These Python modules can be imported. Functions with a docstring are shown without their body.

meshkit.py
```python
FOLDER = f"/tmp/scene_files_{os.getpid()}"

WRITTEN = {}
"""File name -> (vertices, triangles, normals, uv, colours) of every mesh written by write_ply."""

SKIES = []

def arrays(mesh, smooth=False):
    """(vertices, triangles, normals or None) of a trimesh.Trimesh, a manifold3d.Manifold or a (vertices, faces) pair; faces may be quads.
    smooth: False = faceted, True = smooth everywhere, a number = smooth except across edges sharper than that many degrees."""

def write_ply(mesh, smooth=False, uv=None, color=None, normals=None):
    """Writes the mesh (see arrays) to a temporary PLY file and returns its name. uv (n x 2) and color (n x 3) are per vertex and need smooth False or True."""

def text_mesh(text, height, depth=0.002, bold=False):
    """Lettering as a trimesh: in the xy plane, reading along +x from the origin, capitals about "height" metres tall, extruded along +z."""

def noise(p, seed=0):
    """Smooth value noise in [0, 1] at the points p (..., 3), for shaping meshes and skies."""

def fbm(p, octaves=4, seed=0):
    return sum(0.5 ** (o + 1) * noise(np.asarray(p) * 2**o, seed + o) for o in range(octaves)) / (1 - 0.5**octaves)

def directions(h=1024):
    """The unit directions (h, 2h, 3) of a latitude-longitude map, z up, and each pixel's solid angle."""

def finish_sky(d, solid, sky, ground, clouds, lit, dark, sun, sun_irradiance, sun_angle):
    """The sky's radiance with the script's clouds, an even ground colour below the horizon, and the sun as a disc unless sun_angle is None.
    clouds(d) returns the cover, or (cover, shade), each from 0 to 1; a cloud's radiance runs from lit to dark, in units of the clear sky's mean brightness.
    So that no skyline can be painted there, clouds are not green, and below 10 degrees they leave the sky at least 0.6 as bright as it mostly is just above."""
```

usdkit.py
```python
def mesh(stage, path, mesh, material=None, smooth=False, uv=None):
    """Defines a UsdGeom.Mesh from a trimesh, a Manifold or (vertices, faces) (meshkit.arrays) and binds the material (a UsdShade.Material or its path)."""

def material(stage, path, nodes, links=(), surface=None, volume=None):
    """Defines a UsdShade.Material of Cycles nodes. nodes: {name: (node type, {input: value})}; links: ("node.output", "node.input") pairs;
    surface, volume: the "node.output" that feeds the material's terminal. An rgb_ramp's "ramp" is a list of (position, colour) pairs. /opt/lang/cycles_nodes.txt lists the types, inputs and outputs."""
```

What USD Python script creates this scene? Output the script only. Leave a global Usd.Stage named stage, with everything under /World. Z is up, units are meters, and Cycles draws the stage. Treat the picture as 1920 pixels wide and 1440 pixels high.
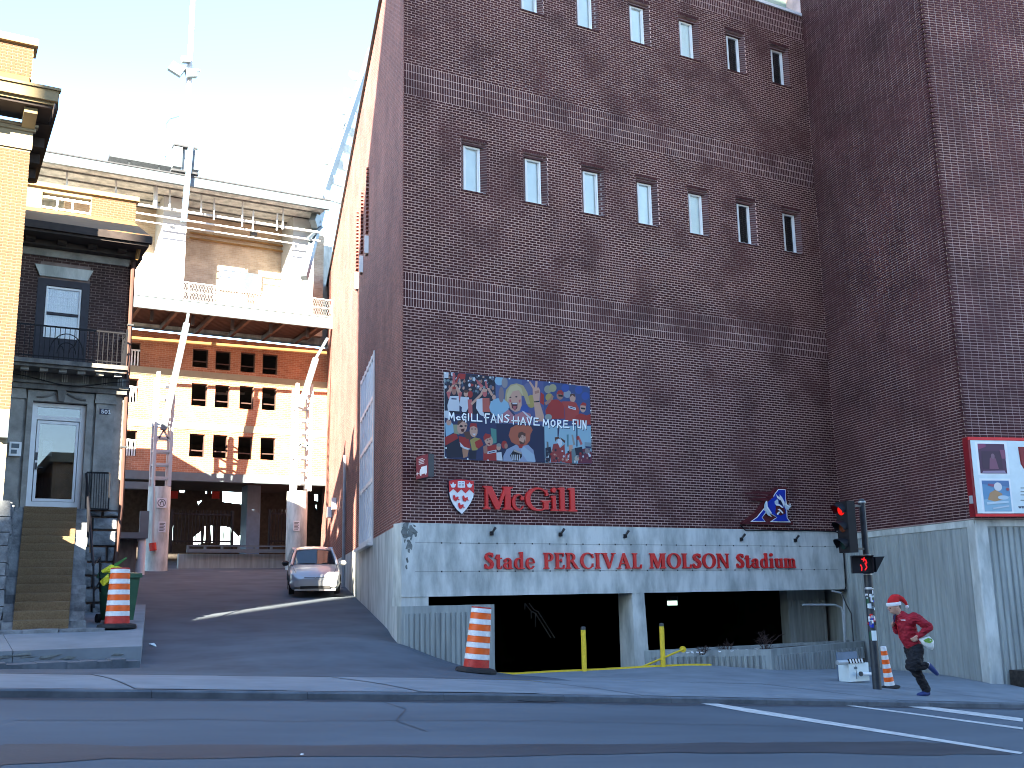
import math, random
import numpy as np
import trimesh, shapely, manifold3d, meshkit, usdkit
from shapely.geometry import Polygon, Point, LineString, box as sbox, MultiPolygon
from shapely import affinity
from shapely.ops import unary_union
from scipy.interpolate import RBFInterpolator
from pxr import Gf, Sdf, Usd, UsdGeom, UsdLux, UsdShade, Vt

stage = Usd.Stage.CreateInMemory()
UsdGeom.SetStageUpAxis(stage, 'Z')
UsdGeom.SetStageMetersPerUnit(stage, 1.0)
UsdGeom.Xform.Define(stage, '/World')
UsdGeom.Scope.Define(stage, '/World/Looks')
rng = np.random.default_rng(7)
random.seed(7)
pi = math.pi

# ------------------------------------------------------------ camera, sky, sun, exposure
# world axes: x along the street (downhill to the right), y towards the stadium, z up; metres
FPX, PITCH, ROLL, YAW = 1967.0, math.radians(11.37), math.radians(-1.014), math.radians(29.42)
EYE = np.array([0.0, 0.0, 2.0])
_f = np.array([math.sin(YAW) * math.cos(PITCH), math.cos(YAW) * math.cos(PITCH), math.sin(PITCH)])
_r = np.array([math.cos(YAW), -math.sin(YAW), 0.0])
_u = np.cross(_r, _f)
CR = _r * math.cos(ROLL) + _u * math.sin(ROLL)
CU = -_r * math.sin(ROLL) + _u * math.cos(ROLL)
cam = UsdGeom.Camera.Define(stage, '/World/camera')
cam.CreateHorizontalApertureAttr(36.0)
cam.CreateVerticalApertureAttr(27.0)
cam.CreateFocalLengthAttr(36.0 * FPX / 1920)
cam.CreateClippingRangeAttr(Gf.Vec2f(0.1, 5000))
m4 = np.eye(4)
m4[0, :3], m4[1, :3], m4[2, :3], m4[3, :3] = CR, CU, -_f, EYE
cam.AddTransformOp().Set(Gf.Matrix4d(*m4.ravel().tolist()))
cam.CreateExposureAttr(4.02)

SUN_EL = math.radians(21.0)
SX, SY = -0.722, -0.692
SUN = np.array([SX * math.cos(SUN_EL), SY * math.cos(SUN_EL), math.sin(SUN_EL)])
sun = UsdLux.DistantLight.Define(stage, '/World/sun')
sun.CreateIntensityAttr(0.85)
sun.CreateAngleAttr(0.5)
sun.CreateColorAttr(Gf.Vec3f(1.0, 0.89, 0.70))
sun.CreateNormalizeAttr(True)
_zx = np.cross([0, 0, 1.0], SUN); _zx /= np.linalg.norm(_zx)
ms = np.eye(4)
ms[0, :3], ms[1, :3], ms[2, :3] = _zx, np.cross(SUN, _zx), SUN
sun.AddTransformOp().Set(Gf.Matrix4d(*ms.ravel().tolist()))

sky = UsdLux.DomeLight.Define(stage, '/World/sky')
skym = usdkit.material(stage, '/World/Looks/sky_light', {
    's': ('sky_texture', {'sky_type': 'single_scattering', 'sun_disc': False, 'sun_elevation': SUN_EL,
                          'sun_rotation': math.atan2(SX, SY), 'altitude': 60.0, 'air_density': 1.15,
                          'aerosol_density': 0.2, 'ozone_density': 3.5}),
    't': ('texture_coordinate', {}), 'z': ('separate_xyz', {}),
    'h': ('rgb_ramp', {'ramp': [(0.0, (1, 1, 1)), (0.12, (0.75,) * 3), (0.3, (0.3,) * 3), (0.46, (0, 0, 0)), (1.0, (0, 0, 0))]}),
    'n': ('noise_texture', {'scale': 1.6, 'detail': 4.0}),
    'v': ('math', {'math_type': 'multiply'}), 'c': ('vector_math', {'math_type': 'scale', 'vector1': (2.0, 2.2, 2.5)}),
    'a': ('vector_math', {'math_type': 'add'}),
    'b': ('background_shader', {'strength': 0.05})},
    [('t.generated', 'z.vector'), ('z.z', 'h.fac'), ('t.generated', 'n.vector'), ('h.color', 'v.value1'), ('n.fac', 'v.value2'), ('v.value', 'c.scale'),
     ('s.color', 'a.vector1'), ('c.vector', 'a.vector2'), ('a.vector', 'b.color')], surface='b.background')
UsdShade.MaterialBindingAPI.Apply(sky.GetPrim()).Bind(skym)
sky.GetPrim().SetCustomDataByKey('label', 'pale winter sky, blue at the upper left and white low down')
sky.GetPrim().SetCustomDataByKey('category', 'sky')
sky.GetPrim().SetCustomDataByKey('kind', 'structure')


def ray(px, py):
    return CR * (px - 960) / FPX + CU * (720 - py) / FPX + _f


def on(px, py, n, d):
    """the point of the plane n.p = d that a measured picture point shows"""
    n = np.asarray(n, float)
    r = ray(px, py)
    return EYE + r * ((d - n @ EYE) / (n @ r))


def at(px, py, y):
    return on(px, py, (0, 1, 0), y)


# ------------------------------------------------------------ materials
LOOKS = {}


def mat(name, col, rough=0.8, var=0.12, scale=4.0, bump=0.0, bscale=60.0, metal=0.0, spec=0.4, stretch=(1, 1, 1), col2=None, det=5.0, coat=0.0, lo=0.35, hi=0.65):
    """principled surface whose colour drifts with noise of its own; stretch sets streaks"""
    if name in LOOKS:
        return LOOKS[name]
    c = np.asarray(col, float)
    a = np.clip(c * (1 - var), 0, 1) if col2 is None else c
    b = np.clip(c * (1 + var), 0, 1) if col2 is None else np.asarray(col2, float)
    nodes = {'g': ('geometry', {}), 'mp': ('mapping', {'mapping_type': 'point', 'scale': stretch}),
             'n': ('noise_texture', {'scale': scale, 'detail': det, 'roughness': 0.62}),
             'r': ('rgb_ramp', {'ramp': [(0.0, a), (lo, a), (hi, b), (1.0, b)]}),
             'p': ('principled_bsdf', {'roughness': rough, 'metallic': metal, 'specular_ior_level': spec, 'coat_weight': coat})}
    links = [('g.position', 'mp.vector'), ('mp.vector', 'n.vector'), ('n.fac', 'r.fac'), ('r.color', 'p.base_color')]
    if bump:
        nodes['bn'] = ('noise_texture', {'scale': bscale, 'detail': 4.0})
        nodes['b'] = ('bump', {'strength': bump, 'distance': 0.02})
        links += [('mp.vector', 'bn.vector'), ('bn.fac', 'b.height'), ('b.normal', 'p.normal')]
    LOOKS[name] = usdkit.material(stage, '/World/Looks/' + name, nodes, links, surface='p.BSDF')
    return LOOKS[name]


def brick_mat(name, ramp, grime=0.35, rough=0.85):
    """each brick takes a tone of its own; large soft patches drift over the wall"""
    LOOKS[name] = usdkit.material(stage, '/World/Looks/' + name, {
        'g': ('geometry', {}),
        'r': ('rgb_ramp', {'ramp': ramp}),
        'n': ('noise_texture', {'scale': 0.75, 'detail': 5.0, 'roughness': 0.65}),
        'nr': ('rgb_ramp', {'ramp': [(0.3, (1 - grime,) * 3), (0.7, (1 + grime,) * 3)]}),
        'f': ('noise_texture', {'scale': 70.0, 'detail': 3.0}),
        'fr': ('rgb_ramp', {'ramp': [(0.25, (0.75,) * 3), (0.75, (1.25,) * 3)]}),
        'm': ('mix_color', {'blend_type': 'multiply', 'fac': 1.0, 'use_clamp': False}),
        'm2': ('mix_color', {'blend_type': 'multiply', 'fac': 1.0, 'use_clamp': False}),
        'b': ('bump', {'strength': 0.25, 'distance': 0.01}),
        'p': ('principled_bsdf', {'roughness': rough, 'specular_ior_level': 0.3})},
        [('g.random_per_island', 'r.fac'), ('g.position', 'n.vector'), ('n.fac', 'nr.fac'), ('g.position', 'f.vector'), ('f.fac', 'fr.fac'),
         ('r.color', 'm.a'), ('nr.color', 'm.b'), ('m.result', 'm2.a'), ('fr.color', 'm2.b'), ('m2.result', 'p.base_color'),
         ('f.fac', 'b.height'), ('b.normal', 'p.normal')], surface='p.BSDF')
    return LOOKS[name]


def brick_tex(name, c1, c2, mortar, udir, bw=0.2, rh=0.067):
    """far-off or grazing brickwork: brick pattern laid along the wall's own direction"""
    LOOKS[name] = usdkit.material(stage, '/World/Looks/' + name, {
        'g': ('geometry', {}), 'd': ('vector_math', {'math_type': 'dot_product', 'vector2': tuple(udir)}),
        's': ('separate_xyz', {}), 'c': ('combine_xyz', {}),
        'k': ('brick_texture', {'color1': c1, 'color2': c2, 'mortar': mortar, 'scale': 1.0, 'mortar_size': 0.006, 'brick_width': bw, 'row_height': rh, 'mortar_smooth': 0.1, 'bias': -0.2}),
        'n': ('noise_texture', {'scale': 0.6, 'detail': 6.0, 'roughness': 0.7}),
        'nr': ('rgb_ramp', {'ramp': [(0.3, (0.7,) * 3), (0.7, (1.3,) * 3)]}),
        'm': ('mix_color', {'blend_type': 'multiply', 'fac': 1.0, 'use_clamp': False}),
        'b': ('bump', {'strength': 0.5, 'distance': 0.008, 'invert': True}),
        'p': ('principled_bsdf', {'roughness': 0.9, 'specular_ior_level': 0.25})},
        [('g.position', 'd.vector1'), ('g.position', 's.vector'), ('d.value', 'c.x'), ('s.z', 'c.y'), ('c.vector', 'k.vector'),
         ('g.position', 'n.vector'), ('n.fac', 'nr.fac'), ('k.color', 'm.a'), ('nr.color', 'm.b'), ('m.result', 'p.base_color'),
         ('k.fac', 'b.height'), ('b.normal', 'p.normal')], surface='p.BSDF')
    return LOOKS[name]


def emit(name, col, strength):
    LOOKS[name] = usdkit.material(stage, '/World/Looks/' + name, {'e': ('emission', {'color': col, 'strength': strength})}, surface='e.emission')
    return LOOKS[name]


def pane(name, tint=(0.9, 0.95, 1.0), rough=0.01):
    LOOKS[name] = usdkit.material(stage, '/World/Looks/' + name, {
        'f': ('fresnel', {'IOR': 1.75}), 't': ('transparent_bsdf', {'color': tint}),
        'q': ('glossy_bsdf', {'color': (0.95, 0.97, 1.0), 'roughness': rough}), 'm': ('mix_closure', {})},
        [('f.fac', 'm.fac'), ('t.BSDF', 'm.closure1'), ('q.BSDF', 'm.closure2')], surface='m.closure')
    return LOOKS[name]


def printed(name, rough=0.6):
    """print: flat colours carried by the mesh"""
    LOOKS[name] = usdkit.material(stage, '/World/Looks/' + name, {
        'a': ('attribute', {'attribute': 'print'}), 'p': ('principled_bsdf', {'roughness': rough, 'specular_ior_level': 0.3})},
        [('a.color', 'p.base_color')], surface='p.BSDF')
    return LOOKS[name]


brick_mat('gym_brick', [(0.0, (0.062, 0.018, 0.018)), (0.35, (0.155, 0.033, 0.028)), (0.7, (0.245, 0.046, 0.036)), (0.92, (0.34, 0.072, 0.046)), (1.0, (0.42, 0.115, 0.07))], 0.32)
brick_mat('tower_brick', [(0.0, (0.06, 0.018, 0.021)), (0.5, (0.165, 0.036, 0.038)), (0.9, (0.24, 0.048, 0.046)), (1.0, (0.3, 0.075, 0.058))], 0.35)
brick_mat('buff_brick', [(0.0, (0.12, 0.062, 0.034)), (0.35, (0.19, 0.125, 0.056)), (0.7, (0.24, 0.165, 0.075)), (1.0, (0.27, 0.20, 0.11))], 0.12)
brick_mat('old_brick', [(0.0, (0.045, 0.024, 0.022)), (0.4, (0.125, 0.045, 0.034)), (0.8, (0.20, 0.072, 0.048)), (1.0, (0.30, 0.125, 0.075))], 0.4)
mat('mortar', (0.36, 0.25, 0.23), 0.95, scale=0.7, col2=(0.80, 0.56, 0.50), lo=0.38, hi=0.52)
mat('tower_mortar', (0.30, 0.21, 0.205), 0.95, scale=0.9, col2=(0.68, 0.50, 0.47), lo=0.35, hi=0.65)
mat('buff_mortar', (0.26, 0.21, 0.125), 0.95)
mat('old_mortar', (0.20, 0.15, 0.135), 0.95, var=0.3, scale=3)
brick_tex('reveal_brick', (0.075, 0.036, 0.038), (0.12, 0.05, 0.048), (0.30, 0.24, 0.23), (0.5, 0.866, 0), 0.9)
mat('concrete', (0.32, 0.345, 0.33), 0.85, scale=2.6, col2=(0.60, 0.62, 0.59), stretch=(1.0, 1.0, 0.3), bump=0.3, bscale=30, lo=0.34, hi=0.62)
mat('rib_concrete', (0.22, 0.24, 0.235), 0.9, scale=4.0, col2=(0.37, 0.40, 0.385), stretch=(1.5, 1.5, 0.12), bump=0.3, bscale=40, lo=0.3, hi=0.72)
mat('stain_concrete', (0.15, 0.165, 0.16), 0.9, var=0.3, scale=8)
mat('asphalt', (0.070, 0.089, 0.112), 0.92, scale=0.5, col2=(0.110, 0.138, 0.168), stretch=(0.35, 1.2, 1), bump=0.35, bscale=120, det=8, lo=0.3, hi=0.7)
mat('alley_asphalt', (0.050, 0.066, 0.086), 0.93, scale=0.8, col2=(0.098, 0.125, 0.156), bump=0.4, bscale=90, det=8, lo=0.3, hi=0.75)
mat('wet_tar', (0.040, 0.041, 0.050), 0.7, scale=1.2, col2=(0.066, 0.068, 0.080), stretch=(0.3, 1.5, 1), bump=0.3, bscale=110, det=7)
mat('walk_concrete', (0.155, 0.182, 0.210), 0.9, scale=1.3, col2=(0.225, 0.26, 0.29), bump=0.3, bscale=90, det=7, lo=0.3, hi=0.7)
mat('kerb_concrete', (0.075, 0.092, 0.112), 0.9, scale=3, col2=(0.13, 0.152, 0.178), bump=0.2)
mat('soil', (0.035, 0.030, 0.026), 0.95, var=0.5, scale=8)
mat('white_paint', (0.66, 0.66, 0.64), 0.6, var=0.12, scale=6)
mat('road_paint', (0.42, 0.42, 0.41), 0.75, col2=(0.68, 0.68, 0.66), scale=9)
mat('frame_white', (0.76, 0.77, 0.77), 0.45, var=0.04)
mat('yellow_paint', (0.74, 0.52, 0.03), 0.5, var=0.12, scale=12)
mat('orange_paint', (0.85, 0.12, 0.012), 0.45, var=0.06)
mat('dull_orange', (0.50, 0.035, 0.025), 0.55, var=0.15, scale=20)
mat('reflective_white', (0.72, 0.73, 0.74), 0.4, var=0.08, scale=14)
mat('rubber', (0.018, 0.018, 0.02), 0.75, var=0.2)
mat('black_metal', (0.010, 0.010, 0.013), 0.6, var=0.2, spec=0.2)
mat('dark_metal', (0.05, 0.052, 0.056), 0.5, var=0.2)
mat('pole_paint', (0.028, 0.034, 0.042), 0.45, var=0.25, scale=9)
mat('galvanised', (0.42, 0.45, 0.47), 0.45, var=0.1, metal=0.3)
mat('steel_grey', (0.105, 0.135, 0.155), 0.5, var=0.06)
mat('steel_white', (0.40, 0.42, 0.43), 0.5, var=0.04)
mat('steel_blue', (0.10, 0.15, 0.22), 0.5, var=0.1)
mat('brown_steel', (0.06, 0.032, 0.026), 0.7, var=0.2)
mat('red_sign', (0.66, 0.014, 0.02), 0.4, var=0.04)
mat('red_letter', (0.60, 0.018, 0.018), 0.42, var=0.05)
mat('faded_red', (0.24, 0.045, 0.055), 0.6, var=0.1)
mat('dark_red', (0.22, 0.008, 0.014), 0.5, var=0.1)
mat('shield_white', (0.80, 0.81, 0.82), 0.45, var=0.02)
mat('logo_blue', (0.008, 0.035, 0.36), 0.4, var=0.06)
mat('logo_navy', (0.012, 0.014, 0.045), 0.5, var=0.1)
mat('logo_maroon', (0.085, 0.010, 0.014), 0.5, var=0.15)
mat('logo_silver', (0.50, 0.60, 0.66), 0.4, var=0.06)
mat('limestone', (0.20, 0.195, 0.18), 0.85, scale=3, col2=(0.33, 0.32, 0.295), bump=0.2, bscale=25)
mat('limestone_dark', (0.085, 0.082, 0.078), 0.88, scale=4, col2=(0.18, 0.172, 0.16), stretch=(1, 1, 0.4), bump=0.2, bscale=25)
mat('rough_stone', (0.075, 0.082, 0.092), 0.9, scale=2.5, col2=(0.25, 0.265, 0.275), bump=0.8, bscale=14)
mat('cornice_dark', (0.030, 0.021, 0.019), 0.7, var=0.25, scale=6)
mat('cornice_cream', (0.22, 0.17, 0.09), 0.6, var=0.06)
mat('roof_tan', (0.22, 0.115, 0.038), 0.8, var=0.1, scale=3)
mat('stone_cream', (0.28, 0.245, 0.17), 0.8, var=0.06)
mat('carpet', (0.125, 0.080, 0.042), 0.98, scale=40, col2=(0.20, 0.135, 0.072), bump=0.6, bscale=160)
mat('old_wood', (0.024, 0.022, 0.032), 0.6, var=0.2, scale=9)
mat('brown_pipe', (0.07, 0.032, 0.024), 0.55, var=0.2)
mat('blind', (0.74, 0.82, 0.84), 0.8, var=0.03)
mat('dark_room', (0.010, 0.010, 0.012), 0.95, var=0.2)
mat('dim_room', (0.045, 0.038, 0.034), 0.95, var=0.3)
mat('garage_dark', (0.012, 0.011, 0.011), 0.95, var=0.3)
mat('bin_green', (0.012, 0.075, 0.040), 0.5, var=0.12)
mat('vest_yellow', (0.62, 0.62, 0.03), 0.7, var=0.2, scale=25)
mat('leaf_green', (0.06, 0.22, 0.05), 0.7, var=0.3, scale=25)
mat('twig', (0.060, 0.036, 0.032), 0.9, var=0.3, scale=20)
mat('twig_dry', (0.085, 0.062, 0.045), 0.9, var=0.3, scale=20)
mat('car_silver', (0.50, 0.52, 0.54), 0.3, var=0.03, metal=0.25, coat=0.6)
mat('car_glass', (0.012, 0.016, 0.022), 0.05, var=0.1, spec=0.9)
mat('car_plastic', (0.02, 0.02, 0.022), 0.6, var=0.1)
mat('lamp_glass', (0.62, 0.66, 0.70), 0.12, var=0.1, spec=0.8)
mat('alu', (0.55, 0.56, 0.58), 0.3, var=0.1, metal=0.8)
mat('plate_white', (0.66, 0.67, 0.70), 0.5, var=0.05)
mat('amber_lens', (0.10, 0.022, 0.006), 0.2, var=0.1)
mat('green_lens', (0.010, 0.028, 0.026), 0.2, var=0.1)
mat('skin', (0.52, 0.30, 0.22), 0.6, var=0.08, scale=12)
mat('jacket_red', (0.30, 0.008, 0.022), 0.8, var=0.2, scale=7, bump=0.5, bscale=22)
mat('trouser_black', (0.010, 0.010, 0.014), 0.85, var=0.2, scale=8, bump=0.5, bscale=20)
mat('hat_red', (0.52, 0.012, 0.015), 0.9, var=0.15, scale=15, bump=0.4, bscale=90)
mat('fleece_white', (0.80, 0.80, 0.82), 0.95, var=0.05, scale=30, bump=0.8, bscale=90)
mat('shoe_blue', (0.025, 0.045, 0.16), 0.6, var=0.2, scale=20)
mat('shirt_navy', (0.02, 0.022, 0.07), 0.8, var=0.1)
mat('hair_dark', (0.02, 0.014, 0.01), 0.6, var=0.2)
mat('bag_white', (0.66, 0.68, 0.66), 0.35, var=0.08, scale=10)
mat('bag_green', (0.16, 0.34, 0.05), 0.4, var=0.2, scale=20)
mat('sheet_white', (0.62, 0.70, 0.70), 0.5, var=0.05)
mat('green_panel', (0.30, 0.44, 0.38), 0.5, var=0.06)
mat('lot_brick', (0.16, 0.075, 0.05), 0.9, var=0.3, scale=1.5)
mat('tan_brick_far', (0.30, 0.20, 0.13), 0.9, var=0.3, scale=1.5)
emit('red_lamp', (1.0, 0.012, 0.01), 0.085)
emit('red_hand', (1.0, 0.02, 0.03), 0.085)
emit('garage_lamp', (0.62, 1.0, 0.80), 0.12)
pane('window_glass', (0.97, 0.99, 1.0))
pane('door_glass', (0.55, 0.58, 0.6))
printed('print_ink')

# ------------------------------------------------------------ scene helpers
ORIGIN, USED = {}, {}


def number(path):
    if path not in USED:
        USED[path] = 0
        return path
    USED[path] += 1
    return '%s_%03d' % (path, USED[path])


def tag(prim, label=None, cat=None, group=None, kind=None):
    for k, v in (('label', label), ('category', cat), ('group', group), ('kind', kind)):
        if v:
            prim.SetCustomDataByKey(k, v)


def thing(name, label, cat, loc=(0, 0, 0), group=None, kind=None, rotz=0.0, local=False, tilt=None):
    """a thing: an Xform at its base; its meshes are given in world metres, or in its own metres when local"""
    path = number('/World/' + name)
    x = UsdGeom.Xform.Define(stage, path)
    x.AddTranslateOp().Set(Gf.Vec3d(*map(float, loc)))
    if rotz:
        x.AddRotateZOp().Set(math.degrees(rotz))
    if tilt:
        x.AddRotateXYZOp().Set(Gf.Vec3f(*tilt))
    ORIGIN[path] = np.zeros(3) if local else np.asarray(loc, float)
    tag(x.GetPrim(), label, cat, group, kind)
    return path


class MB:
    """collects shapes into one mesh"""

    def __init__(self):
        self.v, self.f, self.c, self.n = [], [], [], 0

    def add(self, v, f, col=None):
        v = np.asarray(v, float).reshape(-1, 3)
        f = np.asarray(f, int)
        if f.shape[1] == 4:
            f = np.vstack([f[:, [0, 1, 2]], f[:, [0, 2, 3]]])
        self.v.append(v)
        self.f.append(f + self.n)
        self.n += len(v)
        if col is not None:
            self.c.append(np.tile(np.asarray(col, float), (len(v), 1)))
        return self

    def tm(self, m, col=None):
        return self.add(m.vertices, m.faces, col)

    def box(self, x0, x1, y0, y1, z0, z1, col=None):
        v = [(x, y, z) for x in (x0, x1) for y in (y0, y1) for z in (z0, z1)]
        f = [(0, 1, 3, 2), (4, 6, 7, 5), (0, 4, 5, 1), (2, 3, 7, 6), (0, 2, 6, 4), (1, 5, 7, 3)]
        return self.add(v, f, col)

    def obox(self, c, a, b, n, ha, hb, hn):
        c, a, b, n = (np.asarray(q, float) for q in (c, a, b, n))
        v = [c + a * ha * i + b * hb * j + n * hn * k for i in (-1, 1) for j in (-1, 1) for k in (-1, 1)]
        f = [(0, 1, 3, 2), (4, 6, 7, 5), (0, 4, 5, 1), (2, 3, 7, 6), (0, 2, 6, 4), (1, 5, 7, 3)]
        return self.add(v, f)

    def bar(self, p, q, w, h=None, up=(0, 0, 1)):
        """a square bar from p to q"""
        p, q = np.asarray(p, float), np.asarray(q, float)
        d = q - p
        L = np.linalg.norm(d)
        d = d / L
        s = np.cross(d, up)
        if np.linalg.norm(s) < 1e-6:
            s = np.cross(d, (0, 1, 0))
        s /= np.linalg.norm(s)
        return self.obox((p + q) / 2, d, s, np.cross(s, d), L / 2, w / 2, (h or w) / 2)

    def tube(self, pts, r, sides=8):
        pts = np.asarray(pts, float)
        rr = np.broadcast_to(np.asarray(r, float), (len(pts),))
        t = np.gradient(pts, axis=0)
        t /= np.linalg.norm(t, axis=1, keepdims=True) + 1e-12
        ref = np.array([0.31, 0.17, 0.93])
        if abs(t.mean(0) @ ref) > 0.9:
            ref = np.array([0.9, 0.3, 0.1])
        a = np.cross(t, ref)
        a /= np.linalg.norm(a, axis=1, keepdims=True) + 1e-12
        b = np.cross(t, a)
        an = np.arange(sides) * 2 * pi / sides
        v = pts[:, None] + rr[:, None, None] * (np.cos(an)[None, :, None] * a[:, None] + np.sin(an)[None, :, None] * b[:, None])
        n = len(pts)
        f = []
        for i in range(n - 1):
            for j in range(sides):
                k = (j + 1) % sides
                f.append((i * sides + j, i * sides + k, (i + 1) * sides + k, (i + 1) * sides + j))
        v = v.reshape(-1, 3)
        V = np.vstack([v, pts[0], pts[-1]])
        f = np.asarray(f)
        tri = np.vstack([f[:, [0, 1, 2]], f[:, [0, 2, 3]]])
        caps = [(n * sides, (j + 1) % sides, j) for j in range(sides)] + [(n * sides + 1, (n - 1) * sides + j, (n - 1) * sides + (j + 1) % sides) for j in range(sides)]
        return self.add(V, np.vstack([tri, caps]))

    def lathe(self, prof, c=(0, 0, 0), sides=24):
        """prof: (r, z) rows from bottom to top, around a vertical axis"""
        prof = np.asarray(prof, float)
        an = np.arange(sides) * 2 * pi / sides
        v = np.stack([prof[:, :1] * np.cos(an), prof[:, :1] * np.sin(an), np.repeat(prof[:, 1:], sides, 1)], -1) + np.asarray(c, float)
        f = [(i * sides + j, i * sides + (j + 1) % sides, (i + 1) * sides + (j + 1) % sides, (i + 1) * sides + j) for i in range(len(prof) - 1) for j in range(sides)]
        return self.add(v.reshape(-1, 3), f)

    def prism(self, poly, h, o=(0, 0, 0), u=(1, 0, 0), w=(0, 0, 1), n=None, col=None):
        """a flat outline in the plane (o, u, w), made h thick along n (default u x w)"""
        u, w = np.asarray(u, float), np.asarray(w, float)
        n = np.cross(u, w) if n is None else np.asarray(n, float)
        for g in getattr(poly, 'geoms', [poly]):
            if g.is_empty or g.geom_type != 'Polygon' or g.area < 1e-9:
                continue
            m = trimesh.creation.extrude_polygon(g, h, engine='earcut')
            p = np.asarray(m.vertices)
            self.add(np.asarray(o, float) + p[:, :1] * u + p[:, 1:2] * w + p[:, 2:] * n, m.faces, col)
        return self

    def flat(self, poly, o, u, w, col=None):
        u, w = np.asarray(u, float), np.asarray(w, float)
        for g in getattr(poly, 'geoms', [poly]):
            if g.is_empty or g.geom_type != 'Polygon' or g.area < 1e-9:
                continue
            v, f = trimesh.creation.triangulate_polygon(g, engine='earcut')
            v = np.asarray(v)
            self.add(np.asarray(o, float) + v[:, :1] * u + v[:, 1:2] * w, f, col)
        return self

    def quad(self, a, b, c, d):
        return self.add([a, b, c, d], [(0, 1, 2, 3)])

    def hull(self, pts):
        m = trimesh.convex.convex_hull(np.asarray(pts, float))
        return self.add(m.vertices, m.faces)

    def arrays(self):
        return np.vstack(self.v), np.vstack(self.f)


def obj(name, mb, material, parent=None, smooth=False, label=None, cat=None, group=None, kind=None):
    """ONE Mesh prim under parent, or under /World"""
    if isinstance(mb, MB):
        v, f = mb.arrays()
        colours = mb.c
    else:
        v, f = np.asarray(mb[0], float), np.asarray(mb[1], int)
        colours = None
    path = number((parent or '/World') + '/' + name)
    top = '/'.join((parent or path).split('/')[:3])
    o = ORIGIN.get(top, np.zeros(3))
    m = usdkit.mesh(stage, path, (v - o, f), LOOKS[material] if isinstance(material, str) else material, smooth=smooth)
    if colours:
        c = np.vstack(colours)
        UsdGeom.PrimvarsAPI(m).CreatePrimvar('print', Sdf.ValueTypeNames.Color3fArray, 'vertex').Set(Vt.Vec3fArray.FromNumpy(c.astype(np.float32)))
    tag(m.GetPrim(), label, cat, group, kind)
    if parent is None:
        ORIGIN[path] = np.zeros(3)
    return path


def dup(src, loc, label, rotz=None, tilt=None):
    """a copy of a thing, with its parts, under the next number"""
    name = src.split('/')[-1]
    base = name[:-4] if name[-4:-3] == '_' and name[-3:].isdigit() else name
    path = number('/World/' + base)
    x = UsdGeom.Xform.Define(stage, path)
    p = x.GetPrim()
    p.GetReferences().AddInternalReference(Sdf.Path(src))
    x.ClearXformOpOrder()
    t = UsdGeom.Xformable(p)
    ops = []
    op = t.GetTranslateOp() if hasattr(t, 'GetTranslateOp') else None
    p.CreateAttribute('xformOp:translate', Sdf.ValueTypeNames.Double3).Set(Gf.Vec3d(*map(float, loc)))
    order = ['xformOp:translate']
    if rotz is not None:
        p.CreateAttribute('xformOp:rotateZ', Sdf.ValueTypeNames.Float).Set(math.degrees(rotz))
        order.append('xformOp:rotateZ')
    if tilt is not None:
        p.CreateAttribute('xformOp:rotateXYZ', Sdf.ValueTypeNames.Float3).Set(Gf.Vec3f(*tilt))
        order.append('xformOp:rotateXYZ')
    p.CreateAttribute('xformOpOrder', Sdf.ValueTypeNames.TokenArray, custom=False, variability=Sdf.VariabilityUniform).Set(order)
    was = stage.GetPrimAtPath(src).GetCustomData()
    tag(p, label, was.get('category'), was.get('group'))
    p.SetInstanceable(True)
    return path


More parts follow.
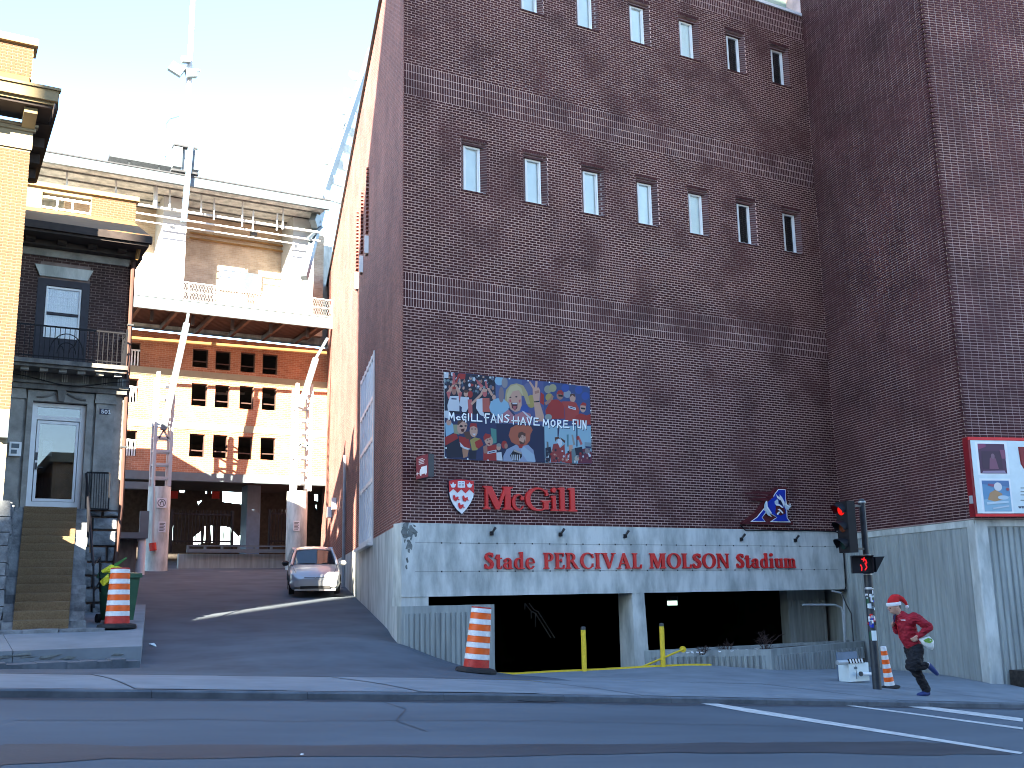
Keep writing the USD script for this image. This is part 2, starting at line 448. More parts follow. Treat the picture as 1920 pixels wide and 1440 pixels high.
def lettering(text, h, o, u, w, depth, n, bold=False):
    """small plain lettering on a plane, reading along u"""
    m = meshkit.text_mesh(text, h, depth=depth, bold=bold)
    p = np.asarray(m.vertices)
    return MB().add(np.asarray(o) + p[:, :1] * np.asarray(u, float) + p[:, 1:2] * np.asarray(w, float) + p[:, 2:] * np.asarray(n, float), m.faces)


# ------------------------------------------------------------ the lie of the land
YK = 12.7                                  # the kerb
YF = 21.45                                 # the plane of the gym's street front
EX = np.array([0.2823, 0.9593, 0.0])       # along the gym's alley side, going back
NX = np.array([-0.9593, 0.2823, 0.0])      # out of that side, towards the alley
RX = np.array([0.9593, -0.2823, 0.0])      # along the tower's front
CORNER = np.array([9.26, YF, 0.0])
INNER = np.array([22.684, YF, 0.0])
TOWER = np.array([21.05, 15.9, 0.0])


def zk(x):
    x = np.clip(np.asarray(x, float), -60, 70)
    return np.where(x < 7.07, 1.136 - 0.0677 * (x - 0.88), 0.717 - 0.074 * (x - 7.07))


_c = []
for x in np.arange(-14, 41, 3.0):
    _c += [(x, YK, float(zk(x))), (x, YK + 1.2, float(zk(x)) + 0.02)]
_c += [(9.2, 21.2, 1.0), (9.9, 21.3, 0.74), (10.75, 21.3, 0.42), (11.5, 21.2, 0.27), (12.5, 21.0, 0.275), (14.0, 20.6, 0.285), (16.4, 20.0, 0.30),
       (17.95, 19.5, 0.15), (20.2, 20.1, 0.03), (22.3, 20.9, -0.03), (21.05, 15.9, -0.12), (24, 15.0, -0.30), (27, 14.3, -0.52), (30, 14, -0.8), (21.6, 18.2, -0.03),
       (3.6, 19.9, 0.917), (1, 19.9, 1.0), (-4, 19.9, 1.3), (-10, 20, 1.6), (5, 24, 1.22), (3, 24, 1.2), (0, 24, 1.25), (-6, 24, 1.6), (8.0, 24, 1.24), (10, 24, 1.24),
       (6.5, 17.0, 0.76), (9, 17.5, 0.60), (12, 17, 0.40)]
for y in (28, 32, 36, 41, 46, 52, 58, 66):
    for x in (1, 5, 9, 13, 17):
        _c.append((x, float(y), 1.04 + 0.0813 * (y - 21.45)))
_c = np.array(_c)
_rbf = RBFInterpolator(_c[:, :2], _c[:, 2], kernel='thin_plate_spline', smoothing=0.002)


def zroad(x, y):
    y = np.asarray(y, float)
    d = np.clip(YK - y, 0, 30)
    return zk(x) - 0.085 - 0.034 * d


def zg(x, y):
    x, y = np.broadcast_arrays(np.asarray(x, float), np.asarray(y, float))
    flat = np.stack([x.ravel(), y.ravel()], 1)
    out = _rbf(np.clip(flat, [-13, 12], [39, 66])).reshape(x.shape)
    return np.where(y < YK, zroad(x, y), out)


def ground_at(px, py, f=None, far=70.0):
    """the point of the ground that a measured picture point shows"""
    r = ray(px, py)
    ts = np.linspace(6, far, 900)
    p = EYE + ts[:, None] * r
    d = p[:, 2] - (f or zg)(p[:, 0], p[:, 1])
    k = int(np.argmax(d < 0))
    a = d[k - 1] / (d[k - 1] - d[k])
    return EYE + r * (ts[k - 1] + a * (ts[k] - ts[k - 1]))


def sheet(poly, cell, f, lift=0.0):
    """a ground sheet: the outline cut into cells that follow the land"""
    mb = MB()
    x0, y0, x1, y1 = poly.bounds
    shapely.prepare(poly)
    cells = []
    for x in np.arange(x0, x1, cell):
        for y in np.arange(y0, y1, cell):
            c = sbox(x, y, min(x + cell, x1), min(y + cell, y1))
            if poly.covers(c):
                cells.append(np.array([(x, y), (min(x + cell, x1), y), (min(x + cell, x1), min(y + cell, y1)), (x, min(y + cell, y1))]))
            elif poly.intersects(c):
                g = poly.intersection(c)
                for q in getattr(g, 'geoms', [g]):
                    if q.geom_type == 'Polygon' and q.area > 1e-6:
                        v, fc = trimesh.creation.triangulate_polygon(q, engine='earcut')
                        v = np.asarray(v)
                        mb.add(np.column_stack([v, f(v[:, 0], v[:, 1]) + lift]), fc)
    if cells:
        q = np.array(cells)
        z = f(q[..., 0], q[..., 1]) + lift
        mb.add(np.concatenate([q, z[..., None]], -1).reshape(-1, 3), np.arange(len(q) * 4).reshape(-1, 4))
    v, fc = mb.arrays()
    m = trimesh.Trimesh(v, fc, process=False)
    m.merge_vertices(digits_vertex=4)
    return MB().add(m.vertices, m.faces)

# ------------------------------------------------------------ ground, road, pavement
ter = MB()
gx, gy = np.meshgrid(np.concatenate([np.linspace(-500, -60, 12), np.linspace(-50, 80, 40), np.linspace(95, 500, 12)]),
                     np.concatenate([np.linspace(-420, -40, 10), np.linspace(-30, 70, 34), np.linspace(85, 520, 12)]), indexing='ij')
gz = zg(gx, gy) - 0.35 - np.where(gy < -8, 0.0, 0.0)
gz = np.where((gy > 13) & (gx > 8), np.minimum(gz, -2.6), gz)
gz = np.where(gy > 64, 0.5 + 0.05 * (gy - 64), gz)
gz = np.where((gy > 12) & (gx > 24), np.minimum(gz, zk(gx) - 0.5), gz)
idx = np.arange(gx.size).reshape(gx.shape)
ter.add(np.stack([gx, gy, gz], -1).reshape(-1, 3), np.stack([idx[:-1, :-1], idx[1:, :-1], idx[1:, 1:], idx[:-1, 1:]], -1).reshape(-1, 4))
obj('ground', ter, 'soil', kind='structure', label='bare earth that carries the street and the buildings', cat='ground')

obj('road', sheet(sbox(-70, -9.0, 90, YK - 0.15), 2.0, zroad), 'asphalt', kind='structure', label='grey asphalt street across the foreground, worn in long streaks', cat='road')
# tarry worn strip along the middle of the street
e_up = [(-10, 1.2), (-4, 1.15)] + [tuple(ground_at(x, y, zroad)[:2]) for x, y in [(10, 1396), (240, 1398), (480, 1397), (700, 1399), (900, 1396), (1200, 1396), (1500, 1392), (1700, 1390), (1880, 1402)]]
e_dn = [tuple(ground_at(x, y, zroad)[:2]) for x, y in [(1890, 1414), (1700, 1416), (1500, 1412), (1200, 1413), (900, 1420), (640, 1418), (400, 1424), (200, 1424), (10, 1436)]] + [(-4, -0.2), (-10, -0.3)]
def _wob(pts):
    out = []
    for (a, b) in zip(pts[:-1], pts[1:]):
        n = max(2, int(math.dist(a, b) / 0.35))
        for k in range(n):
            t = k / n
            out.append((a[0] + (b[0] - a[0]) * t, a[1] + (b[1] - a[1]) * t + rng.normal(0, 0.035)))
    return out + [pts[-1]]
strip = Polygon(_wob(e_up) + _wob(e_dn)).buffer(0)
obj('tar_patch', sheet(strip, 1.0, zroad, 0.004), 'wet_tar', kind='structure', label='dark tarry repair strip running along the street', cat='road patch')

def quad_on_road(pxs, lift=0.005):
    p = [ground_at(x, y, zroad) for x, y in pxs]
    return Polygon([q[:2] for q in p]).buffer(0)
for i, (pxs, lab) in enumerate([
        ([(1187, 1302.2), (1194, 1302.4), (1918, 1411.5), (1914, 1415), (1560, 1360.3), (1400, 1335.8)], 'thin white crosswalk line farthest left, crossing the whole street'),
        ([(1442, 1309.5), (1452, 1309.5), (1700, 1336), (1918, 1365), (1918, 1368.5), (1700, 1338.6)], 'thin white crosswalk line, middle of the three'),
        ([(1570, 1312.2), (1600, 1312.2), (1740, 1325), (1918, 1347.5), (1918, 1354), (1740, 1331), (1650, 1319)], 'wide white stop line in front of the running person')]):
    obj('road_marking', sheet(quad_on_road(pxs), 0.7, zroad, 0.006), 'road_paint', kind='structure', label=lab, cat='road marking')
mh = ground_at(988, 1311.5, zroad)
man = thing('manhole_cover', 'dark round iron manhole cover in the street by the kerb', 'manhole cover', (mh[0], mh[1], mh[2]))
a_ = np.arctan(-0.074)
ring = [(mh[0] + 0.40 * math.cos(t), mh[1] + 0.40 * math.sin(t)) for t in np.linspace(0, 2 * pi, 28)[:-1]]
obj('iron_ring', sheet(Polygon(ring, [[(mh[0] + 0.33 * math.cos(t), mh[1] + 0.33 * math.sin(t)) for t in np.linspace(0, 2 * pi, 28)[:-1]]]), 0.3, zroad, 0.012), 'dark_metal', man)
obj('lid', sheet(Polygon([(mh[0] + 0.325 * math.cos(t), mh[1] + 0.325 * math.sin(t)) for t in np.linspace(0, 2 * pi, 28)[:-1]]), 0.12, zroad, 0.008), 'black_metal', man)

gut = Polygon(_wob([(-30, YK - 0.36), (60, YK - 0.36)]) + [(60, YK - 0.155), (-30, YK - 0.155)]).buffer(0)
obj('gutter', sheet(gut, 1.0, zroad, 0.003), 'wet_tar', kind='structure', label='dark gritty gutter line at the foot of the kerb', cat='gutter')
for pts, lab in (([(556, 1261), (640, 1264), (740, 1262), (806, 1268), (880, 1267)], 'dark crack where the alley asphalt meets the pavement'), ([(30, 1352), (300, 1349), (620, 1353), (900, 1351), (1250, 1357), (1500, 1362)], 'long thin crack along the street'), ([(700, 1306), (760, 1330), (742, 1352), (800, 1372)], 'short branching crack in the street below the barrel')):
    q = [ground_at(x, y)[:2] for x, y in pts]
    line = LineString(_wob([tuple(p) for p in q]))
    obj('crack', sheet(line.buffer(0.008), 1.0, zg if pts[0][1] < 1300 else zroad, 0.005), 'wet_tar', kind='structure', label=lab, cat='crack')

# kerb: concrete lengths, dropped a little before the driveway
kx = np.arange(-30, 60, 1.8)
kerb = thing('kerb', 'low concrete kerb along the far side of the street', 'kerb', (0, YK, 0), kind='structure')
for i, x in enumerate(kx):
    mb = MB()
    n = 3
    xs = np.linspace(x + 0.003, x + 1.797, n)
    drop = 0.0 * xs + 0.004
    zt = zk(xs) - drop
    prof = [(-0.16, -0.35), (-0.155, -0.02), (-0.13, 0.0), (0.0, 0.0), (0.0, -0.35)]
    v = np.array([[(xx, YK + a, zz + b) for a, b in prof] for xx, zz in zip(xs, zt)]).reshape(-1, 3)
    f = [(k * 5 + j, k * 5 + (j + 1) % 5, (k + 1) * 5 + (j + 1) % 5, (k + 1) * 5 + j) for k in range(n - 1) for j in range(5)]
    mb.add(v, f)
    mb.add(v[:5], [(0, 1, 2), (0, 2, 3), (0, 3, 4)]).add(v[-5:], [(0, 1, 2), (0, 2, 3), (0, 3, 4)])
    obj('kerb_stone', mb, 'kerb_concrete', kerb)

# pavement slabs
YW = 16.1
walk = thing('sidewalk', 'pale concrete pavement slabs between the kerb and the driveway', 'sidewalk', (0, YK, 0), kind='structure')
obj('slab_bed', sheet(sbox(-14, YK, 40, YW), 1.5, zg, -0.03), 'kerb_concrete', walk)
sx = -13.5
while sx < 38:
    w_ = 1.75
    obj('slab', sheet(sbox(sx + 0.006, YK + 0.006, sx + w_ - 0.006, YW - 0.006), 0.6, zg, float(rng.normal(0, 0.003))), 'walk_concrete', walk)
    sx += w_
# concrete apron before the garage, right of the alley
TH0, TH1 = np.array([11.45, 21.25]), np.array([16.5, 19.95])        # the yellow garage edge
PL0, PL1, PL2 = np.array([15.65, 21.42]), np.array([17.95, 19.5]), np.array([22.45, 20.75])
apron = Polygon([(10.2, YW), (TH0[0], TH0[1]), tuple(TH1), tuple(PL1), tuple(PL2), (21.2, 16.3), (21.15, YW)])
obj('apron', sheet(apron, 0.8, zg), 'walk_concrete', kind='structure', label='concrete apron in front of the garage opening', cat='pavement')
right_walk = Polygon([(21.0, YW), (21.1, 15.9), (36, 11.6), (36, YW)])
alley = Polygon([(-1.0, YW), (10.2, YW), (TH0[0] + 0.02, TH0[1]), (11.3, YF), (9.3, YF), (9.26 + 0.2943 * 45, YF + 45), (-1.0, YF + 45)])
obj('alley', sheet(alley, 1.0, zg), 'alley_asphalt', kind='structure', label='asphalt alley rising between the old house and the brick gym', cat='alley')
# a few scraps of litter on the asphalt
for i, (px, py, s, m_, lab) in enumerate([(832, 1224, 0.07, 'logo_blue', 'crumpled blue wrapper at the foot of the low ribbed wall'), (818, 1222, 0.05, 'roof_tan', 'small brown paper scrap beside the blue wrapper'),
                                         (288, 1212, 0.09, 'sheet_white', 'white paper scrap on the alley beside the raised platform'), (566, 1416, 0.018, 'frame_white', 'tiny white scrap lying on the dark street strip'),
                                         (748, 1158, 0.06, 'sheet_white', 'small white scrap near the gym corner')]):
    p = ground_at(px, py)
    pts = p + rng.normal(0, 1, (14, 3)) * s * np.array([0.7, 0.5, 0.25]) + np.array([0, 0, s * 0.35])
    pts[:, 2] = np.maximum(pts[:, 2], p[2] - 0.004)
    obj('litter', MB().hull(pts), m_, label=lab, cat='litter')
wc = ground_at(430, 1072)
obj('drain_cover', sheet(Polygon([(wc[0] + 0.5 * math.cos(t), wc[1] + 0.5 * math.sin(t)) for t in np.linspace(0, 2 * pi, 20)[:-1]]), 0.3, zg, 0.006), 'kerb_concrete', label='pale round drain cover in the alley before the barrier', cat='drain cover')


# ------------------------------------------------------------ brickwork
def brick_boxes(r, o, u, n, proud=0.006, back=0.03, cham=0.0):
    """r: rows (u0, u1, z0, z1); every brick a box of its own standing proud of the mortar"""
    r = np.asarray(r, float)
    j = rng.uniform(-0.0015, 0.0022, len(r))
    U = np.stack([r[:, 0], r[:, 1], r[:, 1], r[:, 0]], 1)
    Z = np.stack([r[:, 2], r[:, 2], r[:, 3], r[:, 3]], 1)
    o, u, n = (np.asarray(q, float) for q in (o, u, n))
    base = o + U[..., None] * u + Z[..., None] * np.array([0, 0, 1.0])
    front = base + n * (proud + j)[:, None, None]
    rear = base - n * back
    v = np.concatenate([front, rear], 1).reshape(-1, 3)
    q = np.array([(0, 1, 2, 3), (0, 4, 5, 1), (1, 5, 6, 2), (2, 6, 7, 3), (3, 7, 4, 0)])
    f = (q[None] + 8 * np.arange(len(r))[:, None, None]).reshape(-1, 4)
    f = np.vstack([f[:, [0, 1, 2]], f[:, [0, 2, 3]]])
    return v, f


def courses(z0, rows, pitch, L, bl=0.186, joint=0.014, holes=(), stack=False, phase=0.0):
    out = []
    for k in range(rows):
        za, zb = z0 + k * pitch + joint / 2, z0 + (k + 1) * pitch - joint / 2
        off = phase + (0.0 if stack or k % 2 == 0 else (bl + joint) / 2)
        n = int(math.ceil((L + bl) / (bl + joint))) + 1
        for i in range(-1, n):
            a = i * (bl + joint) + off + joint / 2
            b = a + bl
            a, b = max(a, 0.0), min(b, L)
            if b - a < 0.02:
                continue
            seg = [(a, b)]
            for (h0, h1, g0, g1) in holes:
                if zb <= g0 or za >= g1:
                    continue
                nxt = []
                for (s, t) in seg:
                    if t <= h0 or s >= h1:
                        nxt.append((s, t))
                    else:
                        if h0 - s > 0.02:
                            nxt.append((s, h0))
                        if t - h1 > 0.02:
                            nxt.append((h1, t))
                seg = nxt
            out += [(s, t, za, zb) for s, t in seg]
    return out


def soldiers(z0, rows, pitch, L, bw=0.051, joint=0.016):
    out = []
    for k in range(rows):
        za, zb = z0 + k * pitch + joint / 2, z0 + (k + 1) * pitch - joint / 2
        n = int(L / (bw + joint))
        s = L / n
        out += [(i * s + joint / 2, (i + 1) * s - joint / 2, za, zb) for i in range(n)]
    return out


def lay(parent, rects, o, u, n, material, singles=300, proud=0.006):
    """the 300 bricks that show largest are parts, the rest one part"""
    r = np.asarray(rects, float)
    c = np.asarray(o, float) + ((r[:, 0] + r[:, 1]) / 2)[:, None] * np.asarray(u, float) + ((r[:, 2] + r[:, 3]) / 2)[:, None] * np.array([0, 0, 1.0])
    d = np.linalg.norm(c - EYE, axis=1)
    area = (r[:, 1] - r[:, 0]) * (r[:, 3] - r[:, 2]) / d ** 2
    rel = c - EYE
    sx_ = rel @ CR / (rel @ _f) * FPX + 960
    area = np.where((sx_ > 2) & (sx_ < 1918), area, 0)
    order = np.argsort(-area)
    for k in order[:singles]:
        obj('brick', brick_boxes(r[k:k + 1], o, u, n, proud), material, parent)
    return obj('brickwork', brick_boxes(r[order[singles:]], o, u, n, proud), material, parent, kind='stuff')


def ribs(o, u, n, L, z0, z1, pitch=0.17, deep=0.035, groove=0.055, flat0=0.0, flat1=0.0, zfun=None):
    """board-marked ribbed concrete face: upright ribs with grooves between them"""
    mb = MB()
    o, u, n = (np.asarray(q, float) for q in (o, u, n))
    k = max(1, int((L - flat0 - flat1) / pitch))
    p = (L - flat0 - flat1) / k
    for i in range(k):
        a, b = flat0 + i * p + groove / 2, flat0 + (i + 1) * p - groove / 2
        j = float(rng.normal(0, 0.004))
        sect = [(a - 0.012, 0.0), (a + 0.006, deep + j), (b - 0.006, deep + j), (b + 0.012, 0.0)]
        zt = z1 - 0.02 + float(rng.normal(0, 0.008))
        low = [o + u * s + n * t + np.array([0, 0, z0]) for s, t in sect]
        top = [o + u * s + n * t + np.array([0, 0, zt]) for s, t in sect]
        mb.add(low + top, [(0, 1, 5, 4), (1, 2, 6, 5), (2, 3, 7, 6), (4, 5, 6, 7)])
    return mb


# ------------------------------------------------------------ the brick gym
gym = thing('brick_gym_building', 'tall dark red brick gym with narrow windows above a concrete garage opening', 'building', (16, YF, 0))
ZC, ZB, ZTOP = 3.60, 1.995, 19.5
LF = INNER[0] - CORNER[0]
wins = []
for (za, zb, n0, n1) in ((11.68, 12.87, 0, 7), (16.98, 18.13, 0, 7)):
    for i in range(n0, n1):
        xl = 1.0093 * (10.805 + 1.732 * i)
        wins.append((xl, xl + 0.46, za, zb))
openings = [(a - 0.13, b + 0.13, c - 0.075, d + 0.105) for a, b, c, d in wins]
plan = sbox(CORNER[0], ZB, INNER[0] + 0.3, ZTOP).difference(unary_union([sbox(a, c, b, d) for a, b, c, d in openings]))
w = MB().prism(plan, 0.3, (0, YF + 0.3, 0), (1, 0, 0), (0, 0, 1), (0, -1, 0))
v, f = w.arrays()
v[(v[:, 0] < CORNER[0] + 0.01) & (v[:, 1] > YF + 0.1), 0] += 0.088
obj('wall', (v, f), 'mortar', gym)
A2 = CORNER + EX * 0.312
body = Polygon([tuple(A2[:2]), (INNER[0] + 0.35, A2[1]), tuple((INNER + EX * 38 + np.array([0.3, 0, 0]))[:2]), tuple((CORNER + EX * 38)[:2])])
brick_tex('side_brick', (0.13, 0.045, 0.040), (0.25, 0.08, 0.06), (0.40, 0.28, 0.25), EX)
obj('inner_wall', MB().prism(body, ZTOP - ZC - 0.02, (0, 0, ZC + 0.01), (1, 0, 0), (0, 1, 0), (0, 0, 1)), 'side_brick', gym)
rects = []
hol = [(a - CORNER[0], b - CORNER[0], c, d) for a, b, c, d in openings]
for args in ((ZC, 74, (8.55 - ZC) / 74), (9.37, 66, (13.82 - 9.37) / 66), (14.62, 61, (18.69 - 14.62) / 61)):
    rects += courses(args[0], args[1], args[2], LF - 0.01, holes=hol)
for z0, z1 in ((8.55, 9.37), (13.82, 14.62), (18.69, ZTOP)):
    rects += soldiers(z0, 4, (z1 - z0) / 4, LF - 0.01)
lay(gym, rects, (CORNER[0], YF, 0), (1, 0, 0), (0, -1, 0), 'gym_brick')

for k, ((a, b, c, d), (oa, ob, oc, od)) in enumerate(zip(wins, openings)):
    yw = YF + 0.14
    rv = MB()
    rv.quad((oa, YF + 0.004, oc), (a, yw, oc), (a, yw, od), (oa, YF + 0.004, od))
    rv.quad((ob, YF + 0.004, oc), (b, yw, oc), (b, yw, od), (ob, YF + 0.004, od))
    rv.box(oa + 0.002, ob - 0.002, YF + 0.06, YF + 0.29, d, od - 0.002)
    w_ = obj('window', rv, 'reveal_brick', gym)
    fr = MB()
    t = 0.045
    fr.box(a + 0.002, a + t, yw - 0.02, yw + 0.05, c, d).box(b - t, b - 0.002, yw - 0.02, yw + 0.05, c, d)
    fr.box(a + t, b - t, yw - 0.02, yw + 0.05, d - t, d).box(a + t, b - t, yw - 0.02, yw + 0.05, c, c + t)
    obj('frame', fr, 'frame_white', w_)
    fr2 = MB()
    fr2.box(a + t + 0.004, a + t + 0.028, yw - 0.006, yw + 0.03, c + t, d - t).box(b - t - 0.028, b - t - 0.004, yw - 0.006, yw + 0.03, c + t, d - t)
    obj('sash', fr2, 'frame_white', w_)
    obj('pane', MB().quad((a + t, yw + 0.035, c + t), (b - t, yw + 0.035, c + t), (b - t, yw + 0.035, d - t), (a + t, yw + 0.035, d - t)), 'window_glass', w_)
    if k not in (5, 6, 12, 13):
        obj('blind', MB().box(a + t, b - t, yw + 0.055, yw + 0.06, c + t + (0.0 if k % 3 else 0.02), d - t), 'blind', w_)
    else:
        obj('dark_interior', MB().box(a + t, b - t, yw + 0.065, yw + 0.07, c + t, d - t), 'dark_room', w_)
    obj('sill_flashing', MB().box(a - 0.005, b + 0.10, YF + 0.02, yw + 0.03, c - 0.028, c - 0.002), 'frame_white', w_)
    n = 11
    s = (ob - oa + 0.03) / n
    r_ = [(oa - 0.015 + i * s + 0.004 - CORNER[0], oa - 0.015 + (i + 1) * s - 0.004 - CORNER[0], oc + 0.002, oc + 0.045) for i in range(n)]
    obj('brick_sill', brick_boxes(r_, (CORNER[0], YF, 0), (1, 0, 0), (0, -1, 0), 0.03, 0.1), 'gym_brick', w_)
    r_ = [(q[0], q[1], od + 0.002, od + 0.085) for q in r_]
    obj('brick_lintel', brick_boxes(r_, (CORNER[0], YF, 0), (1, 0, 0), (0, -1, 0), 0.008, 0.1), 'gym_brick', w_)

obj('corner_return', MB().obox(CORNER + EX * 0.157 + np.array([0, 0, (ZC + ZTOP) / 2]), EX, NX, (0, 0, 1), 0.157, 0.006, (ZTOP - ZC) / 2 - 0.002), 'side_brick', gym)
# coping and the pale green roof-top panel
obj('coping', MB().box(CORNER[0] - 0.04, INNER[0], YF - 0.05, YF + 0.4, ZTOP + 0.002, ZTOP + 0.09), 'frame_white', gym)
obj('roof', MB().prism(body.buffer(-0.05), 0.3, (0, 0, ZTOP - 0.2), (1, 0, 0), (0, 1, 0), (0, 0, 1)), 'dark_metal', gym)
cs = CORNER + EX * 0.3
obj('side_coping', MB().obox(CORNER + EX * 19.2 + np.array([0, 0, ZTOP + 0.07]), EX, NX, (0, 0, 1), 18.7, 0.09, 0.06), 'dark_metal', gym)
pan = MB().box(12.0, INNER[0] + 0.5, 22.3, 22.5, 19.75, 20.7)
obj('roof_panel', pan, 'green_panel', gym, label='pale green metal panel along the roof edge')
obj('roof_panel_trim', MB().box(12.0, INNER[0] + 0.5, 22.22, 22.52, 20.702, 20.8), 'frame_white', gym)

# concrete beam over the garage, corner pier, pillar, low ribbed wall
obj('concrete_beam', MB().box(CORNER[0] - 0.03, INNER[0] - 0.02, YF - 0.03, YF + 0.42, ZB, ZC), 'concrete', gym)
obj('form_joint', MB().box(CORNER[0] + 0.3, INNER[0] - 0.3, YF - 0.034, YF - 0.02, 3.165, 3.172).box(CORNER[0] + 0.3, INNER[0] - 0.3, YF - 0.034, YF - 0.02, 2.535, 2.542), 'stain_concrete', gym)
th = MB()
for z in (3.168, 2.538):
    for x in np.arange(10.2, 22.4, 0.47):
        th.obox((x, YF - 0.032, z), (1, 0, 0), (0, 0, 1), (0, 1, 0), 0.016, 0.016, 0.006)
obj('tie_hole', th, 'dark_metal', gym, kind='stuff')
sp_ = MB()
for k in range(34):      # spalled patches at the corner
    p = np.array([CORNER[0] + 0.02 + abs(rng.normal(0, 0.13)), YF - 0.031, ZC - abs(rng.normal(0, 0.35))])
    r0 = rng.uniform(0.012, 0.05)
    sp_.hull(p + rng.normal(0, 1, (10, 3)) * np.array([r0, 0.006, r0 * 1.4]))
obj('spalled_patch', sp_, 'stain_concrete', gym, kind='stuff')
obj('corner_pier', MB().box(CORNER[0] - 0.02, 9.887, YF - 0.015, YF + 0.5, 1.80, ZB - 0.002), 'concrete', gym)
obj('low_wall', MB().box(CORNER[0] - 0.02, 11.52, YF - 0.02, YF + 0.22, -0.4, 1.80), 'rib_concrete', gym)
obj('low_wall_ribs', ribs((CORNER[0], YF - 0.021, 0), (1, 0, 0), (0, -1, 0), 11.52 - CORNER[0], -0.3, 1.66, 0.125, 0.03, 0.045, 0.02, 0.36), 'rib_concrete', gym)
obj('pillar', MB().prism(Polygon([(15.36, -1.2), (15.86, -1.2), (15.72, ZB), (15.36, ZB)]), 0.6, (0, YF + 0.58, 0), (1, 0, 0), (0, 0, 1), (0, -1, 0)), 'concrete', gym)
# alley side: concrete base, brickwork is on the wall itself
sb_ = MB().obox(CORNER + EX * 18.7 + np.array([0, 0, 1.0]), EX, NX, (0, 0, 1), 18.7, 0.015, ZC - 1.0)
obj('side_base', sb_, 'concrete', gym)
for s_, zz in ((1.9, 2.35), (6.0, 2.5)):
    pass
# tall window on the alley side
sw0, sw1, wz0, wz1 = 6.75, 11.15, 3.62, 8.95
w_ = obj('tall_window', MB().obox(CORNER + EX * (sw0 + sw1) / 2 + np.array([0, 0, (wz0 + wz1) / 2]) + NX * 0.004, EX, (0, 0, 1), NX, (sw1 - sw0) / 2, (wz1 - wz0) / 2, 0.004), 'window_glass', gym)
obj('curtain', MB().obox(CORNER + EX * (sw0 + sw1) / 2 + np.array([0, 0, (wz0 + wz1) / 2]) - NX * 0.0, EX, (0, 0, 1), NX, (sw1 - sw0) / 2, (wz1 - wz0) / 2, 0.003), 'dark_room', w_)  # flat near-black backing right behind the glass, not cloth
for i in range(7):
    s_ = sw0 + (sw1 - sw0) * i / 6
    obj('mullion', MB().obox(CORNER + EX * s_ + np.array([0, 0, (wz0 + wz1) / 2]) + NX * 0.012, EX, (0, 0, 1), NX, 0.09 if i in (0, 6) else 0.05, (wz1 - wz0) / 2 + 0.1, 0.025), 'frame_white', w_)
for z in (wz0, 5.3, 6.5, 7.7, wz1):
    obj('transom', MB().obox(CORNER + EX * (sw0 + sw1) / 2 + np.array([0, 0, z]) + NX * 0.012, EX, (0, 0, 1), NX, (sw1 - sw0) / 2, 0.06, 0.02), 'frame_white', w_)
obj('window_sill', MB().obox(CORNER + EX * (sw0 + sw1) / 2 + np.array([0, 0, wz0 - 0.14]) + NX * 0.08, EX, (0, 0, 1), NX, (sw1 - sw0) / 2 + 0.15, 0.05, 0.1), 'frame_white', w_)
for s_ in (9.3, 11.35, 13.3):
    v_ = obj('wall_vent', MB().obox(CORNER + EX * s_ + np.array([0, 0, 13.1]) + NX * 0.03, EX, (0, 0, 1), NX, 0.17, 0.27, 0.05), 'dark_metal', gym)
    obj('vent_rim', MB().obox(CORNER + EX * (s_ - 0.19) + np.array([0, 0, 13.1]) + NX * 0.05, EX, (0, 0, 1), NX, 0.03, 0.29, 0.08), 'frame_white', v_)
    tooth = MB()
    for k in range(17):
        tooth.obox(CORNER + EX * s_ + np.array([0, 0, 13.6 + k * 0.135]) + NX * 0.04, EX, (0, 0, 1), NX, 0.16 * (1 - k / 26), 0.033, 0.04)
    obj('brick_teeth', tooth, 'side_brick', v_)
for (px, py) in [(655, 468), (648, 490), (640, 515), (634, 540), (627, 567), (622, 588), (661, 565), (660, 498), (628, 415), (634, 395), (640, 372), (647, 345), (653, 322)]:
    p = on(px, py, -NX, -NX @ CORNER)
    obj('weep_slot', MB().obox(p + NX * 0.003, EX, (0, 0, 1), NX, 0.11, 0.27 if py > 460 else 0.18, 0.004), 'dark_metal', gym)
for s_, z_ in ((24.0, 6.1), (27.5, 6.0)):
    obj('wall_lamp', MB().obox(CORNER + EX * s_ + np.array([0, 0, z_]) + NX * 0.12, EX, (0, 0, 1), NX, 0.2, 0.25, 0.1), 'frame_white', gym)
dp = CORNER + EX * 17.5 + NX * 0.09
obj('downpipe', MB().tube([dp + np.array([0, 0, 2.4]), dp + np.array([0, 0, 7.4])], 0.06), 'galvanised', gym)

# garage inside: ramp, dark walls, ceiling
rampz = -1.6
rp = MB()
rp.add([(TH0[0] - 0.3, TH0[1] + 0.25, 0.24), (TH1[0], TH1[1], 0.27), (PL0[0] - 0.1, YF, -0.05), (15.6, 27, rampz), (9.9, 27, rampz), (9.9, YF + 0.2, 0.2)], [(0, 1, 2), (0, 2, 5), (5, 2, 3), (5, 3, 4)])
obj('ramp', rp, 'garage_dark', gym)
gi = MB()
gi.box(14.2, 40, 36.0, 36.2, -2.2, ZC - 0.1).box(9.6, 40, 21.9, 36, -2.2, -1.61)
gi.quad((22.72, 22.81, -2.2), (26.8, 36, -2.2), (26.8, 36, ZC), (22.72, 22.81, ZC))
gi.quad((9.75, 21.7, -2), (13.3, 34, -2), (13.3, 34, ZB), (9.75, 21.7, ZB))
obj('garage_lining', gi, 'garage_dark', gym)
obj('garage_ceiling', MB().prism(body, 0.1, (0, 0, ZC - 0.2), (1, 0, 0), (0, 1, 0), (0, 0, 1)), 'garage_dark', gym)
wp = at(1513, 1160, 22.6)
obj('garage_side_wall', MB().box(21.45, 22.9, 22.5, 22.8, -0.6, ZB), 'rib_concrete', gym)
obj('garage_side_ribs', ribs((21.45, 22.499, 0), (1, 0, 0), (0, -1, 0), 1.45, -0.5, 1.75, 0.115, 0.02, 0.03), 'rib_concrete', gym)
rl = MB()
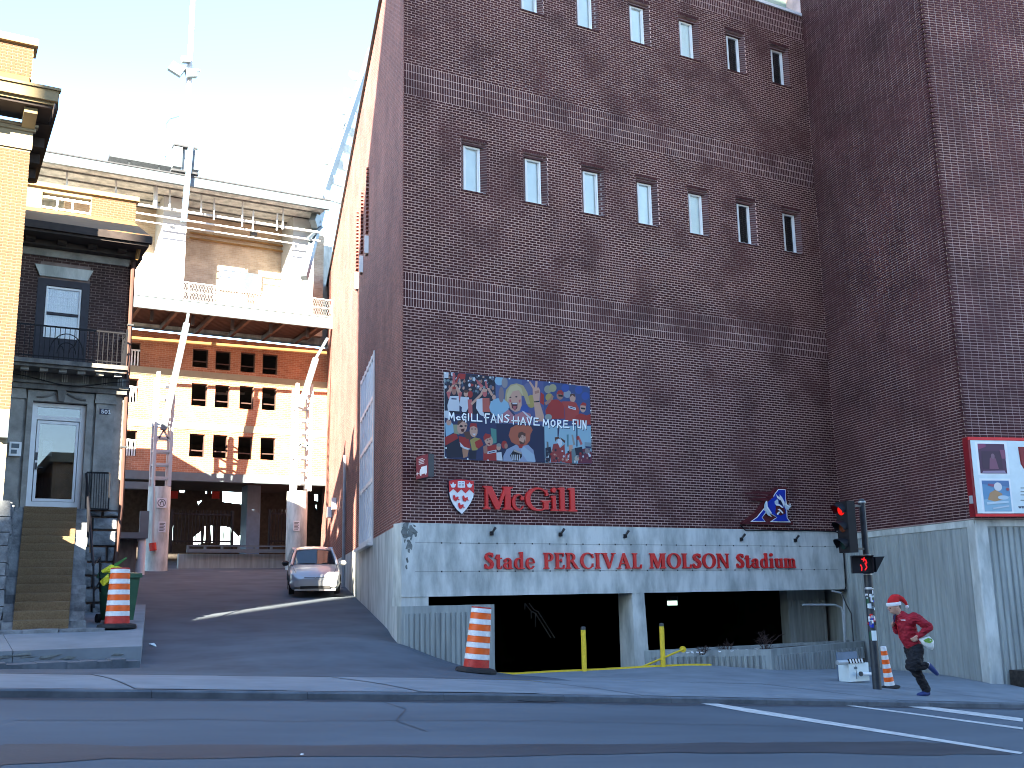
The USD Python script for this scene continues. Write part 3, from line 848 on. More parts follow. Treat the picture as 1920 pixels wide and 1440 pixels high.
yr = 25.2
for a, b in (((984, 1131), (996, 1146)), ((996, 1146), (1004, 1150)), ((1004, 1150), (1033, 1196)), ((992, 1131), (1001, 1143)), ((1001, 1143), (1009, 1147)), ((1009, 1147), (1040, 1196)), ((996, 1146), (996, 1160)), ((1004, 1150), (1004, 1176)), ((984, 1131), (984, 1143))):
    rl.tube([at(*a, yr), at(*b, yr)], 0.018, 6)
obj('stair_handrail', rl, 'galvanised', gym)
lp = at(1262, 1131, 25.5)
lamp_ = obj('garage_light', MB().box(lp[0] - 0.14, lp[0] + 0.12, 25.45, 25.6, lp[2] - 0.06, lp[2] + 0.07), 'garage_lamp', gym)
obj('light_housing', MB().box(lp[0] - 0.16, lp[0] + 0.14, 25.43, 25.62, lp[2] + 0.071, lp[2] + 0.2), 'dark_metal', lamp_)

# planter beside the ramp
planter = thing('planter', 'low ribbed concrete planter in front of the garage, bent at its middle', 'planter', (PL1[0], PL1[1], 0.1))
ZP = 0.62
ring = Polygon([tuple(PL0), tuple(PL1), tuple(PL2), (22.6, 21.40), (15.7, 21.40)])
inn = ring.buffer(-0.14, join_style=2)
obj('wall', MB().prism(ring.difference(inn), ZP + 1.8, (0, 0, -1.8), (1, 0, 0), (0, 1, 0), (0, 0, 1)), 'rib_concrete', planter)
for p, q in ((PL0, PL1), (PL1, PL2)):
    d = (q - p); L = np.linalg.norm(d); d = np.array([*(d / L), 0]); n_ = np.array([d[1], -d[0], 0])
    obj('ribs', ribs(np.array([*p, 0]) + n_ * 0.001, d, n_, L, -1.6, ZP - 0.13, 0.135, 0.045, 0.062, 0.12, 0.12), 'rib_concrete', planter)
obj('soil', sheet(inn, 0.3, lambda x, y: 0.50 + 0.08 * meshkit.fbm(np.stack([np.asarray(x) * 2.2, np.asarray(y) * 2.2, 0 * np.asarray(x)], -1), 3)), 'soil', planter)
snow = MB()
for (px, py) in [(1297, 1210), (1306, 1209), (1315, 1211), (1372, 1212), (1384, 1213), (1400, 1214), (1421, 1215), (1350, 1212), (1290, 1208)]:
    p = at(px, py, 19.9 + 0.4 * rng.random())
    snow.hull(np.array([p[0], p[1], 0.60]) + rng.normal(0, 1, (12, 3)) * np.array([0.035, 0.03, 0.012]))
obj('snow_scrap', snow, 'fleece_white', planter, kind='stuff')


def shrub(name, base, h, w, n, label, seed, material='twig'):
    """leafless twigs that fork as they rise"""
    r = np.random.default_rng(seed)
    mb = MB()

    def grow(p, d, L, rad, depth):
        q = p + d * L
        mid = p + d * L * 0.5 + r.normal(0, 0.05 * L, 3)
        mb.tube([p, mid, q], [rad, rad * 0.85, rad * 0.6], 4)
        if depth:
            for _ in range(3):
                e = d + r.normal(0, 0.55, 3)
                e[2] = abs(e[2]) * 0.8 + 0.1
                grow(q if _ else mid, e / np.linalg.norm(e), L * r.uniform(0.5, 0.8), rad * 0.6, depth - 1)
    t = thing(name, label, 'shrub', base)
    for k in range(n):
        a = r.uniform(0, 2 * pi)
        d = np.array([math.cos(a) * r.uniform(0.1, 0.8) * w, math.sin(a) * r.uniform(0.1, 0.8) * w, 1.0])
        grow(np.asarray(base, float) + np.array([math.cos(a), math.sin(a), 0]) * 0.05, d / np.linalg.norm(d), h * r.uniform(0.3, 0.5), 0.009, 3)
    obj('twigs', mb, material, t)


for k, (px, py, h, w_, lab) in enumerate([(1315, 1212, 0.26, 1.4, 'low bare shrub in the planter, nearest the concrete pillar'), (1362, 1213, 0.30, 1.5, 'spreading bare shrub in the planter, between the other two'),
                                         (1435, 1215, 0.55, 0.9, 'tallest bare shrub in the planter, at its bend')]):
    p = at(px, py, 20.3)
    shrub('bare_shrub', (p[0], 20.3, 0.52), h, w_, 9 if k < 2 else 8, lab, 30 + k)

# yellow garage edge, bollards, handrail
ye = MB()
n = 12
for i in range(n):
    a, b = TH0 + (TH1 - TH0) * (i / n), TH0 + (TH1 - TH0) * ((i + 1) / n)
    za, zb = float(zg(*a)), float(zg(*b))
    d = np.array([*(b - a), 0]) / np.linalg.norm(b - a)
    nn = np.array([-d[1], d[0], 0])
    for_ = [np.array([*a, za - 0.2]), np.array([*b, zb - 0.2])]
    P_ = [np.array([*a, za - 0.3]), np.array([*b, zb - 0.3]), np.array([*b, zb + 0.035]), np.array([*a, za + 0.035])]
    Q_ = [p + nn * 0.11 for p in P_]
    ye.add(P_ + Q_, [(0, 1, 2, 3), (3, 2, 6, 7), (4, 5, 6, 7)])
obj('yellow_edge', ye, 'yellow_paint', label='low yellow painted edge across the garage entrance', cat='kerb')
bt = (TH1 - TH0) / np.linalg.norm(TH1 - TH0)


def bollard_at(px):
    r = ray(px, 1255)
    k = r[0] / r[1]
    t = (k * TH0[1] - TH0[0]) / (bt[0] - k * bt[1])
    p = TH0 + bt * t + np.array([-bt[1], bt[0]]) * -0.03
    return np.array([p[0], p[1], float(zg(*p)) - 0.02])


b1, b2 = bollard_at(1095), bollard_at(1243)
bol = thing('bollard', 'yellow steel bollard in the middle of the garage entrance', 'bollard', b1, group='yellow bollards before the garage', local=True)
obj('post', MB().lathe([(0.0, -0.1), (0.057, -0.1), (0.057, 0.93), (0.052, 0.94), (0.0, 0.94)]), 'yellow_paint', bol, smooth=40)
obj('cap', MB().lathe([(0.05, 0.93), (0.059, 0.935), (0.059, 0.985), (0.045, 1.005), (0.0, 1.01)]), 'dark_metal', bol, smooth=40)
dup(bol, b2, 'yellow steel bollard beside the pillar, before the planter')
hr = thing('handrail', 'yellow slanted handrail fixed to the ribbed planter', 'handrail', (16.6, 20.5, 0.3))
pa, pb = at(1205, 1250, 20.75), at(1281, 1217.5, 20.35)
obj('rail', MB().tube([pa, pb], 0.024, 8), 'yellow_paint', hr, smooth=40)
obj('flange', MB().tube([pb, pb + np.array([0.02, 0.06, 0])], 0.075, 12), 'yellow_paint', hr)

# ------------------------------------------------------------ the brick tower
tower = thing('brick_tower', 'dark brick tower at the right on a ribbed concrete base, bricks stacked in straight columns', 'building', tuple(TOWER))
LT, LR, ZT, ZTC = 5.79, 9.0, 25.0, 3.52
foot = Polygon([tuple(TOWER[:2]), tuple((TOWER + RX * LR)[:2]), tuple((TOWER + RX * LR + EX * 14)[:2]), tuple((TOWER + EX * 14)[:2])])
obj('wall', MB().prism(foot, ZT - ZTC, (0, 0, ZTC), (1, 0, 0), (0, 1, 0), (0, 0, 1)), 'tower_mortar', tower)
rows = int((ZT - ZTC) / 0.067)
lay(tower, courses(ZTC + 0.02, rows, 0.067, LT - 0.004, bl=LT / 23 - 0.014, stack=True), TOWER, EX, NX, 'tower_brick', 150, 0.007)
lay(tower, courses(ZTC + 0.02, rows, 0.067, LR, bl=0.176, stack=True), TOWER, RX, -EX, 'tower_brick', 150, 0.007)
qo = MB()
for k in range(0, rows, 1):
    if k % 2:
        z = ZTC + 0.02 + k * 0.067
        qo.obox(TOWER + NX * 0.012 - EX * 0.012 + EX * 0.02 + RX * 0.02 + np.array([0, 0, z + 0.033]), EX, RX, (0, 0, 1), 0.045, 0.045, 0.028)
obj('corner_brick', qo, 'tower_brick', tower, kind='stuff')
base = foot.buffer(-0.045, join_style=2)
obj('concrete_base', MB().prism(base, ZTC + 3.0, (0, 0, -3.002), (1, 0, 0), (0, 1, 0), (0, 0, 1)), 'rib_concrete', tower)
bo = TOWER + (RX + EX) * 0.045
obj('base_ribs', ribs(bo, EX, NX, LT + 0.3, -1.0, ZTC - 0.17, 0.19, 0.03, 0.055, 0.30, 0.1), 'rib_concrete', tower)
obj('front_ribs', ribs(bo, RX, -EX, LR - 0.1, -1.4, ZTC - 0.17, 0.155, 0.035, 0.06, 0.34, 0.1), 'rib_concrete', tower)
obj('base_band', MB().obox(bo + EX * 2.95 + NX * 0.002 + np.array([0, 0, ZTC - 0.09]), EX, NX, (0, 0, 1), 2.95, 0.03, 0.075).obox(bo + RX * 4.4 - EX * 0.002 + np.array([0, 0, ZTC - 0.09]), RX, EX, (0, 0, 1), 4.4, 0.03, 0.075), 'concrete', tower)
obj('corner_strip', MB().prism(Polygon([(-0.028, -0.0), (0.0, -0.03), (0.29, -0.03), (0.29, 0.02), (0.02, 0.02), (0.02, 0.27), (-0.028, 0.27)]), ZTC + 2.4, bo + np.array([0, 0, -2.5]), RX, EX, (0, 0, 1)), 'concrete', tower)
# a little earth ledge and a bush at the tower's foot
lg = Polygon([tuple((TOWER + RX * 0.45 - EX * 0.05)[:2]), tuple((TOWER + RX * 6)[:2]), tuple((TOWER + RX * 6 - EX * 0.55)[:2]), tuple((TOWER + RX * 0.5 - EX * 0.45)[:2])])
obj('planting_ledge', MB().prism(lg, 1.2, (0, 0, -1.03), (1, 0, 0), (0, 1, 0), (0, 0, 1)), 'soil', kind='structure', label='earth ledge along the foot of the tower', cat='planting bed')
pb_ = TOWER + RX * 1.75 - EX * 0.28
shrub('bare_bush', (pb_[0], pb_[1], 0.15), 0.75, 0.8, 16, 'bare dark bush at the right edge, against the tower base', 55)
obj('right_walk', sheet(right_walk, 0.8, zg), 'walk_concrete', kind='structure', label='pavement strip along the tower front', cat='pavement')

# ------------------------------------------------------------ serif lettering
def _el(cx, cy, rx, ry):
    return affinity.scale(Point(cx, cy).buffer(1, 20), rx, ry)


def _rc(a, b, c, d):
    return sbox(a, b, c, d)


def _stem(x, w, y0=0.0, y1=1.0, foot=True, head=True, s=0.085, t=0.055, left_only=False):
    g = [_rc(x, y0, x + w, y1)]
    if foot:
        g += [Polygon([(x - s, y0), (x + w + s, y0), (x + w + s, y0 + t), (x + w, y0 + t + 0.05), (x, y0 + t + 0.05), (x - s, y0 + t)])]
    if head:
        r = 0 if left_only else s
        g += [Polygon([(x - s, y1 - t - (0.03 if left_only else 0)), (x - s, y1 - (0.03 if left_only else 0)), (x + w + r, y1), (x + w + r, y1 - t), (x + w, y1 - t - 0.05), (x, y1 - t - 0.05)])]
    return unary_union(g)


def _pl(*p):
    return Polygon(p)


def glyph(ch):
    W, T, XH = 0.19, 0.085, 0.68
    if ch == 'M':
        return unary_union([_stem(0.1, 0.10), _stem(0.86, W + 0.03), _pl((0.06, 1), (0.34, 1), (0.66, 0.22), (0.56, 0.0), (0.5, 0.0)), _pl((0.86, 1), (0.98, 1), (0.62, 0.0), (0.5, 0.0))])
    if ch == 'N':
        return unary_union([_stem(0.1, 0.09), _stem(0.78, 0.09, foot=False), _pl((0.04, 1), (0.30, 1), (0.87, 0.0), (0.72, 0.0))])
    if ch == 'c':
        r = _el(0.36, 0.34, 0.36, 0.36).difference(_el(0.43, 0.35, 0.25, 0.29))
        return unary_union([r.difference(_pl((0.45, 0.36), (1, 0.60), (1, 0.12), (0.5, 0.22))), _el(0.60, 0.52, 0.10, 0.09)])
    if ch in 'CG':
        r = _el(0.5, 0.5, 0.5, 0.52).difference(_el(0.55, 0.5, 0.36, 0.44))
        r = r.difference(_pl((0.6, 0.5), (1.1, 0.80), (1.1, 0.2 if ch == 'C' else 0.0), (0.9, 0.2), (0.62, 0.42)))
        r = unary_union([r, _pl((0.84, 0.66), (0.9, 0.66), (0.9, 0.95), (0.8, 0.9))])
        if ch == 'G':
            r = unary_union([r, _stem(0.74, W, 0.06, 0.46, foot=False)])
        else:
            r = unary_union([r, _pl((0.84, 0.34), (0.9, 0.34), (0.9, 0.12), (0.78, 0.1))])
        return r
    if ch == 'O':
        return _el(0.5, 0.5, 0.5, 0.52).difference(_el(0.5, 0.5, 0.30, 0.44))
    if ch == 'i':
        return unary_union([_stem(0.1, W, 0, XH, left_only=True), _el(0.19, 0.93, 0.115, 0.115)])
    if ch == 'l':
        return _stem(0.1, W, 0, 1.06, left_only=True)
    if ch == 'I':
        return _stem(0.1, W)
    if ch == 'L':
        return unary_union([_stem(0.1, W), _rc(0.1, 0, 0.66, T), _pl((0.58, 0), (0.68, 0), (0.70, 0.27), (0.64, 0.27))])
    if ch == 'E':
        return unary_union([_stem(0.1, W), _rc(0.1, 0, 0.64, T), _rc(0.1, 1 - T, 0.62, 1), _rc(0.2, 0.48, 0.5, 0.56), _pl((0.56, 0), (0.66, 0), (0.68, 0.25), (0.62, 0.25)), _pl((0.54, 1), (0.63, 1), (0.63, 0.76), (0.58, 0.76)), _rc(0.45, 0.40, 0.51, 0.64)])
    if ch in 'PR':
        b = _el(0.33, 0.73, 0.34, 0.27).difference(_el(0.31, 0.73, 0.20, 0.19)).difference(_rc(-1, 0, 0.28, 2))
        g = [_stem(0.1, W), b, _rc(0.2, 1 - 0.07, 0.36, 1), _rc(0.2, 0.46, 0.36, 0.535)]
        if ch == 'R':
            g += [_pl((0.34, 0.5), (0.54, 0.5), (0.86, 0.06), (0.95, 0.05), (0.95, 0), (0.68, 0))]
        return unary_union(g)
    if ch == 'V':
        return unary_union([_pl((0.0, 1), (0.24, 1), (0.56, 0.2), (0.46, 0), (0.40, 0)), _pl((0.76, 1), (0.86, 1), (0.5, 0), (0.42, 0)), _rc(-0.08, 0.945, 0.32, 1), _rc(0.66, 0.945, 0.94, 1)])
    if ch == 'A':
        return unary_union([_pl((0.66, 0), (0.92, 0), (0.52, 1), (0.42, 1), (0.36, 0.82)), _pl((0.05, 0), (0.14, 0), (0.48, 0.88), (0.42, 1)), _rc(0.22, 0.30, 0.70, 0.375), _rc(-0.05, 0, 0.25, 0.055), _rc(0.58, 0, 1.0, 0.055)])
    if ch == 'S':
        pts = [(0.56, 0.80), (0.5, 0.90), (0.36, 0.93), (0.2, 0.87), (0.15, 0.74), (0.22, 0.62), (0.36, 0.53), (0.5, 0.42), (0.56, 0.29), (0.5, 0.14), (0.34, 0.07), (0.17, 0.1), (0.10, 0.22)]
        g = LineString(pts).buffer(0.075)
        return unary_union([g, LineString(pts[4:10]).buffer(0.105), _pl((0.55, 0.70), (0.61, 0.70), (0.61, 0.97), (0.53, 0.92)), _pl((0.05, 0.32), (0.11, 0.32), (0.15, 0.1), (0.05, 0.03))])
    if ch == 't':
        return unary_union([_rc(0.14, 0.1, 0.14 + W, 0.86), _pl((0.02, XH), (0.14, 0.88), (0.33, 0.88), (0.33, XH)), _rc(0.02, XH - 0.07, 0.48, XH), _el(0.32, 0.14, 0.18, 0.15).difference(_el(0.36, 0.2, 0.12, 0.14))])
    if ch == 'a':
        b = _el(0.26, 0.2, 0.26, 0.21).difference(_el(0.30, 0.2, 0.12, 0.13))
        return unary_union([b, _rc(0.36, 0.06, 0.36 + W, 0.5), _el(0.30, 0.46, 0.25, 0.22).difference(_el(0.27, 0.42, 0.15, 0.17)).difference(_rc(-1, -1, 0.6, 0.42)), _el(0.12, 0.50, 0.1, 0.09), _rc(0.36, 0, 0.66, 0.06), _rc(0.36, 0.0, 0.55, 0.12)])
    if ch == 'd':
        return unary_union([_el(0.30, 0.33, 0.30, 0.35).difference(_el(0.34, 0.33, 0.16, 0.27)), _stem(0.42, W, 0, 1.04, foot=False, left_only=True), _rc(0.42, 0, 0.72, 0.06)])
    if ch == 'e':
        r = _el(0.32, 0.34, 0.32, 0.36).difference(_el(0.36, 0.36, 0.19, 0.29)).difference(_pl((0.4, 0.36), (0.9, 0.36), (0.9, 0.14), (0.45, 0.2)))
        return unary_union([r, _rc(0.12, 0.34, 0.62, 0.405)])
    if ch == 'u':
        return unary_union([_stem(0.1, W, 0.1, XH, foot=False, left_only=True), _stem(0.5, W, 0, XH, foot=False, left_only=True), _rc(0.5, 0, 0.78, 0.06), _el(0.36, 0.2, 0.26, 0.21).difference(_el(0.42, 0.24, 0.15, 0.15)).difference(_rc(-1, 0.25, 2, 2))])
    if ch == 'm':
        g = [_stem(0.1 + 0.36 * k, W - 0.02, 0, XH if k == 0 else 0.5, head=(k == 0), left_only=True, s=0.06) for k in range(3)]
        for k in range(2):
            cx = 0.1 + 0.36 * k + 0.34
            g.append(_el(cx, 0.46, 0.19, 0.22).difference(_el(cx - 0.05, 0.42, 0.13, 0.19)).difference(_rc(-1, -1, 3, 0.45)))
        return unary_union(g)
    raise KeyError(ch)


def word(text, gap=0.10):
    x, out = 0.0, []
    for ch in text:
        if ch == ' ':
            x += 0.34
            continue
        g = glyph(ch)
        a, _, b, _ = g.bounds
        out.append((ch, affinity.translate(g, x - a, 0)))
        x += b - a + gap
    return out, x - gap


# the big red gym letters on the brick
def zrow(px, py):
    p = at(px, py, YF)
    return p[0], p[2]


YL = YF - 0.075
mcg = thing('wall_lettering', 'large red serif letters reading McGill on the brick wall, beside the shield', 'lettering', (11.3, YL, 3.95))
zc = zrow(904, 955)[1]
gl = {'M': (904, 959), 'c': (957.5, 980), 'G': (983, 1029.5), 'i': (1030.5, 1042.5), 'l0': (1044, 1060), 'l1': (1063, 1079)}
for ch, key in (('M', 'M'), ('c', 'c'), ('G', 'G'), ('i', 'i'), ('l', 'l0'), ('l', 'l1')):
    g = glyph(ch)
    a, y0, b, y1 = g.bounds
    xa, xb = zrow(gl[key][0], 940)[0], zrow(gl[key][1], 940)[0]
    H = 0.535
    g = affinity.affine_transform(g, [(xb - xa) / (b - a), 0, 0, H, xa - a * (xb - xa) / (b - a), zc])
    obj('letter_' + ch.lower(), MB().prism(g, 0.07, (0, YL + 0.07, 0), (1, 0, 0), (0, 0, 1), (0, -1, 0)), 'red_letter', mcg)

std = thing('stadium_lettering', 'long row of red serif letters naming the stadium on the concrete beam', 'lettering', (11.3, YF - 0.08, 2.57))
for text, pxa, pxb in (('Stade', 906, 1000), ('PERCIVAL', 1017, 1200), ('MOLSON', 1215.5, 1364), ('Stadium', 1378, 1488)):
    gs, L = word(text)
    mid = (pxa + pxb) / 2
    xa, xb = zrow(pxa, 1052)[0], zrow(pxb, 1052)[0]
    s = (xb - xa) / L
    z0 = 2.585
    for ch, g in gs:
        g = affinity.affine_transform(g, [s, 0, 0, 0.375, xa, z0])
        obj('letter_' + ch.lower() if ch.islower() else 'capital_' + ch.lower(), MB().prism(g, 0.05, (0, YF - 0.035, 0), (1, 0, 0), (0, 0, 1), (0, -1, 0)), 'red_letter', std)


def plane_poly(pts, oy):
    """measured picture points, as an outline (x, z) on an upright plane at y = oy"""
    return Polygon([(p[0], p[2]) for p in (at(x, y, oy) for x, y in pts)]).buffer(0)


def zz(pts, ox, oy, k):
    return [(ox + a / k, oy + b / k) for a, b in pts]


# shield
sh = thing('crest_shield', 'red and white shield crest with three small birds on the brick wall', 'sign', (10.7, YF - 0.06, 4.2))
ZS = lambda pts: zz(pts, 770, 840, 11.077)
outl = [(790, 685), (900, 660), (1040, 652), (1180, 665), (1308, 690), (1310, 930), (1290, 1030), (1240, 1140), (1160, 1260), (1062, 1370), (960, 1280), (880, 1170), (825, 1050), (800, 930)]
Y0 = YF - 0.05
obj('backing', MB().prism(plane_poly(ZS(outl), Y0).buffer(0.012), 0.05, (0, Y0 + 0.05, 0), (1, 0, 0), (0, 0, 1), (0, -1, 0)), 'logo_navy', sh)
obj('white_field', MB().prism(plane_poly(ZS(outl), Y0), 0.012, (0, Y0, 0), (1, 0, 0), (0, 0, 1), (0, -1, 0)), 'shield_white', sh)
chief = [(790, 685), (900, 660), (1040, 652), (1180, 665), (1308, 690), (1312, 945), (1222, 858), (1136, 940), (1052, 852), (972, 930), (885, 845), (800, 925)]
obj('red_chief', MB().prism(plane_poly(ZS(chief), Y0 - 0.012), 0.012, (0, Y0 - 0.012, 0), (1, 0, 0), (0, 0, 1), (0, -1, 0)), 'red_sign', sh)
for dx in (0, 340):
    cr = [(820 + dx, 742), (852 + dx, 756), (880 + dx, 708), (910 + dx, 758), (942 + dx, 745), (918 + dx, 815), (880 + dx, 824), (843 + dx, 812)]
    obj('crown', MB().prism(plane_poly(ZS(cr), Y0 - 0.024), 0.008, (0, Y0 - 0.024, 0), (1, 0, 0), (0, 0, 1), (0, -1, 0)), 'shield_white', sh)
bk = [(978, 690), (1052, 684), (1122, 692), (1128, 822), (1052, 828), (976, 820)]
b_ = obj('open_book', MB().prism(plane_poly(ZS(bk), Y0 - 0.024), 0.008, (0, Y0 - 0.024, 0), (1, 0, 0), (0, 0, 1), (0, -1, 0)), 'shield_white', sh)
ln = MB()
for y in (718, 750, 782):
    for a, b in ((998, 1040), (1062, 1105)):
        ln.prism(plane_poly(ZS([(a, y), (b, y), (b, y + 9), (a, y + 9)]), Y0 - 0.033), 0.003, (0, Y0 - 0.033, 0), (1, 0, 0), (0, 0, 1), (0, -1, 0))
obj('book_lines', ln, 'logo_navy', b_)
bird = [(880, 990), (905, 972), (922, 1000), (930, 1028), (985, 1005), (995, 1030), (985, 1050), (1025, 1085), (965, 1068), (948, 1105), (905, 1092), (885, 1050)]
for dx, dy in ((0, 0), (195, 10), (105, 160)):
    obj('red_bird', MB().prism(plane_poly(ZS([(a + dx, b + dy) for a, b in bird]), Y0 - 0.024), 0.008, (0, Y0 - 0.024, 0), (1, 0, 0), (0, 0, 1), (0, -1, 0)), 'red_sign', sh)

# blue A emblem
lg_ = thing('team_emblem', 'blue letter A emblem with a winged helmet on the brick wall above the lettering', 'sign', (20, YF - 0.1, 3.8))
ZL = lambda pts: zz(pts, 1380, 900, 14.4)
Y1 = YF - 0.11
back = [(160, 1165), (560, 860), (720, 620), (950, 380), (1080, 205), (1370, 190), (1400, 600), (1405, 1000), (1555, 1175), (1540, 1205), (900, 1200), (420, 1185), (180, 1195)]
obj('backing', MB().prism(plane_poly(ZL(back), Y1), 0.09, (0, Y1 + 0.09, 0), (1, 0, 0), (0, 0, 1), (0, -1, 0)), 'logo_maroon', lg_)


def emblem(name, pts, m_, k, d=0.008):
    y = Y1 - 0.009 * k
    obj(name, MB().prism(plane_poly(ZL(pts), y), d, (0, y, 0), (1, 0, 0), (0, 0, 1), (0, -1, 0)), m_, lg_)


for s_ in ([(190, 370), (520, 300), (920, 330), (1050, 380), (900, 400), (560, 352), (300, 385)], [(230, 450), (620, 400), (940, 430), (1090, 470), (1070, 530), (860, 470), (560, 440)], [(260, 530), (640, 480), (940, 500), (1060, 545), (760, 570), (520, 545)]):
    emblem('maroon_streak', s_, 'logo_maroon', 2)
emblem('white_outline', [(385, 1125), (560, 1000), (735, 780), (800, 700), (1000, 450), (1035, 380), (1140, 245), (1335, 250), (1345, 520), (1365, 610), (1385, 1020), (1480, 1145), (915, 1135), (1040, 1040), (1100, 1015), (1020, 965), (900, 900), (790, 905), (705, 1010), (795, 1130)], 'shield_white', 1)
emblem('blue_leg', [(445, 1104), (580, 1010), (742, 810), (790, 850), (770, 900), (690, 1010), (768, 1104)], 'logo_blue', 2)
emblem('blue_body', [(980, 1104), (1115, 1015), (1045, 955), (800, 830), (830, 620), (1020, 460), (1060, 380), (1148, 268), (1318, 272), (1330, 600), (1345, 800), (1368, 1030), (1425, 1112)], 'logo_blue', 3)
emblem('dark_face', [(1080, 690), (1180, 690), (1300, 760), (1340, 900), (1200, 960), (1060, 900)], 'logo_maroon', 4)
emblem('silver_wing', [(790, 590), (830, 560), (850, 700), (900, 830), (970, 900), (900, 905), (965, 1000), (860, 950), (790, 840), (755, 720)], 'logo_silver', 5)
emblem('white_wing_edge', [(815, 570), (835, 565), (855, 720), (970, 905), (925, 890), (835, 760)], 'shield_white', 6)
emblem('silver_brow', [(1040, 580), (1110, 520), (1135, 560), (1140, 620), (1090, 680), (1050, 650)], 'logo_silver', 5)
emblem('white_crest', [(1085, 380), (1120, 430), (1180, 470), (1175, 390), (1240, 470), (1310, 600), (1290, 720), (1230, 600), (1160, 520), (1110, 480)], 'shield_white', 5)
emblem('black_mask', [(1140, 560), (1200, 540), (1250, 640), (1250, 690), (1180, 620)], 'logo_navy', 6)
emblem('white_visor', [(1070, 650), (1150, 640), (1220, 690), (1275, 745), (1240, 755), (1180, 700), (1090, 690)], 'shield_white', 7)
emblem('white_mark', [(1120, 795), (1170, 775), (1230, 830), (1280, 895), (1250, 905), (1180, 830)], 'shield_white', 6)
emblem('white_mark', [(1105, 900), (1160, 850), (1190, 862), (1140, 935), (1110, 945)], 'shield_white', 6)
emblem('silver_hand', [(1300, 640), (1400, 680), (1500, 700), (1440, 760), (1410, 810), (1340, 790), (1310, 720)], 'logo_silver', 5)
emblem('white_finger', [(1300, 628), (1350, 640), (1420, 690), (1500, 700), (1430, 722), (1340, 670)], 'shield_white', 6)
for a in ((1420, 640), (1455, 640)):
    emblem('white_claw', [(a[0], a[1] + 40), (a[0] + 15, a[1]), (a[0] + 26, a[1] + 4), (a[0] + 14, a[1] + 44)], 'shield_white', 6)

# ------------------------------------------------------------ the printed banner
ban = thing('wall_banner', 'big printed banner of cheering sports fans hung on the brick wall', 'banner', (12.3, YF - 0.03, 6))
YB = YF - 0.028
A_ = lambda pts: zz(pts, 820, 690, 8.0)
B_ = lambda pts: zz(pts, 960, 690, 8.0)
sheet_px = A_([(103, 55), (500, 88), (872, 132), (1300, 175)]) + B_([(560, 205), (900, 250), (1165, 280), (1200, 1440), (700, 1425)]) + A_([(1000, 1400), (600, 1385), (112, 1355)])
shp = plane_poly(sheet_px, YB)
NAVY, DK, RED, PK, SK, SKL, WH, BLU, LB, YEL, GRN, BLK, BRN = ((0.035, 0.045, 0.12), (0.02, 0.022, 0.045), (0.42, 0.035, 0.03), (0.60, 0.14, 0.14), (0.42, 0.20, 0.15), (0.66, 0.38, 0.28), (0.70, 0.74, 0.80),
                                                               (0.04, 0.09, 0.35), (0.30, 0.52, 0.68), (0.45, 0.34, 0.10), (0.10, 0.30, 0.25), (0.012, 0.012, 0.018), (0.12, 0.05, 0.035))
ART = []


def art(fr, pts, col):
    ART.append((plane_poly(fr(pts), YB), tuple(c * 0.62 for c in col)))


def disc(fr, cx, cy, rx, ry, col, n=14, rot=0.0):
    art(fr, [(cx + rx * math.cos(t) * math.cos(rot) - ry * math.sin(t) * math.sin(rot), cy + rx * math.cos(t) * math.sin(rot) + ry * math.sin(t) * math.cos(rot)) for t in np.linspace(0, 2 * pi, n + 1)[:-1]], col)


# panel grounds
art(A_, [(103, 55), (872, 132), (885, 700), (100, 690)], DK)
art(A_, [(100, 690), (885, 700), (890, 1400), (112, 1360)], NAVY)
art(A_, [(868, 130), (1300, 170), (1320, 840), (885, 830)], (0.10, 0.14, 0.30))
art(B_, [(150, 180), (480, 205), (490, 860), (150, 850)], (0.09, 0.10, 0.26))
art(B_, [(470, 205), (1168, 280), (1190, 870), (485, 860)], (0.05, 0.08, 0.22))
art(A_, [(885, 830), (1320, 850), (1320, 1410), (890, 1400)], (0.022, 0.028, 0.08))
art(B_, [(190, 850), (488, 870), (495, 1420), (190, 1415)], (0.022, 0.028, 0.08))
art(B_, [(485, 865), (1190, 870), (1200, 1440), (495, 1420)], (0.34, 0.55, 0.66))
# crowd behind, upper left
r_ = np.random.default_rng(3)
for k in range(95):
    x, y = r_.uniform(115, 860), r_.uniform(75, 330)
    y += (x - 100) * 0.09
    c = [DK, SK, SKL, WH, (0.05, 0.08, 0.16), RED, (0.14, 0.16, 0.22), BLK, (0.22, 0.3, 0.32)][r_.integers(9)]
    disc(A_, x, y, r_.uniform(10, 26), r_.uniform(14, 34), c, 8)
art(A_, [(105, 60), (170, 66), (165, 150), (105, 150)], WH)
art(A_, [(330, 80), (425, 90), (415, 165), (340, 170)], RED)
for pts, c in (([(228, 75), (262, 75), (265, 240), (232, 240)], PK), ([(315, 85), (345, 92), (295, 220), (262, 215)], RED), ([(570, 170), (600, 180), (690, 270), (655, 300)], PK), ([(710, 190), (738, 200), (760, 300), (728, 300)], PK),
               ([(140, 360), (225, 250), (260, 245), (200, 370), (170, 470)], SKL), ([(255, 245), (290, 255), (370, 380), (330, 480), (300, 370)], SKL), ([(135, 360), (200, 350), (185, 460), (165, 460)], PK), ([(318, 370), (372, 360), (345, 490), (318, 470)], PK)):
    art(A_, pts, c)
disc(A_, 250, 345, 36, 58, SK)
disc(A_, 252, 300, 30, 20, RED)
art(A_, [(190, 420), (320, 420), (345, 650), (160, 640), (150, 560)], WH)
art(A_, [(210, 450), (290, 455), (288, 475), (212, 470)], NAVY)
disc(A_, 430, 385, 34, 48, SKL)
disc(A_, 430, 352, 36, 22, BRN)
art(A_, [(350, 430), (475, 440), (480, 570), (430, 660), (375, 660), (330, 560)], WH)
disc(A_, 495, 395, 38, 52, RED)
art(A_, [(455, 470), (520, 470), (530, 740), (470, 740)], PK)
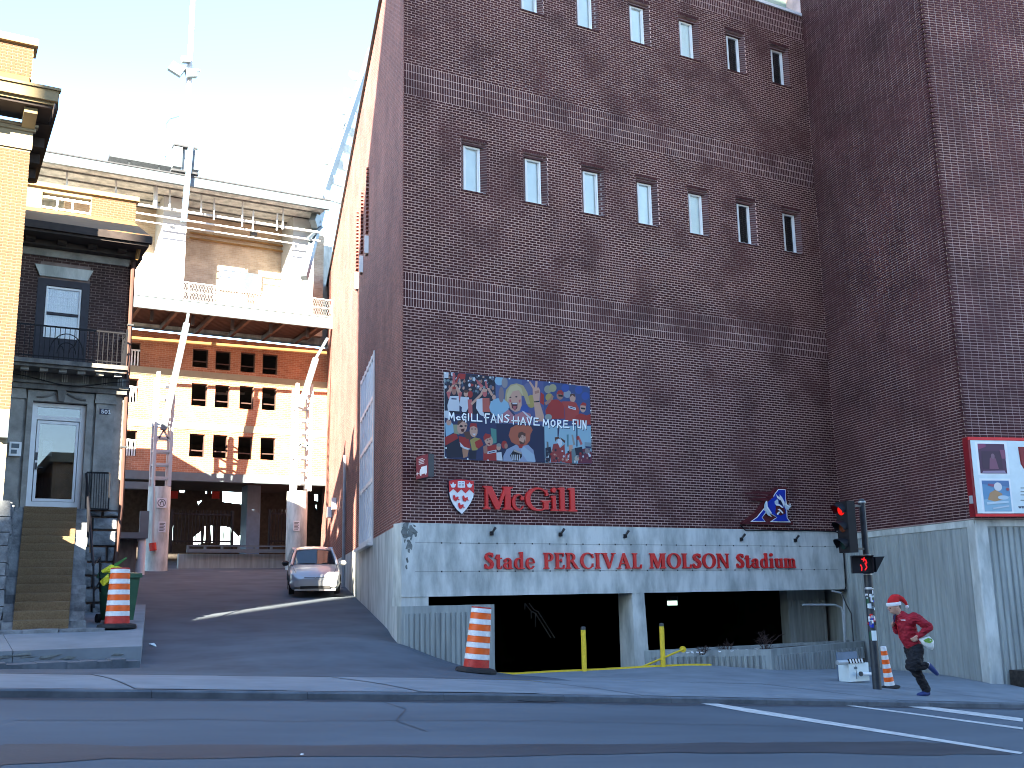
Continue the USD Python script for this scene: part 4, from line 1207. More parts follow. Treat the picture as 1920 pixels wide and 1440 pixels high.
art(A_, [(500, 530), (640, 390), (690, 300), (720, 320), (660, 420), (520, 560)], SKL)
disc(A_, 712, 380, 34, 56, PK)
disc(A_, 710, 335, 40, 26, SKL)
art(A_, [(590, 470), (680, 450), (690, 660), (720, 740), (640, 700), (580, 600)], WH)
art(A_, [(675, 450), (780, 450), (795, 660), (680, 660)], (0.55, 0.13, 0.10))
art(A_, [(780, 300), (840, 400), (810, 420), (740, 300)], SKL)
disc(A_, 850, 440, 28, 40, SKL)
art(A_, [(800, 500), (880, 490), (885, 640), (800, 640)], WH)
art(A_, [(830, 540), (875, 530), (880, 610), (830, 615)], RED)
art(A_, [(100, 640), (180, 640), (170, 760), (100, 740)], WH)
art(A_, [(330, 560), (370, 590), (360, 680), (330, 660)], NAVY)
art(A_, [(800, 640), (885, 590), (890, 700), (820, 690)], SKL)
# the laughing woman, fair hair, two fingers raised
disc(A_, 930, 190, 70, 70, LB)
disc(A_, 1010, 220, 46, 80, (0.30, 0.28, 0.30))
disc(A_, 930, 590, 150, 140, LB)
disc(A_, 960, 400, 40, 120, (0.28, 0.20, 0.22))
disc(B_, 235, 330, 70, 110, (0.14, 0.15, 0.3))
disc(B_, 290, 500, 70, 100, YEL)
disc(B_, 190, 620, 60, 70, BLU)
art(B_, [(430, 360), (480, 400), (480, 560), (420, 520)], RED)
art(A_, [(1010, 480), (1030, 330), (1100, 250), (1190, 230), (1290, 262), (1350, 370), (1395, 540), (1340, 540), (1300, 420), (1100, 400), (1060, 520)], (0.50, 0.40, 0.20))
art(A_, [(1050, 470), (1070, 380), (1140, 330), (1230, 340), (1262, 430), (1265, 560), (1235, 640), (1170, 660), (1100, 620)], SKL)
art(A_, [(1040, 400), (1090, 280), (1190, 245), (1260, 300), (1290, 420), (1220, 330), (1130, 350), (1080, 440), (1050, 510)], (0.62, 0.52, 0.30))
art(A_, [(1105, 520), (1205, 520), (1200, 600), (1165, 640), (1120, 600)], (0.10, 0.02, 0.03))
art(A_, [(1125, 522), (1200, 522), (1198, 542), (1128, 542)], WH)
art(A_, [(1135, 570), (1190, 570), (1170, 630), (1140, 620)], (0.45, 0.12, 0.13))
disc(A_, 1095, 440, 17, 9, BLK, 8)
disc(A_, 1185, 432, 17, 11, BLK, 8)
art(A_, [(1080, 480), (1105, 470), (1110, 510), (1085, 515)], PK)
art(A_, [(1220, 480), (1250, 470), (1248, 515), (1225, 520)], PK)
art(A_, [(960, 700), (1070, 620), (1110, 650), (1180, 700), (1280, 650), (1400, 690), (1420, 830), (920, 820)], (0.50, 0.20, 0.24))
art(A_, [(1060, 610), (1085, 600), (1170, 700), (1150, 720)], NAVY)
art(A_, [(1265, 640), (1300, 650), (1420, 760), (1400, 780)], WH)
for pts in ([(250, 205), (275, 200), (345, 300), (320, 330)], [(350, 195), (385, 198), (375, 310), (345, 300)], [(310, 310), (400, 290), (422, 330), (412, 490), (330, 500), (312, 420)], [(325, 500), (410, 495), (480, 720), (480, 800), (360, 800)]):
    art(B_, pts, SKL)
art(B_, [(328, 500), (408, 494), (412, 510), (332, 516)], BLK)
art(B_, [(340, 350), (400, 330), (410, 370), (345, 390)], SK)
# three men in red, upper right
for cx, cy, c in ((540, 320, (0.35, 0.33, 0.25)), (610, 300, (0.4, 0.36, 0.2)), (830, 390, (0.3, 0.34, 0.4)), (800, 300, BLU), (1000, 330, BLU), (1100, 420, BLU), (560, 440, YEL)):
    disc(B_, cx, cy, 58, 60, c)
disc(B_, 720, 405, 52, 72, SK)
art(B_, [(668, 395), (690, 340), (740, 330), (776, 370), (772, 420), (730, 385), (690, 392)], RED)
art(B_, [(690, 395), (765, 405), (760, 435), (700, 428)], BLK)
art(B_, [(580, 480), (680, 470), (780, 540), (790, 760), (520, 770), (500, 640)], RED)
art(B_, [(485, 520), (560, 470), (600, 400), (625, 430), (570, 520), (510, 560)], SK)
disc(B_, 910, 450, 44, 66, SKL)
art(B_, [(866, 440), (875, 390), (940, 388), (950, 440), (905, 405)], BRN)
art(B_, [(745, 500), (880, 500), (960, 520), (1010, 620), (990, 800), (800, 790), (790, 600)], (0.46, 0.06, 0.05))
art(B_, [(845, 565), (955, 595), (958, 632), (845, 600)], WH)
art(B_, [(865, 578), (940, 600), (940, 614), (865, 592)], NAVY)
disc(B_, 1065, 600, 44, 66, SKL)
art(B_, [(1020, 560), (1060, 512), (1110, 530), (1115, 570), (1060, 560)], RED)
art(B_, [(1030, 590), (1100, 600), (1098, 625), (1035, 615)], BLK)
art(B_, [(950, 720), (1030, 680), (1120, 710), (1185, 690), (1188, 850), (950, 850)], RED)
disc(B_, 545, 735, 55, 45, (0.3, 0.34, 0.32))
# lower left group
art(A_, [(115, 830), (170, 770), (240, 850), (260, 960), (130, 1030)], LB)
disc(A_, 172, 815, 38, 48, SKL)
art(A_, [(110, 1040), (280, 970), (330, 1100), (120, 1180)], RED)
art(A_, [(110, 1170), (340, 1040), (400, 1340), (150, 1350)], DK)
art(A_, [(235, 850), (300, 850), (330, 1000), (250, 980)], (0.35, 0.36, 0.22))
disc(A_, 372, 880, 74, 112, SKL, rot=0.25)
art(A_, [(298, 830), (330, 770), (440, 780), (445, 830), (380, 800), (310, 860)], BRN)
art(A_, [(330, 880), (350, 850), (390, 870), (370, 890)], BLK)
art(A_, [(405, 860), (440, 855), (440, 880), (410, 880)], BLK)
art(A_, [(350, 920), (410, 905), (400, 955), (365, 960)], (0.10, 0.02, 0.02))
art(A_, [(320, 1020), (470, 1050), (500, 1200), (420, 1230), (340, 1160)], RED)
art(A_, [(335, 1110), (400, 1180), (500, 1215), (440, 1232), (350, 1180)], WH)
art(A_, [(370, 1200), (470, 1230), (450, 1330), (390, 1350)], (0.5, 0.25, 0.15))
art(A_, [(390, 960), (480, 950), (520, 1080), (430, 1060)], BRN)
disc(A_, 545, 940, 60, 98, SKL)
art(A_, [(480, 890), (500, 825), (585, 830), (600, 900), (545, 870)], RED)
disc(A_, 520, 915, 14, 8, BLK, 8)
disc(A_, 570, 915, 14, 8, BLK, 8)
art(A_, [(525, 985), (580, 985), (555, 1015)], WH)
art(A_, [(490, 1080), (560, 1040), (640, 1060), (600, 1230), (520, 1240)], YEL)
art(A_, [(560, 1110), (650, 1060), (690, 1150), (620, 1210), (580, 1190)], RED)
art(A_, [(470, 1230), (590, 1240), (580, 1370), (470, 1360)], DK)
art(A_, [(800, 900), (885, 920), (890, 1120), (820, 1140)], GRN)
disc(A_, 770, 1085, 62, 92, SKL, rot=-0.3)
art(A_, [(690, 1030), (720, 980), (800, 1000), (800, 1040), (740, 1060), (700, 1090)], RED)
disc(A_, 752, 1082, 12, 8, BLK, 8)
disc(A_, 790, 1068, 12, 8, BLK, 8)
art(A_, [(750, 1130), (790, 1120), (785, 1155)], (0.2, 0.03, 0.03))
art(A_, [(690, 1200), (840, 1150), (890, 1150), (892, 1395), (690, 1385)], RED)
art(A_, [(745, 1255), (885, 1225), (888, 1265), (750, 1290)], WH)
art(A_, [(770, 1262), (870, 1240), (870, 1254), (772, 1276)], NAVY)
art(A_, [(685, 1180), (745, 1150), (755, 1280), (700, 1280)], SK)
# man in a huge orange hat with a drum
disc(A_, 920, 1190, 34, 46, SKL)
disc(A_, 922, 1155, 36, 26, (0.3, 0.3, 0.28))
disc(A_, 1005, 1150, 44, 60, RED)
disc(A_, 1030, 1170, 26, 40, SK)
art(A_, [(885, 1270), (960, 1260), (980, 1390), (890, 1385)], WH)
art(A_, [(1070, 1010), (1100, 900), (1180, 855), (1300, 850), (1400, 870), (1430, 930), (1395, 1000), (1390, 1090), (1320, 1170), (1180, 1150), (1110, 1110)], (0.50, 0.13, 0.07))
disc(B_, 155, 1050, 52, 88, SKL)
art(B_, [(88, 1030), (100, 970), (150, 955), (205, 985), (200, 1030), (150, 1000), (110, 1060)], BRN)
art(B_, [(110, 1090), (170, 1120), (195, 1060), (190, 1130), (150, 1160), (115, 1130)], BRN)
disc(B_, 140, 1035, 10, 6, BLK, 8)
disc(B_, 178, 1035, 10, 6, BLK, 8)
art(A_, [(990, 1320), (1040, 1220), (1180, 1150), (1250, 1180), (1360, 1150), (1440, 1230), (1475, 1400), (1440, 1425), (990, 1400)], (0.34, 0.40, 0.55))
art(B_, [(85, 1150), (180, 1140), (150, 1200), (110, 1200)], RED)
art(B_, [(130, 1220), (180, 1180), (330, 1300), (350, 1410), (230, 1400), (160, 1300)], (0.42, 0.55, 0.68))
art(A_, [(1090, 1310), (1150, 1220), (1265, 1270), (1270, 1330), (1210, 1400), (1120, 1390)], BLK)
for k in range(5):
    art(A_, [(1110 + k * 30, 1300), (1122 + k * 30, 1300), (1132 + k * 26, 1385), (1118 + k * 26, 1385)], WH)
art(A_, [(1150, 1222), (1265, 1268), (1262, 1292), (1142, 1248)], (0.5, 0.42, 0.36))
# crowd with raised arms, lower right
art(B_, [(680, 870), (715, 870), (700, 1030), (682, 1030)], NAVY)
art(B_, [(960, 870), (985, 870), (985, 1180), (962, 1180)], (0.06, 0.14, 0.22))
art(B_, [(1090, 1110), (1195, 1120), (1195, 1200), (1090, 1200)], (0.25, 0.36, 0.42))
for pts, c in (([(820, 1000), (850, 995), (850, 1180), (828, 1180)], (0.10, 0.25, 0.30)), ([(890, 1000), (915, 1000), (950, 1150), (920, 1160)], (0.35, 0.33, 0.3)), ([(975, 1020), (1005, 1015), (1060, 1140), (1030, 1160)], PK), ([(520, 1100), (545, 1110), (560, 1300), (520, 1280)], (0.16, 0.16, 0.15)),
               ([(640, 1040), (700, 1030), (720, 1060), (670, 1070), (650, 1110)], BRN), ([(720, 1040), (800, 1090), (790, 1130), (740, 1080)], BRN), ([(690, 1060), (750, 1080), (750, 1150), (710, 1190), (680, 1120)], WH),
               ([(620, 1140), (690, 1130), (720, 1200), (790, 1140), (800, 1420), (580, 1420), (590, 1280)], (0.36, 0.05, 0.05)), ([(500, 1200), (580, 1180), (600, 1300), (560, 1420), (500, 1410)], DK), ([(850, 1160), (910, 1150), (910, 1250), (860, 1250)], SKL),
               ([(800, 1290), (900, 1240), (910, 1430), (800, 1425)], RED), ([(835, 1300), (860, 1290), (855, 1380), (838, 1380)], WH), ([(890, 1220), (960, 1200), (970, 1430), (900, 1430)], (0.16, 0.24, 0.26)), ([(1000, 1230), (1110, 1200), (1195, 1260), (1200, 1438), (990, 1432)], (0.18, 0.03, 0.06)),
               ([(940, 1200), (1050, 1180), (1070, 1300), (960, 1310)], DK)):
    art(B_, pts, c)
disc(B_, 985, 1050, 18, 30, RED)
disc(B_, 975, 1355, 36, 40, (0.55, 0.5, 0.42))
disc(B_, 1135, 1240, 42, 50, (0.3, 0.24, 0.24))
art(B_, [(1100, 1170), (1190, 1180), (1190, 1210), (1105, 1200)], NAVY)
for k in range(40):
    disc(B_, r_.uniform(505, 1190), r_.uniform(1210, 1410), r_.uniform(8, 20), r_.uniform(10, 24), [DK, RED, SK, SKL, WH, (0.1, 0.13, 0.15)][r_.integers(6)], 7)

pr = MB()
above = None
for g, c in reversed(ART):
    g = g.intersection(shp)
    vis = g if above is None else g.difference(above)
    above = g if above is None else above.union(g)
    vis = vis.buffer(0)
    for q in getattr(vis, 'geoms', [vis]):
        if q.geom_type == 'Polygon' and q.area > 2e-6:
            pr.flat(q, (0, YB, 0), (1, 0, 0), (0, 0, 1), c)
rest = shp.difference(above)
for q in getattr(rest, 'geoms', [rest]):
    if q.geom_type == 'Polygon' and q.area > 1e-6:
        pr.flat(q, (0, YB, 0), (1, 0, 0), (0, 0, 1), NAVY)
obj('printed_face', pr, 'print_ink', ban)
obj('sheet', MB().prism(shp, 0.02, (0, YB + 0.023, 0), (1, 0, 0), (0, 0, 1), (0, -1, 0)), 'blind', ban)
gm = MB()
for px, py in A_([(115, 75), (620, 118), (1080, 158), (130, 1200), (125, 1345), (455, 1365), (760, 1385)]) + B_([(240, 190), (560, 215), (870, 245), (1150, 285), (1180, 640), (1190, 1040)]):
    p = at(px, py, YB)
    gm.obox(p + np.array([0, -0.004, 0]), (1, 0, 0), (0, 0, 1), (0, 1, 0), 0.016, 0.016, 0.003)
obj('eyelet', gm, 'frame_white', ban, kind='stuff')

# the banner's thin hand-drawn lettering
STROKES = {'M': [[(0.05, 0), (0.12, 1), (0.5, 0.25), (0.85, 1), (1.0, -0.15)]], 'c': [[(0.9, 0.55), (0.5, 0.68), (0.1, 0.4), (0.4, 0.05), (0.95, 0.12)]], 'G': [[(0.95, 0.85), (0.5, 1), (0.08, 0.5), (0.4, 0.02), (0.95, 0.2), (0.95, 0.5), (0.55, 0.48)], [(0.95, 0.3), (0.95, -0.25)]],
           'I': [[(0.5, 0), (0.5, 1)]], 'L': [[(0.2, 1), (0.2, 0), (1.25, 0.0)]], 'F': [[(0.3, -0.25), (0.2, 1), (1.0, 1)], [(0.0, 0.5), (0.85, 0.52)]], 'A': [[(0, -0.1), (0.5, 1), (1, -0.1)], [(0.05, 0.25), (1.0, 0.25)]], 'N': [[(0.1, -0.1), (0.12, 1), (0.9, 0), (0.92, 1)]],
           'S': [[(0.95, 0.9), (0.5, 1), (0.1, 0.75), (0.9, 0.35), (0.6, 0.02), (0.0, 0.08)]], 'H': [[(0.1, -0.1), (0.12, 1)], [(0.9, -0.1), (0.88, 1)], [(-0.15, 0.4), (1.1, 0.42)]], 'V': [[(0, 1), (0.5, -0.1), (1.0, 1.2)]], 'E': [[(1.0, 1), (0.15, 1), (0.1, 0), (1.25, 0)], [(0.1, 0.5), (0.85, 0.5)]],
           'O': [[(0.5, 1), (0.1, 0.7), (0.1, 0.25), (0.5, 0), (0.9, 0.3), (0.9, 0.75), (0.5, 1)]], 'R': [[(0.15, -0.1), (0.15, 1), (0.8, 0.9), (0.8, 0.6), (0.15, 0.5), (1.0, -0.1)]], 'U': [[(0.1, 1), (0.12, 0.1), (0.85, 0.05), (0.88, 1)]]}
wl, ws = MB(), MB()
for fr, txt, x0, x1, yb0, yb1, h in ((A_, 'McGILL', 170, 690, 770, 800, 100), (A_, 'FANS', 705, 1110, 800, 818, 112), (B_, 'HAVE', 10, 425, 830, 858, 100), (B_, 'MORE', 462, 868, 870, 893, 100), (B_, 'FUN', 905, 1132, 895, 915, 120)):
    n = len(txt)
    wid = [1.25 if c in 'MH' else (0.45 if c == 'I' else 0.95) for c in txt]
    tot = (sum(wid) + 0.22 * (n - 1)) * 1.07
    x = 0.0
    for c, w_ in zip(txt, wid):
        for st in STROKES[c]:
            pts = [(x0 + (x + sx_ * w_ * 0.92) / tot * (x1 - x0), yb0 + (yb1 - yb0) * (x + sx_ * w_) / tot - sy_ * h * (0.72 if c == 'c' else 1)) for sx_, sy_ in st]
            ws.prism(LineString([(p[0], p[2]) for p in (at(a + 1.0, b + 1.1, YB) for a, b in fr(pts))]).buffer(0.019), 0.0016, (0, YB - 0.001, 0), (1, 0, 0), (0, 0, 1), (0, -1, 0))
            wl.prism(LineString([(p[0], p[2]) for p in (at(a, b, YB) for a, b in fr(pts))]).buffer(0.0145), 0.002, (0, YB - 0.004, 0), (1, 0, 0), (0, 0, 1), (0, -1, 0))
        x += w_ + 0.22
obj('letter_shadow', ws, 'logo_navy', ban)
obj('slogan_lettering', wl, 'frame_white', ban)

# small red delivery sign standing out from the wall
fs0, fs1 = at(778, 858, YF), at(778, 896, YF)
xs_ = fs0[0]
yo = xs_ / 0.4605
fl = thing('delivery_sign', 'small red box sign with a white truck, standing out from the wall near the corner', 'sign', (xs_, YF, 4.83))
z0_, z1_ = 4.56, 5.06
obj('box', MB().box(xs_ + 0.02, xs_ + 0.15, yo, YF - 0.03, z0_, z1_), 'dark_metal', fl)
yo2, Lb = yo + 0.02, (YF - 0.05 - yo)
uo = np.array([0, -1.0, 0])
po = np.array([xs_ + 0.02, YF - 0.04, z0_])
obj('red_face', MB().obox(po + uo * Lb / 2 + np.array([-0.006, 0, 0.25]), (0, 1, 0), (0, 0, 1), (1, 0, 0), Lb / 2, 0.25, 0.005), 'faded_red', fl)
tr = unary_union([sbox(0.45, 0.24, 0.93, 0.50), Polygon([(0.33, 0.18), (0.33, 0.30), (0.38, 0.42), (0.45, 0.42), (0.45, 0.18)]), sbox(0.34, 0.17, 0.93, 0.25), Point(0.42, 0.16).buffer(0.055), Point(0.83, 0.16).buffer(0.055)])
ar = unary_union([sbox(0.10, 0.225, 0.28, 0.255), Polygon([(0.05, 0.24), (0.13, 0.33), (0.13, 0.15)])])
tx = unary_union([sbox(0.25, 0.84 - 0.07 * k, 0.25 + l, 0.865 - 0.07 * k) for k, l in enumerate((0.35, 0.5, 0.42, 0.45))])
obj('white_truck', MB().prism(affinity.scale(unary_union([tr, ar]), Lb, 0.5, origin=(0, 0)), 0.004, po + np.array([-0.012, 0, 0]), uo, (0, 0, 1), (-1, 0, 0)), 'shield_white', fl)
obj('white_text', MB().prism(affinity.scale(tx, Lb, 0.5, origin=(0, 0)), 0.003, po + np.array([-0.012, 0, 0]), uo, (0, 0, 1), (-1, 0, 0)), 'shield_white', fl)

# sign box on the tower front
so = TOWER - EX * 0.02
sgn = thing('tower_sign', 'red framed white sign box with two photographs on the tower front', 'sign', tuple(TOWER + np.array([0, 0, 4])))
SP = lambda u, z, d=0.0: so + RX * u - EX * d + np.array([0, 0, z])
SW, S0, S1, SD = 2.6, 3.56, 5.385, 0.20
obj('red_frame', MB().obox(SP(SW / 2 + 0.0 - 0.06, (S0 + S1) / 2, SD / 2), RX, (0, 0, 1), EX, SW / 2 + 0.06, (S1 - S0) / 2, SD / 2 - 0.001), 'dark_red', sgn)
obj('red_lip', MB().obox(SP(SW / 2 - 0.06, S1 - 0.035, SD + 0.004), RX, (0, 0, 1), EX, SW / 2 + 0.06, 0.035, 0.01), 'red_sign', sgn)
obj('red_lip', MB().obox(SP(SW / 2 - 0.06, S0 + 0.03, SD + 0.004), RX, (0, 0, 1), EX, SW / 2 + 0.06, 0.03, 0.01), 'red_sign', sgn)
obj('white_panel', MB().obox(SP(SW / 2 - 0.03, (S0 + S1) / 2, SD + 0.003), RX, (0, 0, 1), EX, SW / 2 + 0.03, (S1 - S0) / 2 - 0.075, 0.006), 'sheet_white', sgn)


def sign_px(px, py):
    p = on(px, py, -EX, -EX @ (so - EX * SD))
    return (p - so) @ RX, p[2]


def sign_art(name, items, quad):
    mb = MB()
    (u0, z1), (u1, z0) = quad
    for k, (pts, c) in enumerate(items):
        g = Polygon([(u0 + a * (u1 - u0), z1 + b * (z0 - z1)) for a, b in pts]).buffer(0)
        mb.prism(g, 0.001, SP(0, 0, SD + 0.011 + 0.0015 * k), RX, (0, 0, 1), -EX, c)
    return obj(name, mb, 'print_ink', sgn)


def el_pts(cx, cy, rx, ry, n=16):
    return [(cx + rx * math.cos(t), cy + ry * math.sin(t)) for t in np.linspace(0, 2 * pi, n + 1)[:-1]]


full = [(0, 0), (1, 0), (1, 1), (0, 1)]
sign_art('photo_above', [(full, (0.10, 0.045, 0.075)), ([(0, 0), (0.3, 0), (0.3, 0.1), (0, 0.2)], (0.25, 0.06, 0.12)), ([(0.1, 0.25), (0.85, 0.25), (0.85, 0.85), (0.1, 0.85)], (0.075, 0.04, 0.06)), ([(0.4, 0.5), (0.5, 0.4), (0.62, 0.5), (0.7, 0.85), (0.35, 0.85)], (0.22, 0.09, 0.13)),
                         (el_pts(0.52, 0.42, 0.07, 0.09), (0.22, 0.12, 0.15)), ([(0.8, 0.2), (1, 0.2), (1, 0.5), (0.85, 0.5)], (0.24, 0.08, 0.13)), ([(0.1, 0.92), (0.9, 0.9), (0.95, 1), (0.05, 1)], (0.3, 0.22, 0.3))],
         (sign_px(1832, 832), sign_px(1888, 888)))
sign_art('photo_below', [(full, (0.13, 0.27, 0.42)), ([(0, 0), (1, 0), (1, 0.2), (0, 0.12)], (0.10, 0.18, 0.33)), ([(0, 0.62), (1, 0.5), (1, 1), (0, 1)], (0.26, 0.42, 0.52)), ([(0.15, 0.62), (0.25, 0.4), (0.45, 0.3), (0.7, 0.42), (0.72, 0.62), (0.4, 0.68)], (0.42, 0.24, 0.12)),
                         ([(0.22, 0.1), (0.48, 0.12), (0.45, 0.22), (0.2, 0.16)], (0.3, 0.1, 0.16)), (el_pts(0.57, 0.2, 0.15, 0.14), (0.66, 0.62, 0.60)), (el_pts(0.72, 0.55, 0.2, 0.07), (0.46, 0.56, 0.62)), (el_pts(0.92, 0.28, 0.06, 0.05), (0.4, 0.1, 0.12)),
                         ([(0.1, 0.7), (0.9, 0.66), (0.9, 0.72), (0.1, 0.78)], (0.5, 0.6, 0.66)), ([(0.3, 0.88), (0.9, 0.8), (0.9, 0.85), (0.3, 0.93)], (0.45, 0.52, 0.58))],
         (sign_px(1840, 901), sign_px(1897, 959)))
for (a, b) in ((830, 889), (899, 960.5)):
    (u0, zt), (u1, zb) = sign_px(1837 if a > 850 else 1829, a), sign_px(1899 if a > 850 else 1892, b)
    obj('photo_mount', MB().obox(SP((u0 + u1) / 2, (zt + zb) / 2, SD + 0.0085), RX, (0, 0, 1), EX, (u1 - u0) / 2 + 0.02, (zt - zb) / 2 + 0.025, 0.0015), 'frame_white', sgn)
(u0, zt), _ = sign_px(1908, 838), 0
shd = Polygon([(u0, zt), (u0 + 0.62, zt), (u0 + 0.60, zt - 0.40), (u0 + 0.31, zt - 0.85), (u0 + 0.02, zt - 0.40)])
obj('sign_crest', MB().prism(shd, 0.004, SP(0, 0, SD + 0.011), RX, (0, 0, 1), -EX).prism(shd.buffer(-0.03), 0.004, SP(0, 0, SD + 0.0155), RX, (0, 0, 1), -EX), 'dark_red', sgn)
uw, zw = sign_px(1909, 953)
obj('web_lettering', lettering('www', 0.065, SP(uw, zw, SD + 0.01), RX, (0, 0, 1), 0.004, -EX, True), 'logo_navy', sgn)
for k, (py, l) in enumerate(((915, 0.5), (922, 0.6), (928, 0.5), (938, 0.55))):
    u_, z_ = sign_px(1913, py)
    obj('text_line', MB().obox(SP(u_ + l / 2, z_, SD + 0.011), RX, (0, 0, 1), EX, l / 2, 0.008, 0.002), 'dark_metal', sgn)
obj('latch', MB().obox(SP(-0.13, 3.95, 0.12), EX, (0, 0, 1), RX, 0.05, 0.09, 0.02), 'galvanised', sgn)

# ------------------------------------------------------------ spotlights, cable, conduits
pos = [(921, 999), (1050, 1001), (1171, 1004), (1389, 1010), (1490, 1012)]
labs = ['small spotlight on the beam above the first word of the lettering', 'small spotlight on the beam above the letters RC', 'small spotlight on the beam above the gap after the long word', 'small spotlight on the beam above the word Stadium', 'small spotlight on the beam at the right end of the lettering']
first = None
for (px, py), lab in zip(pos, labs):
    p = at(px, py, YF - 0.03)
    if first is None:
        first = thing('spotlight', lab, 'spotlight', p, group='spotlights along the concrete beam', local=True)
        obj('mounting_box', MB().box(-0.04, 0.04, -0.05, 0.0, -0.06, 0.03), 'black_metal', first)
        obj('lamp_head', MB().tube([(0.02, -0.04, 0.02), (0.04, -0.13, 0.11)], [0.025, 0.034], 10), 'dark_metal', first)
    else:
        dup(first, p, lab)
cb = [(1388, 985), (1398, 994), (1420, 994.2), (1450, 994), (1480, 995), (1510, 994.6), (1540, 995.6), (1566, 996.5)]
pts = [at(x, y, YF - 0.05) for x, y in cb] + [at(1576, 1001, YF - 0.05), at(1580, 1012, YF - 0.05), at(1586, 1100, YF - 0.05), at(1583, 1110, YF - 0.04)]
obj('power_cable', MB().tube(pts, 0.016, 6), 'black_metal', label='black cable sagging along the top of the beam and down its right end', cat='cable')
for k, (pp, lab) in enumerate(((((1505, 1134), (1565, 1134), (1577, 1139), (1580, 1150), (1588, 1262)), 'grey conduit bending down beside the planter, nearer the garage'), (((1578, 1112), (1588, 1135), (1596, 1150), (1602, 1225)), 'dark thin conduit curving down the tower base'), (((1560, 1108), (1577, 1112), (1582, 1122), (1586, 1240)), 'grey conduit from the beam end down the corner'))):
    obj('conduit', MB().tube([at(x, y, 20.9 + 0.12 * k) for x, y in pp], 0.028 if k != 1 else 0.018, 8), 'galvanised' if k != 1 else 'dark_metal', label=lab, cat='conduit')

# ------------------------------------------------------------ traffic light and pole
pb = np.array([16.72, 15.2, 0.0])
r = ray(1644, 1281)
pb = EYE + r * (15.2 / r[1])
pb[2] = float(zg(pb[0], pb[1]))
tl = thing('traffic_light_pole', 'dark traffic light pole with a red light, stickers and a red pedestrian signal', 'traffic light', pb)
PT = lambda px, py, dy=0.0: at(px, py, pb[1] + dy)
ht = PT(1614, 936)[2]
jn = PT(1629, 1042)[2]
axis = lambda z: np.array([pb[0], pb[1], z])
obj('lower_pole', MB().tube([axis(pb[2] - 0.1), axis(jn - 0.02)], 0.085, 18), 'pole_paint', tl, smooth=40)
obj('upper_pole', MB().tube([axis(jn), axis(ht - 0.1)], 0.062, 16), 'pole_paint', tl, smooth=40)
obj('pole_cap', MB().lathe([(0.0, 0.0), (0.068, 0.0), (0.07, 0.05), (0.045, 0.1), (0.0, 0.11)], axis(ht - 0.1)), 'pole_paint', tl, smooth=40)
bd = MB()
for py in (943, 1042.5, 1078, 1105):
    z = PT(1630, py)[2]
    bd.lathe([(0.0, 0.0), (0.078 if py < 1042 else 0.092, 0.0), (0.078 if py < 1042 else 0.092, 0.022), (0.0, 0.022)], axis(z))
obj('steel_band', bd, 'galvanised', tl, smooth=40)
# signal head: faces along the street to the left and a little to the viewer
hx = PT(1588, 990, -0.02)
fd = np.array([-0.985, 0.10, 0.0]); fd /= np.linalg.norm(fd)
sd = np.array([-fd[1], fd[0], 0.0])
hz1, hz0 = PT(1590, 941)[2], PT(1595, 1036.5)[2]
hc = np.array([hx[0], hx[1], (hz0 + hz1) / 2])
hd = obj('signal_head', MB().obox(hc, fd, sd, (0, 0, 1), 0.10, 0.165, (hz1 - hz0) / 2), 'black_metal', tl)
step = (hz1 - hz0) / 3
for k, m_ in enumerate(('red_lamp', 'amber_lens', 'green_lens')):
    c = hc + np.array([0, 0, (1 - k) * step]) + fd * 0.10
    an = np.linspace(0, 2 * pi, 25)[:-1]
    ringp = [c + fd * 0.012 + sd * 0.105 * math.cos(a) + np.array([0, 0, 0.105 * math.sin(a)]) for a in an]
    mb = MB().add(ringp + [c + fd * 0.035], [(i, (i + 1) % 24, 24) for i in range(24)])
    obj(['red_light', 'amber_light', 'green_light'][k], mb, m_, hd)
    vz = MB()
    a2 = np.linspace(-0.35, pi + 0.35, 18)
    near = [c + sd * 0.135 * math.cos(a) + np.array([0, 0, 0.135 * math.sin(a)]) for a in a2]
    far = [c + fd * (0.10 + 0.13 * max(0.0, math.sin(a))) + sd * 0.132 * math.cos(a) + np.array([0, 0, 0.132 * math.sin(a) - 0.035]) for a in a2]
    near2 = [c + sd * 0.127 * math.cos(a) + np.array([0, 0, 0.127 * math.sin(a)]) for a in a2]
    far2 = [p - (p - q) * 0.05 for p, q in zip(far, near)]
    n = len(a2)
    f = [(i, i + 1, n + i + 1, n + i) for i in range(n - 1)] + [(2 * n + i, 2 * n + i + 1, 3 * n + i + 1, 3 * n + i) for i in range(n - 1)] + [(n + i, n + i + 1, 3 * n + i + 1, 3 * n + i) for i in range(n - 1)]
    vz.add(near + far + near2 + far2, f)
    obj('visor', vz, 'black_metal', hd)
br = MB()
for z in (hz1 - 0.08, hz0 + 0.08):
    br.bar((hc[0], hc[1], z), axis(z), 0.04)
obj('bracket', br, 'pole_paint', tl)
